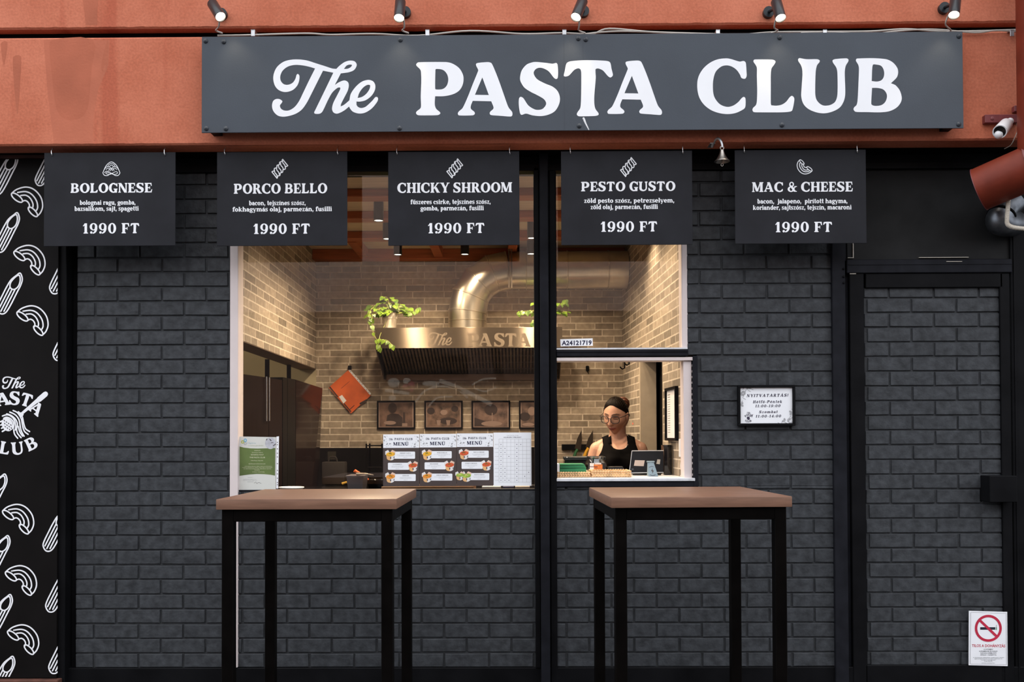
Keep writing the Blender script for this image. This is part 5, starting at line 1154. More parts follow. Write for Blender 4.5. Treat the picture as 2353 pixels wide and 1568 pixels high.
# things lying on the counter by the big window
def on(px, Y): return P(px, 1100, Y).x
t = thing('cream_plate', 'flat white dish at the window edge right of the certificate', 'dish', (on(667, 4.81), 4.86, zk2))
m = MB(); x = on(667, 4.86); m.lathe([(.0001, zk2 + .003), (.04, zk2 + .0005), (.062, zk2 + .028), (.066, zk2 + .03), (.064, zk2 + .034), (.058, zk2 + .03), (.038, zk2 + .008), (.0001, zk2 + .007)], (x, 4.88, 0), None, 32, cap=False); m.build('dish_body', M['white'], t)
t = thing('food_container', 'grey translucent container on the counter left of the menu posters', 'container', (on(815, 5.2), 5.2, zk2))
x0, x1 = on(796, 5.15), on(835, 5.15)
m = MB(); m.loft([[Vector((x0 + i_, 5.15 + j_, z)) for i_, j_ in ((s_, s_), (x1 - x0 - s_, s_), (x1 - x0 - s_, .16 - s_), (s_, .16 - s_))] for s_, z in ((.008, zk2 + .0005), (0, zk2 + .075))]); m.build('box_body', pm('grey_tub', (.075, .068, .075), .3), t, smooth=0)
m = MB(); m.box(x0 - .004, x1 + .004, 5.146, 5.314, zk2 + .075, zk2 + .081, .002); m.build('rim', pm('grey_tub_rim', (.11, .10, .11), .3), t)
t = thing('serving_tongs', 'steel tongs lying across the grey container', 'tongs', (on(845, 5.12), 5.12, zk2 + .08))
for s_ in (-1, 1):
    m = MB(); q0, q1 = P(820, 1103, 5.13), P(858, 1111, 5.12); q0.z = zk2 + .09; q1.z = zk2 + .083
    m.tube([q0 + Vector((0, s_ * .012, 0)), (q0 + q1) / 2 + Vector((0, s_ * .01, .004)), q1], [.009, .004, .003], 8); m.build('arm', M['steel'], t)
t = thing('black_pan', 'black frying pan with orange handle tip on the counter beside the posters', 'pan', (on(862, 5.30), 5.3, zk2))
m = MB(); x = on(872, 5.36); m.lathe([(.0001, zk2 + .004), (.075, zk2 + .001), (.095, zk2 + .045), (.092, zk2 + .045), (.073, zk2 + .006), (.0001, zk2 + .008)], (x, 5.44, 0), None, 32, cap=False); m.build('pan_body', M['black_gloss'], t)
m = MB(); m.tube([(x - .07, 5.39, zk2 + .045), (x - .12, 5.36, zk2 + .085), (x - .14, 5.35, zk2 + .10)], [.008, .010, .009], 10); m.build('handle', orange, t)
t = thing('yellow_knife', 'knife with yellow handle on the back counter in front of the dark splash', 'knife', tuple(P(790, 1093, 6.38)))
q0, q1 = P(786, 1096, 6.40), P(797, 1089, 6.40); yel = pm('yellow_plastic', (.55, .33, .06), .4)
m = MB(); q0.z = 1.009; q1.z = 1.02; m.tube([q0, q1], [.009, .007], 8); m.build('handle', yel, t); m = MB(); m.loft([[q1 + Vector((0, -.001, -.012)), q1 + Vector((0, -.001, .006)), q1 + Vector((0, .001, .006)), q1 + Vector((0, .001, -.012))], [q1 + (q1 - q0) * 3 + Vector((0, -.0005, .0)), q1 + (q1 - q0) * 3 + Vector((0, -.0005, .001)), q1 + (q1 - q0) * 3 + Vector((0, .0005, .001)), q1 + (q1 - q0) * 3 + Vector((0, .0005, 0))]]); m.build('blade', M['steel'], t)
t = thing('wire_rack', 'thin black wire rack on the back counter left of the posters', 'rack', tuple(P(860, 1100, 6.4)))
a_, b_, c_, d_ = rect(842, 1020, 878, 1090, 6.42); c_ = 1.0
m = MB()
for x in (a_, b_):
    for y in (6.42, 6.56): m.tube([(x, y, c_ + .0005), (x, y, d_)], .006, 6)
m.build('upright', M['tube'], t, smooth=0)
for z in (d_ - .01, c_ + .12): m = MB(); m.box(a_, b_, 6.415, 6.565, z - .008, z, .002); m.build('shelf', M['tube'], t)
t = thing('wood_crate', 'low wooden tray on the counter seen just under the menu posters', 'tray', (on(1000, 4.9), 4.95, zk2))
x0, x1 = on(880, 4.9), on(1090, 4.9)
wd_ = pm('light_wood', (.20, .10, .045), .6, var=.3, scale=6, stretch=(2, 12, 12))
m = MB(); m.box(x0, x1, 4.84, 5.1, zk2 + .0005, zk2 + .012, .002); m.build('base', wd_, t)
for y in (4.84, 5.09): m = MB(); m.box(x0, x1, y, y + .01, zk2 + .0125, zk2 + .036, .002); m.build('rail', wd_, t)
for px0, px1, col, lab, rgb in ((1108, 1150, 'w', 'white paper box edge under the allergen table, left one', (.62, .62, .66)), (1156, 1180, 'b', 'dark blue box edge under the allergen table, middle one', (.05, .06, .16)), (1184, 1217, 'w', 'pale box edge under the allergen table, right one', (.50, .45, .42))):
    x0, x1 = on(px0, 4.86), on(px1, 4.86); t = thing('carton', lab, 'box', (x0, 4.86, zk2), 'cartons under the allergen table'); mt = pm('carton_' + str(px0), rgb, .6)
    m = MB(); m.box(x0, x1, 4.84, 4.98, zk2 + .0005, zk2 + .028, .001); m.build('carton_body', mt, t); m = MB(); m.box(x0 - .001, x1 + .001, 4.839, 4.981, zk2 + .028, zk2 + .034, .001); m.build('carton_lid', mt, t)
# ------------------------------------------------------------------ serving hatch
cz0 = ZS + .0004
straw = pm('braided_straw', (.62, .40, .21), .75, var=.35, scale=30)
def basket(px0, px1, y_top, Y, dep, label):
    x0, x1 = P(px0, 1090, Y).x, P(px1, 1090, Y).x; z1 = P(px0, y_top, Y).z; t = thing('straw_basket', label, 'basket', ((x0 + x1) / 2, Y, cz0), 'braided straw baskets on the hatch sill')
    m = MB(); m.box(x0 + .006, x1 - .006, Y + .006, Y + dep - .006, cz0, cz0 + .008); m.build('base', straw, t, smooth=0)
    rows = 3; h_ = (z1 - cz0) / rows
    m = MB()
    for k in range(rows):
        z = cz0 + h_ * (k + .5)
        for side in range(4):
            if side in (0, 2): L_ = x1 - x0
            else: L_ = dep
            n_ = int(L_ / .0125)
            for i in range(n_):
                u = (i + .5) / n_ * L_ - L_ / 2
                if side == 0: c_ = Vector(((x0 + x1) / 2 + u, Y + .005, z)); ax_ = Vector((1, 0, 0))
                elif side == 2: c_ = Vector(((x0 + x1) / 2 + u, Y + dep - .005, z)); ax_ = Vector((1, 0, 0))
                elif side == 1: c_ = Vector((x0 + .005, Y + dep / 2 + u, z)); ax_ = Vector((0, 1, 0))
                else: c_ = Vector((x1 - .005, Y + dep / 2 + u, z)); ax_ = Vector((0, 1, 0))
                tl = (.42 if k % 2 else -.42)
                R_ = Matrix.Rotation(tl, 3, 'Y') if side in (0, 2) else Matrix.Rotation(tl, 3, 'X')
                m.ball(c_, (.0095, .0055, h_ * .5) if side in (0, 2) else (.0055, .0095, h_ * .5), R_, 6, 5)
    m.build('braided_wall', straw, t, smooth=60)
basket(1279, 1356.5, 1085, 4.74, .20, 'braided straw basket with green napkins, left one on the hatch sill')
basket(1359, 1451, 1082, 4.74, .20, 'braided straw basket, right one on the hatch sill before the jar')
green = pm('green_napkin', (.035, .25, .105), .7, var=.15)
for i, (x0, x1, y0, y1, lab) in enumerate(((1287, 1350, 1077, 1085, 'lowest dark green folded napkin in the left basket'), (1287, 1347, 1071, 1076.5, 'middle green folded napkin in the left basket'), (1287, 1343, 1066.5, 1070.5, 'topmost bright green folded napkin in the left basket'))):
    Yn = 4.775; a_, b_ = P(x0, 1075, Yn).x, P(x1, 1075, Yn).x; c_, d_ = P(x0, y1, Yn).z, P(x0, y0, Yn).z
    if i == 0: c_ = cz0 + .0085
    m = MB(); r_ = Matrix.Translation(((a_ + b_) / 2, 4.83, 0)) @ Matrix.Rotation((i - 1) * .05, 4, 'Z')
    w_ = (b_ - a_) / 2; m.box(-w_, w_, -.055, .055, c_ + .001, (c_ + d_) / 2 - .0003, .0015, 1, r_); m.box(-w_, w_ - .004, -.053, .055, (c_ + d_) / 2 + .0003, d_, .0015, 1, r_)
    tag(m.build('folded_napkin', green), lab, 'napkin', 'green napkins in the straw basket')
a_, b_ = P(1276, 1075, 4.79).x, P(1285.5, 1075, 4.79).x
m = MB(); m.box(a_, b_, 4.78, 4.88, cz0 + .0086, P(1280, 1066, 4.79).z, .002); tag(m.build('white_napkin', M['white']), 'white folded napkin standing at the left side of the basket', 'napkin')
# jar with a label
Yj = 5.06; xj = P(1369, 1080, Yj).x; kj = Yj / F
t = thing('storage_jar', 'clear rounded glass jar with a printed label behind the straw basket', 'jar', (xj, Yj, cz0))
jz = lambda y: P(1369, y, Yj).z
m = MB(); m.lathe([(.0001, cz0 + .003), (24 * kj, cz0), (27 * kj, cz0 + .01), (27 * kj, jz(1070)), (25.5 * kj, jz(1063)), (20 * kj, jz(1056.5)), (19.5 * kj, jz(1053)), (20.5 * kj, jz(1051)), (20.5 * kj, jz(1049)), (19 * kj, jz(1049)), (18.5 * kj, jz(1056.5)), (24.5 * kj, jz(1064)), (25.8 * kj, jz(1071)), (25.8 * kj, cz0 + .012), (.0001, cz0 + .008)], (xj, Yj, 0), None, 36, cap=False)
m.build('jar_glass', glass_mat('jar_glass', .16, (.80, .82, .84)), t)
m = MB(); m.lathe([(.0001, cz0 + .009), (25 * kj, cz0 + .013), (25 * kj, jz(1082)), (.0001, jz(1080))], (xj, Yj, 0), None, 30, cap=False); m.build('jar_contents', pm('dark_contents', (.03, .03, .035), .5), t)
m = MB()
for k in range(26):
    rr, an = .012 * math.sqrt(k / 2) * .9, k * 2.4; m.ball((xj - .03 + rr * math.cos(an) * .6, Yj + .09 + rr * math.sin(an) * .4, jz(1054) + random.random() * .006), (.004, .004, .003), None, 6, 4)
m.bm.free()
def on_jar(name, pts, mat, lift):
    mm = MB(); R_ = 27 * kj + lift; nx = 10
    x0_, x1_, y0_, y1_ = pts
    rings = []
    for i in range(nx + 1):
        an = math.asin(max(-.99, min(.99, (x0_ + (x1_ - x0_) * i / nx - 1369) / 27)));
        rings.append((xj + R_ * math.sin(an), Yj - R_ * math.cos(an)))
    for (xa, ya_), (xb, yb_) in zip(rings, rings[1:]): mm.face([(xa, ya_, jz(y1_)), (xb, yb_, jz(y1_)), (xb, yb_, jz(y0_)), (xa, ya_, jz(y0_))])
    return mm.build(name, mat, t, smooth=60)
on_jar('label_dark', (1350, 1391, 1064, 1084), pm('label_dark', (.03, .03, .035), .4), .0006)
on_jar('label_white', (1354, 1364, 1064, 1084), M['white'], .0012); on_jar('label_band', (1354, 1371, 1071.5, 1073), pm('label_violet', (.10, .02, .06), .5), .0018)
on_jar('label_orange', (1362.5, 1382, 1067, 1084), pm('label_orange', (.80, .22, .05), .5, var=.4, scale=60), .0015); on_jar('label_white_top', (1365, 1379, 1063.5, 1067), M['white'], .0021)
# boxes and devices on the counter
def devbox(name, label, cat, x0, y0, x1, y1, Y, dep, mat, bev=.003, z0=None):
    a_, b_, c_, d_ = rect(x0, y0, x1, y1, Y); c_ = cz0 if z0 is None else z0
    return a_, b_, c_, d_
a_, b_, c_, d_ = devbox('', '', '', 1300, 1050, 1392, 1100, 5.13, .1, None)
t = thing('cash_box', 'low black metal cash box behind the green napkins', 'cash box', ((a_ + b_) / 2, 5.2, c_))
m = MB(); m.box(a_ - .005, b_, 5.155, 5.30, 1.035, d_ - .02, .004); m.build('box_body', M['black_gloss'], t); m = MB(); m.box(a_ - .007, b_ + .002, 5.153, 5.302, d_ - .0195, d_, .003); m.build('box_lid', M['lamp_body'], t)
m = MB(); p = P(1303, 1050.5, 5.15); m.ball((p.x, 5.153, d_ - .004), .003); m.build('lock', M['chrome'], t)
a_, b_, c_, d_ = devbox('', '', '', 1397, 1073, 1434, 1098, 5.02, .1, None)
t = thing('receipt_printer', 'small black receipt printer between the jar and the tablet', 'printer', ((a_ + b_) / 2, 5.05, c_))
m = MB(); m.box(a_, b_, 5.02, 5.12, c_, d_ - .006, .004, 2); m.build('printer_body', M['black_gloss'], t); m = MB(); m.box(a_ + .004, b_ - .004, 5.022, 5.10, d_ - .0058, d_, .002); m.build('printer_lid', M['lamp_body'], t)
# till tablet seen from behind
Yt = 4.96
t = thing('till_tablet', 'dark tablet till seen from behind at the right of the hatch', 'tablet', tuple(P(1490, 1098, Yt)))
q = [(1452, 1037), (1524.5, 1036.5), (1524.5, 1086), (1446, 1087.5)]
f0 = [P(x, y, Yt + (.03 if y < 1050 else 0)) for x, y in q]
m = MB(); m.loft([f0, [v + Vector((0, .012, .003)) for v in f0]]); m.build('screen_back', pm('tablet_back', (.008, .008, .010), .4, var=.2, spec=.15), t, smooth=0)
m = MB(); m.tube([f0[0] + Vector((0, 0, .001)), f0[1] + Vector((0, 0, .001))], .0025, 6); m.tube([f0[0], f0[3]], .002, 6); m.tube([f0[3], f0[2]], .0022, 6); m.build('edge', M['galv'], t)
def on_tab(name, pts, mat, lift=.001):
    mm = MB(); n_ = (f0[1] - f0[0]).cross(f0[3] - f0[0]).normalized()
    if n_.y > 0: n_ = -n_
    vs = []
    for x, y in pts:
        dr_ = (P(x, y, Yt) - CAM); tt = (f0[0] - CAM).dot(n_) / dr_.dot(n_); vs.append(CAM + dr_ * tt + n_ * lift)
    mm.face(vs); return mm.build(name, mat, t, smooth=0)
on_tab('sticker', [(1459, 1058), (1481.5, 1058.5), (1479, 1072), (1456.5, 1071)], pm('sticker_beige', (.52, .43, .38), .6)); on_tab('sticker', [(1510.5, 1056), (1517.5, 1056.5), (1516, 1067.5), (1508, 1066.5)], pm('sticker_grey', (.42, .38, .33), .6)); on_tab('port', [(1451, 1077), (1456, 1077), (1456, 1081), (1451, 1081)], M['black_gloss'])
m = MB(); x = P(1488, 1090, Yt).x; m.box(x - .075, x + .075, Yt + .02, Yt + .12, cz0, cz0 + .012, .003); m.box(x - .02, x + .02, Yt + .03, Yt + .05, cz0 + .012, f0[3].z + .05, .003); m.build('stand', M['black_gloss'], t)
Yc = 4.84
t = thing('charging_stand', 'pale blue charging stand with lightning bolt in front of the till tablet', 'stand', tuple(P(1500, 1098, Yc)))
blu = pm('pale_blue_plastic', (.23, .32, .38), .45, var=.05)
zt_ = P(1497, 1064, Yc).z; zb_ = cz0
xa0, xa1 = P(1488, 1064, Yc).x, P(1502.5, 1064, Yc).x; xb0, xb1 = P(1489.5, 1098, Yc).x, P(1512, 1098, Yc).x
m = MB(); m.loft([[Vector((xb0, Yc - .01, zb_)), Vector((xb1, Yc - .01, zb_)), Vector((xb1, Yc + .05, zb_)), Vector((xb0, Yc + .05, zb_))], [Vector((xa0, Yc, zt_)), Vector((xa1, Yc, zt_)), Vector((xa1, Yc + .008, zt_)), Vector((xa0, Yc + .008, zt_))]]); m.build('stand_body', blu, t, smooth=0)
m = MB(); m.box(xa0 - .004, xa1 + .004, Yc - .004, Yc + .012, zt_ + .002, zt_ + .009, .002); m.box((xa0 + xa1) / 2 - .006, (xa0 + xa1) / 2 + .006, Yc, Yc + .008, zt_, zt_ + .002); m.build('clip', blu, t)
def stand_art():
    A = Art(Yc)
    A.poly([(1499.6, 1076), (1496.2, 1083.4), (1499.2, 1083.2), (1499, 1089.6), (1502.2, 1081.6), (1499.4, 1081.8)])
    A.line([(1492, 1074.5), (1496.5, 1072.3), (1501.5, 1073.2)], .9, smooth=3); A.line([(1493.8, 1091.2), (1499.5, 1093.6), (1506, 1091.5)], 1, smooth=3)
    o = A.build('bolt_print', ph_dark, t)
    for v in o.data.vertices:
        k_ = (v.co.z - zb_) / (zt_ - zb_); y_ = Yc - .01 + .01 * k_ - .0006; d_ = v.co - CAM; v.co = CAM + d_ * ((y_ - CAM.y) / d_.y)
stand_art()
a_, b_ = P(1526, 1060, 5.0).x, P(1563, 1060, 5.0).x; d_ = P(1540, 1023, 5.0).z
t = thing('black_speaker', 'tall black box speaker standing at the right side of the hatch', 'speaker', ((a_ + b_) / 2, 5.05, cz0))
m = MB(); m.box(a_, a_ + (b_ - a_) * .5, 5.0, 5.1, cz0, d_, .004, 2); m.build('cabinet_front', M['black_gloss'], t); m = MB(); m.box(a_ + (b_ - a_) * .53, b_, 5.004, 5.1, cz0, d_ - .001, .004, 2); m.build('cabinet_side', pm('dark_umber', (.040, .026, .020), .5), t); m = MB(); m.box(a_ + (b_ - a_) * .5, a_ + (b_ - a_) * .53, 5.006, 5.09, cz0, d_ - .002); m.build('edge_trim', pm('gold_line', (.40, .32, .18), .4, .5), t, smooth=0)
a_, b_, c_, d_ = rect(1562.5, 1009, 1572.5, 1051, 4.80)
t = thing('wall_charger', 'white plastic charger on the right side of the hatch opening', 'charger', ((a_ + b_) / 2, 4.82, c_))
xw = rx(4.82); m = MB(); m.box(a_, min(b_, xw), 4.80, 4.84, c_, d_, .003); m.build('charger_body', M['plastic_white'], t); m = MB(); m.tube(curve([((a_ + b_) / 2, 4.82, c_), ((a_ + b_) / 2 - .005, 4.82, c_ - .05), ((a_ + b_) / 2 + .004, 4.815, cz0 + .02), ((a_ + b_) / 2 - .01, 4.80, cz0 + .004)], 6), .002, 6); m.build('cable', M['plastic_white'], t)
m = MB(); m.tube(curve([tuple(P(x, y, Y)) for x, y, Y in ((1575, 1097.5, 4.70), (1585, 1096, 4.69), (1592, 1093, 4.68), (1596, 1088, 4.66))], 5), .0032, 8); tag(m.build('white_cable', M['plastic_white']), 'short white cable curling up at the right end of the hatch sill', 'cable')
# framed list on the right brick wall
t = thing('framed_list', 'black framed printed list on the right brick wall seen at a slant', 'framed list', (rx(5.0), 5.0, 1.30))
ya0, ya1 = 4.86, 5.135; za0 = P(1549, 1013, 5.0).z; za1 = P(1549, 890.5, 5.0).z
def onwall(m_, y0, y1, z0, z1, o0, o1):
    q = [(rx(y0) - o0, y0), (rx(y1) - o0, y1), (rx(y1) - o1, y1), (rx(y0) - o1, y0)]; m_.loft([[Vector((x, y, z)) for x, y in q] for z in (z0, z1)])
m = MB()
for y0, y1, z0, z1 in ((ya0, ya1, za1 - .014, za1), (ya0, ya1, za0, za0 + .014), (ya0, ya0 + .016, za0 + .014, za1 - .014), (ya1 - .016, ya1, za0 + .014, za1 - .014)): onwall(m, y0, y1, z0, z1, .018, .001)
m.build('frame', M['black'], t, smooth=0); m = MB(); onwall(m, ya0 + .015, ya1 - .015, za0 + .013, za1 - .013, .008, .001); m.build('paper', M['white_print'], t, smooth=0)
m = MB(); n_ = 17
for i in range(n_):
    z = za1 - .04 - i * (za1 - za0 - .07) / n_; h_ = .004 if i > 1 else .006
    onwall(m, ya1 - .10, ya1 - .04, z, z + h_, .0088, .0082)
    if i != 2: onwall(m, ya0 + .035, ya0 + .05, z, z + h_, .0088, .0082)
m.build('list_rows', grey, t, smooth=0)
# wall hooks, socket, knife rack with knives
for px, y, Y, lab in ((1438, 842, 6.62, 'black coat hook on the right brick wall, nearer the corner'), (1453, 833, 6.42, 'black coat hook on the right brick wall, further from the corner')):
    x = rx(Y); z = P(px, y, Y).z; m = MB(); m.tube([(x - .004, Y, z + .03), (x - .004, Y, z - .012), (x - .02, Y - .01, z - .02), (x - .035, Y - .02, z - .012), (x - .035, Y - .02, z - .004)], .005, 8); m.box(x - .008, x - .001, Y - .012, Y + .012, z - .015, z + .03); tag(m.build('coat_hook', M['black']), lab, 'hook', 'black hooks on the kitchen wall')
a_, b_, c_, d_ = rect(1346.5, 841, 1353.5, 853, YI - .02); m = MB(); m.box(a_, b_, YI - .02, YI - .001, c_, d_, .003); m.tube([((a_ + b_) / 2, YI - .008, c_), ((a_ + b_) / 2 + .01, YI - .006, c_ - .02)], .002, 6); tag(m.build('wall_socket', M['black']), 'small black box with wire on the brick wall above the person', 'socket')
p = P(1459, 974, 6.3); m = MB(); m.lathe([(.0001, .004), (.006, .002), (.006, 0)], (rx(6.3), 6.3, p.z), (-1, 0, 0), 10); tag(m.build('indicator_light', emit('red_led', (1, .08, .04), 2.0)), 'tiny red indicator light on the brick wall right of the person', 'indicator light')
a_, b_, c_, d_ = rect(1291, 1021.5, 1352, 1034.5, YI - .03); m = MB(); m.box(a_, b_, YI - .03, YI - .001, c_, d_, .002); tag(m.build('knife_rack', M['black']), 'black magnetic knife rack bar on the brick wall left of the person', 'knife rack')
blade = pm('dark_blade', (.085, .07, .055), .35, .9)
for (tx, ty, bx, by, hx, hy, w_, mt, lab) in ((1337, 989, 1327, 1033, 1320, 1050, 7.5, pm('green_handle', (.012, .09, .03), .5), 'big knife with green handle on the magnetic rack'), (1363.5, 989, 1352, 1030, 1343, 1050, 7.5, pm('yellow_handle', (.70, .36, .02), .5), 'big knife with yellow handle on the magnetic rack nearer the person')):
    Yk = YI - .034; t = thing('kitchen_knife', lab, 'knife', tuple(P(bx, by, Yk)), 'knives on the magnetic rack')
    T_, B_, H_ = P(tx, ty, Yk), P(bx, by, Yk), P(hx, hy, Yk); ax_ = (T_ - B_).normalized(); sd = ax_.cross(Vector((0, 1, 0))); kk = Yk / F * w_
    out = [B_ - sd * kk, B_ + sd * kk * .9, (B_ + T_) / 2 + sd * kk * .85, T_ + sd * kk * .1, (B_ + T_) / 2 - sd * kk * .7]
    m = MB(); m.loft([out, [v + Vector((0, .002, 0)) for v in out]]); m.build('blade', blade, t, smooth=0)
    m = MB(); m.tube([B_ + Vector((0, .001, 0)), (B_ + H_) / 2 + Vector((0, -.002, 0)) + sd * .004, H_], [.011, .010, .013], 10); m.build('handle', mt, t)
# ------------------------------------------------------------------ prints on the window glass
YW = YG - .0012
brown = pm('brown_poster', (.066, .047, .044), .45, var=.12, scale=9); hdr = pm('dark_blue_print', (.018, .018, .06), .5)
cupw = pm('cup_white', (.80, .76, .74), .5); cupt = pm('cup_tan', (.80, .46, .20), .5); flp = pm('flap_pink', (.80, .55, .42), .5)
sauce = {'y': pm('noodle_yellow', (.85, .42, .03), .5, var=.25, scale=90), 'o': pm('noodle_orange', (.82, .28, .03), .5, var=.3, scale=90), 'r': pm('noodle_red', (.65, .10, .03), .5, var=.35, scale=90), 'g': pm('noodle_green', (.33, .48, .06), .5, var=.4, scale=90)}
herb = pm('herb_green', (.09, .15, .02), .5); egg = pm('cheese_pale', (.90, .66, .30), .5)
def bowl(t, cx_, cy_, c, s=1.0, flip=False):
    k = .0006
    A = Art(YW); A.poly([(cx_ - 10 * s, cy_ - 2 * s), (cx_ + 1 * s, cy_ + 1.5 * s), (cx_ + .5 * s, cy_ + 12 * s), (cx_ - 5 * s, cy_ + 11 * s), (cx_ - 8 * s, cy_ + 8.5 * s)]); t = A.build('pasta_cup', cupt, t, k * 1.5)
    A = Art(YW); A.poly([(cx_ - 12 * s, cy_ - 9 * s), (cx_ - 5.5 * s, cy_ - 12.5 * s), (cx_ - 1.5 * s, cy_ - 6 * s), (cx_ - 10 * s, cy_ - .5 * s), (cx_ - 12 * s, cy_ - 2 * s)]); A.build('cup_flap', cupw, t, k)
    A = Art(YW); A.poly([(cx_ + 11.5 * s, cy_ - 9 * s), (cx_ + 4 * s, cy_ - 12.5 * s), (cx_ - .5 * s, cy_ - 7 * s), (cx_ + 10 * s, cy_ - 1 * s)]); A.build('cup_flap', flp, t, k)
    A = Art(YW); A.poly([(cx_ + 1 * s, cy_ + 1.5 * s), (cx_ + 10.5 * s, cy_ - 2 * s), (cx_ + 8.5 * s, cy_ + 8.5 * s), (cx_ + 5 * s, cy_ + 11 * s), (cx_ + .5 * s, cy_ + 12 * s)]); A.build('cup_front', cupw, t, k * 1.5)
    A = Art(YW); A.ell(cx_ + .2 * s, cy_ - 2.4 * s, 10.2 * s, 5.0 * s, -4); A.build('noodles', sauce[c], t, k * 2)
    A = Art(YW); A.ell(cx_ - 1 * s, cy_ - 4.3 * s, 3.2 * s, .9 * s, -10, 10); A.ell(cx_ + 2 * s, cy_ - 3 * s, 1.3 * s, .6 * s, 30, 8); A.build('herbs', herb if c != 'g' else egg, t, k * 2.6)
    A = Art(YW); A.ell(cx_ + .5 * s, cy_ + 6 * s, 1.2 * s, 2.6 * s, 0, 10); A.ell(cx_ + 8 * s, cy_ + 5 * s, .8 * s, 2.4 * s, 12, 8); A.build('cup_logo', hdr, t, k * 2.6)
posters = [(880.2, 963.6, 998.6, 1118.0, ['SHRIMP PASTA', 'LA GOMBÓCA', 'GNOCCHI'], 'yro', 'left brown menu poster on the window glass, headed MENÜ with SHRIMP PASTA first'),
           (964.4, 1048.8, 997.6, 1117.4, ['PORCO BELLO', 'BOLOGNESE', 'CHICKY SHROOM'], 'yro', 'middle brown menu poster on the window glass, headed MENÜ with PORCO BELLO first'),
           (1049.4, 1133.2, 996.4, 1117.0, ['MAC & CHEESE', 'CURRY CHICKEN', 'PESTO GUSTO'], 'rro', 'right brown menu poster on the window glass, headed MENÜ with MAC & CHEESE first')]
desc = [[('garnéla, fokhagyma, chili, fehérborszósz,', 'petrezselyem, parmezán, spagetti'), ('vegyes gomba, tejszínes szósz,', 'kakukkfű, parmezán, spagetti'), ('paradicsomszósz, bazsalikom,', 'mozzarella, parmezán, gnocchi')], [('bacon, tejszínes szósz, fokhagymás olaj,', 'parmezán, fusilli'), ('bolognai ragu, gomba, bazsalikom,', 'sajt, spagetti'), ('fűszeres csirke, tejszínes szósz, gomba,', 'parmezán, fusilli')], [('bacon, jalapeno, pirított hagyma,', 'sajtszósz, tejszín, macaroni'), ('curry szósz, csirke, koriander,', 'parmezán, fusilli'), ('zöld pesto szósz, petrezselyem,', 'zöld olaj, parmezán, fusilli')]]
for i, (x0, x1, y0, y1, tt_, cols, lab) in enumerate(posters):
    t = thing('menu_poster', lab, 'menu poster', tuple(P((x0 + x1) / 2, y1, YW)), 'menu posters on the window glass')
    a_, b_, c_, d_ = rect(x0, y0, x1, y1, YW); m = MB(); m.box(a_, b_, YW, YG - .0001, c_, d_); m.build('sheet', brown, t, smooth=0)
    A = Art(YW); A.poly([(x0 + .2, y0 + .2), (x1 - .2, y0 - .3), (x1 - .2, y0 + 30.8), (x0 + .2, y0 + 31.3)]); A.build('header', M['white'], t, .0003)
    A = Art(YW); A.outline('The', lambda x, y: (x0 + 14 + (x - 127) / 2048 * 8.5, y0 + 8.8 + (y - 140) / 1105 * 5)); A.text('PASTA CLUB', x0 + 26.5, x0 + 68, y0 + 13.2, 4.9, space=.1); A.build('headline', hdr, t, .0007)
    A = Art(YW); A.text('MENÜ', x0 + 23.5, x0 + 59, y0 + 25.8, 7.8, space=.06); A.build('title', hdr, t, .0007)
    A = Art(YW, [(0, x1 - .3, 1), (0, x0 + .3, -1), (1, y0 + .4, -1), (1, y0 + 30.6, 1)]); W_ = x1 - x0
    scatter(A, [(x0 + u, y0 + v) for u, v in ((4, 6), (9, 4), (7, 11), (3, 14), (8, 17), (3, 20), (9, 22), (4, 26), (12, 26), (16, 22), (18, 27), (8, 28), (W_ - 4, 6), (W_ - 10, 5), (W_ - 7, 11), (W_ - 3, 15), (W_ - 8, 18), (W_ - 16, 21), (W_ - 10, 23), (W_ - 4, 25), (W_ - 18, 27), (W_ - 11, 28))], .055, 9)
    A.build('pasta_border', grey, t, .0007)
    dy = y0 - 998.6
    for r, (cx0, cx1, cy0, cy1, bx) in enumerate(((25.4, 73.6, 1038.2, 1054.7, 17), (11.2, 60, 1063.9, 1080.2, 68.6), (25.4, 75, 1089.9, 1105.9, 17))):
        A = Art(YW); A.rrect(x0 + cx0, cy0 + dy, x0 + cx1, cy1 + dy, 2); cd_ = A.build('card', M['white'], t, .0003)
        lo, hi = x0 + cx0 + (5 if bx < 30 else 2), x0 + cx1 - (1.5 if bx < 30 else 7); mid = (lo + hi) / 2
        A = Art(YW); n_ = len(tt_[r]); A.text(tt_[r], mid - n_ * 1.05, mid + n_ * 1.05, cy0 + dy + 4.9, 2.6); A.build('card_title', grey, cd_, .0006)
        for j, s_ in enumerate(desc[i][r]): w_ = len(s_) * .47; sans('card_text', s_, mid - w_, mid + w_, cy0 + dy + 8.3 + j * 2.4, 1.35, YW, grey, cd_, .0006)
        sans('card_price', '1990 FT', mid - 4.5, mid + 4.5, cy0 + dy + 14.6, 1.5, YW, grey, cd_, .0006)
        if i == 2 and r == 2: bowl(t, x0 + 7, cy0 + dy + 6.5, 'g', .85); bowl(t, x0 + 22.5, cy0 + dy + 8.2, 'g')
        else: bowl(t, x0 + bx, (cy0 + cy1) / 2 + dy + .3, cols[r])
t = thing('allergen_table', 'white allergen table sheet on the window glass right of the menu posters', 'sheet', tuple(P(1177, 1117, YW)))
a_, b_, c_, d_ = rect(1134, 994.5, 1221, 1117, YW); m = MB(); m.box(a_, b_, YW, YG - .0001, c_, d_); m.build('sheet', M['white'], t, smooth=0)
sans('heading', 'THE PASTA CLUB', 1164, 1191, 1002.2, 1.9, YW, grey, t, .0004); sans('heading', 'ALLERGÉN TÁBLÁZAT', 1157, 1198, 1006.6, 2.3, YW, hdr, t, .0004, .01)
A = Art(YW); gx = [1137, 1146.5] + [1146.5 + 9.1 * k for k in range(1, 9)]; gy = [1009.5, 1017.3] + [1017.3 + 9.15 * k for k in range(1, 11)]
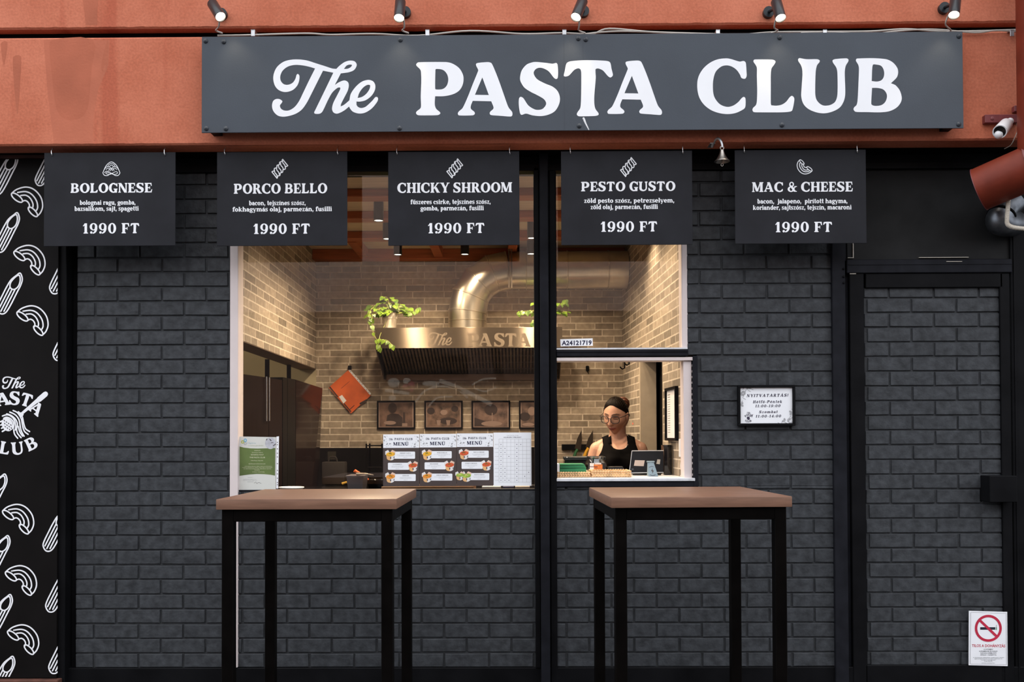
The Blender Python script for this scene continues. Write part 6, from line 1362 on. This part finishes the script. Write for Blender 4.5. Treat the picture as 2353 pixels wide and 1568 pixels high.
for x in gx[1:]: A.line([(x, gy[0]), (x, gy[-1])], .35)
for y in gy: A.line([(gx[1], y), (gx[-1], y)], .35)
A.build('grid', grey, t, .0004)
A = Art(YW)
for r, c_s in enumerate(((0, 4, 5), (0, 1, 4), (0, 1, 4), (0, 2, 4), (0, 4), (0, 4), (0, 1, 4), (0, 1, 4, 7), (0, 1, 4, 6), (0, 1, 2, 4))):
    for c_ in c_s: A.ell(gx[1] + 9.1 * (c_ + .5), gy[1] + 9.15 * (r + .5), .95, .95, n=10)
A.build('table_dots', hdr, t, .0004)
for r, s_ in enumerate(('SHRIMP PASTA', 'BOLOGNESE', 'LA GOMBÓCA', 'MAC & CHEESE', 'CURRY CHICKEN', 'PORCO BELLO', 'GNOCCHI', 'PESTO GUSTO', 'PESTO CHICKEN', 'CHICKY SHROOM')): sans('row_name', s_, 1137, 1145.5, gy[1] + 9.15 * (r + .5) + .7, 1.5, YW, grey, t, .0004)
# number sticker
t = thing('number_sticker', 'white sticker reading A24121719 at the bottom of the upper right pane', 'sticker', tuple(P(1325, 796, YW)))
m = MB(); f0 = [P(x, y, YW) for x, y in ((1287.3, 780), (1361.8, 777.8), (1362.3, 795), (1288.3, 796.4))]; m.loft([f0, [v + Vector((0, .001, 0)) for v in f0]]); m.build('label', M['white'], t, smooth=0)
sans('number', 'A24121719', 1290.6, 1359.6, 793.6, 10.4, YW, hdr, t, .0005, .035, -1.0)
# certificate in a plastic sleeve
YQ = YG - .0016
t = thing('certificate', 'green and white certificate in a clear punched sleeve at the left window edge', 'certificate', tuple(P(595, 1128, YQ)))
m = MB(); f0 = [P(x, y, YQ) for x, y in ((549.5, 1003.5), (634.5, 1005), (633.5, 1126.5), (546.5, 1129))]; m.loft([f0, [v + Vector((0, .001, 0)) for v in f0]]); m.build('sheet', pm('certificate_paper', (.66, .66, .62), .5, var=.03), t, smooth=0)
A = Art(YQ); A.poly([(550.5, 1026.5), (560, 1029), (575, 1030.8), (592, 1031.2), (610, 1030.8), (632.8, 1030), (632, 1093.5), (622, 1091.5), (606, 1090), (590, 1089.6), (572, 1091), (550, 1094)]); A.build('green_field', pm('certificate_green', (.115, .165, .045), .5, var=.2, scale=10), t, .0003)
A = Art(YQ); A.ell(621.5, 1019, 12.4, 13.4); A.build('photo_circle', pm('certificate_photo', (.50, .50, .55), .5, var=.2, scale=40), t, .0005)
A = Art(YQ); A.line([(620, 1010), (623, 1013)], 2); A.line([(628, 1025), (633, 1021)], 1.6); A.line([(612, 1012), (613.5, 1009)], 1.6); A.line([(623, 1018), (628, 1017)], 1.2); A.build('photo_marks', ph_dark, t, .0007)
for x, y, r_, c_ in ((557.5, 1016, 3.6, (.45, .50, .05)), (563.5, 1012.3, 3.7, (.10, .42, .70)), (563.7, 1019.6, 3.2, (.45, .46, .48))):
    A = Art(YQ); A.line([(x + r_ * .8 * math.cos(2 * PI * i / 16), y + r_ * .8 * math.sin(2 * PI * i / 16)) for i in range(16)], 1.7, closed=True); A.build('logo_ring', pm('logo_ring_%d' % int(y * 10), c_, .5), t, .0004)
crm = pm('certificate_cream_print', (.62, .62, .42), .5); lbl = pm('certificate_blue_print', (.33, .50, .55), .5)
sans('logo_text', 'Higiénia', 569, 588, 1020, 3, YQ, lbl, t, .0004); sans('logo_text', 'a tiszta gondolat', 571, 605, 1025.4, 2.4, YQ, pm('certificate_olive_print', (.42, .46, .28), .5), t, .0004)
for s_, x0, x1, y, c in (('IGAZOLÁS', 584.5, 598.5, 1036.8, 1.9), ('Élelmiszeripari Vállalkozó', 579, 604, 1041.2, 1.7),('THE PASTA CLUB', 573.5, 609, 1053.2, 3.2), ('1990 Pasta Club Kft', 576.5, 604.5, 1059.8, 1.9), ('MINŐSÉGBIZTOSÍTÁSI RENDSZER', 571.5, 610, 1067.4, 1.7), ('a jelen igazolás tulajdonosa megfelel a higiéniai követelményeknek', 562, 625, 1072.6, 1.4), ('rendszeres ellenőrzés és oktatás mellett végzi a tevékenységét', 556.5, 626, 1075.5, 1.4), ('az élelmiszerbiztonsági előírások szerint', 560, 623, 1078.5, 1.4), ('Budapest', 585, 597, 1081.4, 1.4), ('érvényes visszavonásig', 580, 607.5, 1085.6, 1.6)):
    sans('certificate_text', s_, x0, x1, y, c, YQ, crm, t, .0006, .012)
A = Art(YQ); A.text('SZABÁLYZAT', 576.5, 606, 1046.8, 2.7, space=.06); A.build('certificate_text', crm, t, .0006)
for s_, x0, x1, y in (('Tanúsító', 569, 580, 1098.3), ('szakértő higiénikus', 559, 589, 1102.4), ('ellenőrzött egység', 558, 590.5, 1104.8), ('2024', 568, 582, 1108.2)): sans('certificate_text', s_, x0, x1, y, 1.4, YQ, grey, t, .0004)
A = Art(YQ); A.line([(584, 1111), (588, 1108), (590, 1112), (594, 1109), (600, 1111.5)], .5, smooth=3); A.build('signature', ph_dark, t, .0004)
m = MB(); f1 = [P(x, y, YQ) for x, y in ((635.2, 1003.8), (641, 1003), (639.2, 1123), (634.5, 1123))]; m.loft([f1, [v + Vector((0, .0008, 0)) for v in f1]]); m.build('punched_strip', M['white_print'], t, smooth=0)
A = Art(YQ)
for y in (1017, 1022.5, 1032, 1042, 1050.5, 1066, 1081.5, 1089.5, 1099.5, 1109.5, 1114.5): A.ell(637.4, y, 1.1, 1.3, n=8)
A.build('punched_hole', ph_dark, t, .0005)
# ================================================================== person behind the hatch
PY = 5.80; KP = PY / F
skin = pm('skin', (.56, .300, .205), .45, var=.06, scale=30, spec=.4)
lip = pm('lip_tone', (.42, .135, .105), .4, var=.05); brow_m = pm('brow_hair', (.055, .028, .018), .7); eye_m = pm('eyelid_tone', (.36, .165, .11), .5); mouth_m = pm('mouth_shadow', (.10, .02, .018), .5); teeth_m = pm('teeth', (.75, .68, .60), .3)
hair_m = pm('dark_brown_hair', (.006, .0033, .0022), .5, var=.6, scale=6, stretch=(60, 5, 5), spec=.09, bump=.6, bscale=4)
bun_m = pm('auburn_bun', (.085, .026, .011), .45, var=.5, scale=10, stretch=(20, 20, 4))
cloth = pm('black_tank_top', (.0045, .004, .004), .85, var=.3, scale=8, bump=.2, bscale=25, spec=.04)
BX = P(1421, 1000, PY).x                         # body centre line
HC = Vector((P(1413, 956, PY).x, PY - .045, P(1413, 956, PY).z))
HR = Matrix.Rotation(math.radians(-27), 3, 'Z') @ Matrix.Rotation(math.radians(15), 3, 'X') @ Matrix.Rotation(math.radians(3), 3, 'Y')
def hw(x, y, z): return HC + HR @ Vector((x, y, z))
def ss(a, b, x):
    t = max(0.0, min(1.0, (x - a) / (b - a))); return t * t * (3 - 2 * t)
def ga(x, s): return math.exp(-(x / s) ** 2)
def head_surf(x_, y_, z_, off=0.0):
    """unit direction -> point on the head (face towards -y)"""
    x, y, z = x_ * (.071 + off), y_ * (.092 + off), z_ * (.111 + off)
    jaw = ss(-.02, -.105, z)
    x *= 1 - .40 * jaw
    if y < 0: x *= 1 - .05 * ss(.02, .10, z)
    if y > 0: y *= 1 - .45 * jaw; z += .0
    if y < 0:
        f = ss(.15, .55, -y_)
        y += .010 * ss(.0, .05, abs(x)) * f * ga(z - .005, .05)                 # flatter sides of the face
        y -= f * (.006 * ga(z + .092, .020) * ga(x, .022))                       # chin
        y += f * .007 * ga(z + .078, .010) * ga(x, .03)
        nz = ss(.022, -.030, z) * ss(-.046, -.034, z)
        y -= f * (.006 + .017 * nz) * ga(x, .0075 + .005 * nz) * ss(.035, .0, z) * ss(-.050, -.036, z)   # nose
        y -= f * .006 * (ga(x - .010, .006) + ga(x + .010, .006)) * ga(z + .033, .008)   # nostril wings
        y -= f * .004 * ga(z - .026, .009) * (ga(abs(x) - .028, .018))           # brow
        y += f * .009 * ga(abs(x) - .030, .014) * ga(z - .006, .011)             # eye socket
        y -= f * .0045 * ga(abs(x) - .030, .010) * ga(z - .005, .007)            # eyeball under lid
        y -= f * .005 * ga(abs(x) - .040, .018) * ga(z + .028, .02)              # cheek
        y -= f * .0065 * ga(x, .020) * ga(z + .0565, .0055)                      # upper lip
        y -= f * .0075 * ga(x, .017) * ga(z + .0685, .0058)                      # lower lip
        y += f * .0050 * ga(x, .018) * ga(z + .0625, .0028)
        y -= f * .004 * ga(z + .06, .025) * ga(x, .03)
    return Vector((x, y, z))
def head_mesh(m, off=0.0, keep=None, nu=120, nv=90):
    g = []
    for j in range(nv + 1):
        e = -PI / 2 + PI * j / nv; row = []
        for i in range(nu):
            a = 2 * PI * i / nu; row.append(head_surf(math.cos(e) * math.sin(a), -math.cos(e) * math.cos(a), math.sin(e), off))
        g.append(row)
    vs = [[m.bm.verts.new(HC + HR @ p) for p in row] for row in g]
    for j in range(nv):
        for i in range(nu):
            k = (i + 1) % nu; q = [g[j][i], g[j][k], g[j + 1][k], g[j + 1][i]]
            if keep and not all(keep(p) for p in q): continue
            try: m.bm.faces.new((vs[j][i], vs[j][k], vs[j + 1][k], vs[j + 1][i]))
            except ValueError: pass
    if keep:
        for row in vs:
            for v in row:
                if not v.link_faces: m.bm.verts.remove(v)
def smooth_rim(bm, it=10, skip=lambda v: False):
    for _ in range(it):
        mv = {}
        for v in bm.verts:
            es = [e for e in v.link_edges if e.is_boundary]
            if len(es) == 2 and not skip(v): mv[v] = v.co * .5 + (es[0].other_vert(v).co + es[1].other_vert(v).co) * .25
        for v, c in mv.items(): v.co = c
torso = [(.72, .125, .10, 0), (.80, .152, .112, 0), (.88, .160, .112, 0), (.95, .140, .102, 0), (1.02, .122, .092, 0), (1.08, .128, .094, 0), (1.14, .142, .104, -.008), (1.19, .142, .108, -.012), (1.235, .138, .098, -.006), (1.265, .126, .082, .0), (1.285, .104, .066, .006), (1.302, .085, .056, .010), (1.318, .060, .053, .010), (1.335, .053, .053, .006)]
def torso_at(z):
    for (a, b) in zip(torso, torso[1:]):
        if a[0] <= z <= b[0]:
            u = (z - a[0]) / (b[0] - a[0]); return [p + (q - p) * u for p, q in zip(a, b)]
    return list(torso[-1])
def tors_pt(z, a, off=0.0):
    _, rx_, ry_, oy = torso_at(z)
    p = 2.35
    c, s = math.cos(a), math.sin(a); rr = (abs(c) ** p + abs(s) ** p) ** (-1 / p)
    x, y = (rx_ + off) * c * rr, (ry_ + off) * s * rr + oy
    if y < 0: y -= (.030 + off * .2) * ga(abs(x) - .070, .045) * ga(z - 1.155, .050)
    return Vector((BX + x, PY + y, z))
def limb(m, pts, rs, n=18):
    cv = curve([tuple(p) for p in pts], 6); rr = [r[0] for r in curve([(r, 0, 0) for r in rs], 6)]
    m.tube(cv, rr, n); m.ball(cv[0], rr[0], None, 14, 10); m.ball(cv[-1], rr[-1], None, 14, 10)
pers = thing('person', 'person in a black tank top with glasses and hair bun looking down behind the hatch', 'person', (BX, PY, ZF))
m = MB()
head_mesh(m)
zs = [.72 + (1.335 - .72) * i / 44 for i in range(45)]
m.loft([[tors_pt(z, 2 * PI * k / 48) for k in range(48)] for z in zs])
limb(m, [(BX - .002, PY + .008, 1.28), (BX - .004, PY - .002, 1.335), HC + HR @ Vector((0, .022, -.055))], [.054, .050, .052])
m.ball(HC + HR @ Vector((0, .03, -.03)), .066)
for s in (-1, 1):
    m.ball(HC + HR @ Vector((s * .071, .012, -.008)), (.009, .017, .030), HR.to_4x4().to_3x3())
    sh = Vector((BX + s * .130, PY + .004, 1.244)); eb = Vector((BX + s * .166, PY + .015, 1.02)); wr = Vector((BX + s * .125, PY - .20, 1.05))
    limb(m, [Vector((BX + s * .05, PY + .012, 1.296)), Vector((BX + s * .092, PY + .008, 1.274)), sh], [.030, .035, .045])
    limb(m, [sh, sh * .65 + eb * .35 + Vector((s * .010, 0, 0)), eb], [.046, .041, .033])
    limb(m, [eb, eb * .6 + wr * .4, wr], [.034, .034, .023])
    dr = (wr - eb).normalized(); side = Vector((-s, 0, 0)); nrm = dr.cross(side).normalized()
    pal = wr + dr * .045; m.ball(wr + dr * .02, (.022, .026, .017)); m.ball(pal, (.036, .040, .015))
    for k, (ox, L) in enumerate(((-.028, .058), (-.010, .068), (.009, .070), (.027, .064))):
        b0 = pal + side * (-ox) + dr * .026; limb(m, [b0, b0 + dr * L * .45, b0 + dr * L * .75 - Vector((0, 0, L * .25)), b0 + dr * L * .85 - Vector((0, 0, L * .5))], [.0085, .008, .0075, .0065], 10)
    b0 = pal + side * .030 - dr * .015; limb(m, [b0, b0 + side * .022 + dr * .018, b0 + side * .026 + dr * .042 - Vector((0, 0, .012))], [.011, .0095, .008], 10)
    hp = Vector((BX + s * .08, PY, .80)); kn = Vector((BX + s * .085, PY - .01, .46)); an = Vector((BX + s * .085, PY + .02, .13))
    limb(m, [hp, (hp + kn) / 2, kn], [.082, .074, .053]); limb(m, [kn, kn * .65 + an * .35 + Vector((0, .015, 0)), an], [.052, .052, .033])
    m.ball((BX + s * .088, PY - .04, ZF + .036), (.042, .115, .036)); m.ball((BX + s * .087, PY + .02, ZF + .06), (.036, .045, .06))
body0 = m.build('body', skin, None)
rm = body0.modifiers.new('merge', 'REMESH'); rm.mode = 'VOXEL'; rm.voxel_size = .0032; rm.adaptivity = 0.0
sm = body0.modifiers.new('smooth', 'SMOOTH'); sm.factor = .5; sm.iterations = 2
bpy.context.view_layer.update()
me = bpy.data.meshes.new_from_object(body0.evaluated_get(bpy.context.evaluated_depsgraph_get()))
bpy.data.objects.remove(body0)
me.name = 'body'; me.materials.clear()
for mt in (skin, lip, eye_m, mouth_m): me.materials.append(mt)
inv = HR.transposed()
for p in me.polygons:
    q = inv @ (p.center - HC)
    p.use_smooth = True
    if q.y < -.04 and abs(q.z) < .11:
        ux = abs(q.x)
        zq = q.z - 5.5 * q.x ** 2
        if (q.x / .0265) ** 2 + ((zq + .0635) / .0105) ** 2 < 1:
            p.material_index = 3 if abs(zq + .0636) < .0019 and ux < .021 else 1
        elif ((ux - .031) / .0165) ** 2 + ((q.z - .006) / .0085) ** 2 < 1: p.material_index = 2
    if p.center.z < 1.0 and p.center.z < .9: pass
body = bpy.data.objects.new('body', me); C.objects.link(body); attach(body, pers)
def on_face(x, z, lift=.001):
    """front point of the head in head coordinates at lateral x and height z"""
    lo, hi = None, None
    best = None
    zz = max(-.98, min(.98, z / .111)); e = math.asin(zz)
    for i in range(60):
        a = -1.2 + 2.4 * i / 59; p = head_surf(math.cos(e) * math.sin(a), -math.cos(e) * math.cos(a), math.sin(e))
        if best is None or abs(p.x - x) < abs(best.x - x): best = p
    return hw(x, best.y - lift, z)
# eyebrows, lash lines, teeth
for s in (-1, 1):
    m = MB(); m.tube([on_face(s * u, z, .0012) for u, z in ((.011, .0265), (.021, .0295), (.034, .0305), (.047, .025))], [.0018, .0026, .0024, .001], 8); m.build('eyebrow', brow_m, pers)
    m = MB(); m.tube([on_face(s * u, z, .0018) for u, z in ((.017, .003), (.024, -.001), (.032, -.0025), (.040, -.001), (.046, .004))], [.0008, .0016, .0018, .0018, .001], 6); m.build('eyelash', brow_m, pers)
m = MB(); m.tube([on_face(u, -.0632 + 5.5 * u * u, -.0004) for u in (-.010, -.005, 0, .005, .010)], .0012, 6); m.build('teeth', teeth_m, pers)
# hair: smooth cap drawn back to a bun
def hairy(p): return p.z + .80 * p.y > .012 + .016 * ga(p.x, .03) - .010 * ss(.02, .07, p.y) and not (p.y < .03 and p.z < .012) and p.z > -.075
m = MB(); head_mesh(m, .0065, hairy, 150, 110); smooth_rim(m.bm, 14)
inv_ = HR.transposed()
for v in m.bm.verts:      # thin out towards the hairline, full over the crown
    q = inv_ @ (v.co - HC); h_ = q.z + .80 * q.y - .012
    k_ = ss(.0, .045, h_); n_ = q.normalized(); v.co = HC + HR @ (q - n_ * .0050 * (1 - k_) + n_ * .0012 * math.sin(q.x * 900) * k_)
hr = m.build('hair', hair_m, pers, smooth=0)
for p in hr.data.polygons: p.use_smooth = True
so = hr.modifiers.new('thick', 'SOLIDIFY'); so.thickness = .004; so.offset = -1
bc = Vector((.012, .112, .050))
m = MB(); m.ball(hw(*bc), (.036, .032, .038), HR, 24, 16)
for k in range(7):
    an0 = k * .9; pts = [hw(*(bc + Vector(((.034 + .003) * math.cos(an0 + t_ * .55) * math.sin(.35 + t_ * .33), -.012 + .03 * math.cos(.3 + t_ * .4), (.038) * math.sin(an0 + t_ * .55) * math.sin(.35 + t_ * .33))))) for t_ in range(7)]
    m.tube(curve([tuple(p) for p in pts], 4), .008, 8)
m.build('hair_bun', bun_m, pers, smooth=60)
# glasses
frame_m = pm('dark_glasses_frame', (.018, .016, .020), .25, var=.2)
m = MB()
gy = -.103
for s in (-1, 1):
    ring_ = []
    for i in range(28):
        t_ = 2 * PI * i / 28; c_, s_ = math.cos(t_), math.sin(t_); p_ = 2.7; rr = (abs(c_) ** p_ + abs(s_) ** p_) ** (-1 / p_)
        ring_.append(hw(s * .0325 + .0255 * c_ * rr, gy + .010 * ((s * .0325 + .0255 * c_ * rr) / .058) ** 2, -.001 + (.0205 if s_ > 0 else .0215) * s_ * rr))
    m.tube(ring_, .0021, 8, closed=True)
    m.tube(curve([tuple(hw(s * .058, gy + .010, .012)), tuple(hw(s * .069, gy + .022, .014)), tuple(hw(s * .077, -.03, .012)), tuple(hw(s * .080, .012, .012)), tuple(hw(s * .078, .03, -.008))], 5), .0021, 8)
m.tube(curve([tuple(hw(-.008, gy, .004)), tuple(hw(0, gy - .003, .008)), tuple(hw(.008, gy, .004))], 5), .0021, 8)
gls = m.build('glasses', frame_m, pers)
m = MB()
for s in (-1, 1):
    m.face([hw(s * .0325 + .0245 * math.cos(2 * PI * i / 20), gy + .010 * ((s * .0325 + .0245 * math.cos(2 * PI * i / 20)) / .058) ** 2, -.001 + .020 * math.sin(2 * PI * i / 20)) for i in range(20)])
m.build('lenses', glass_mat('spectacle_lens', .07, (.93, .95, .96)), gls, smooth=0)
# sleeveless top
m = MB(); nz, na = 64, 96; z0, z1 = .78, 1.325
grid = [[tors_pt(z0 + (z1 - z0) * j / nz, 2 * PI * i / na, .006) for i in range(na)] for j in range(nz + 1)]
def topkeep(p):
    x, y, z = p.x - BX, p.y - PY, p.z
    if y < .02:
        if abs(x + .004) < .056 and z > 1.240 + .06 * (abs(x + .004) / .056) ** 2.6: return False
    elif z > 1.292 and abs(x) < .06: return False
    xa = .100 + .045 * ss(1.27, 1.165, z)
    if z > 1.15 and abs(x) > xa: return False
    return z < 1.300
vs = [[m.bm.verts.new(p) for p in r] for r in grid]
for j in range(nz):
    for i in range(na):
        k = (i + 1) % na
        if all(topkeep(q) for q in (grid[j][i], grid[j][k], grid[j + 1][k], grid[j + 1][i])): m.bm.faces.new((vs[j][i], vs[j][k], vs[j + 1][k], vs[j + 1][i]))
for r in vs:
    for v in r:
        if not v.link_faces: m.bm.verts.remove(v)
smooth_rim(m.bm, 16, lambda v: v.co.z < .9)
from mathutils.bvhtree import BVHTree
dg_ = bpy.context.evaluated_depsgraph_get()
bvh = BVHTree.FromObject(body, dg_)
for v in m.bm.verts:      # keep the cloth just off the skin
    loc, nrm, idx, dist = bvh.find_nearest(v.co)
    if loc is not None and (v.co - loc).dot(nrm) < .004: v.co = loc + nrm * .004
for s in (-1, 1):         # straps laid over the shoulders
    rows = []
    for k in range(15):
        yy = -.070 + .150 * k / 14; row = []
        for u in (-1, -.5, 0, .5, 1):
            x = BX + s * .073 + u * .025
            h = bvh.ray_cast(Vector((x, PY + yy, 1.330)), Vector((0, 0, -1)))
            row.append((h[0] + Vector((0, 0, .0055))) if h[0] is not None and h[0].z > 1.2 else None)
        rows.append(row)
    for a_, b_ in zip(rows, rows[1:]):
        for k in range(4):
            if all((a_[k], a_[k + 1], b_[k], b_[k + 1])) and abs(a_[k].z - b_[k].z) < .03: m.face([a_[k], a_[k + 1], b_[k + 1], b_[k]])
bmesh.ops.remove_doubles(m.bm, verts=m.bm.verts[:], dist=.0004)
top = m.build('tank_top', cloth, pers, smooth=60)
so = top.modifiers.new('thick', 'SOLIDIFY'); so.thickness = .004; so.offset = 1
# trousers (hidden below the counter)
m = MB()
m.loft([[tors_pt(z, 2 * PI * k / 32, .012) for k in range(32)] for z in (.70 + .0201, .76, .82, .88, .94)])
for s in (-1, 1):
    m.tube([(BX + s * .08, PY, .80), (BX + s * .085, PY - .01, .46), (BX + s * .085, PY + .02, .12)], [.096, .070, .055], 18)
m.build('trousers', pm('dark_trousers', (.012, .013, .018), .8), pers)
# thin necklace
m = MB(); nk = []
for i in range(25):
    t_ = i / 24; a_ = -PI * .98 + PI * .96 * t_
    x = .056 * math.cos(a_); z = 1.312 - .085 * abs(math.sin(a_)) ** 1.2
    h = bvh.ray_cast(Vector((BX - .004 + x, PY - .5, z)), Vector((0, 1, 0)))
    if h[0] is not None: nk.append(h[0] + Vector((0, -.008, 0)))
m.tube(nk, .0014, 6); m.build('necklace', M['chrome'], pers)
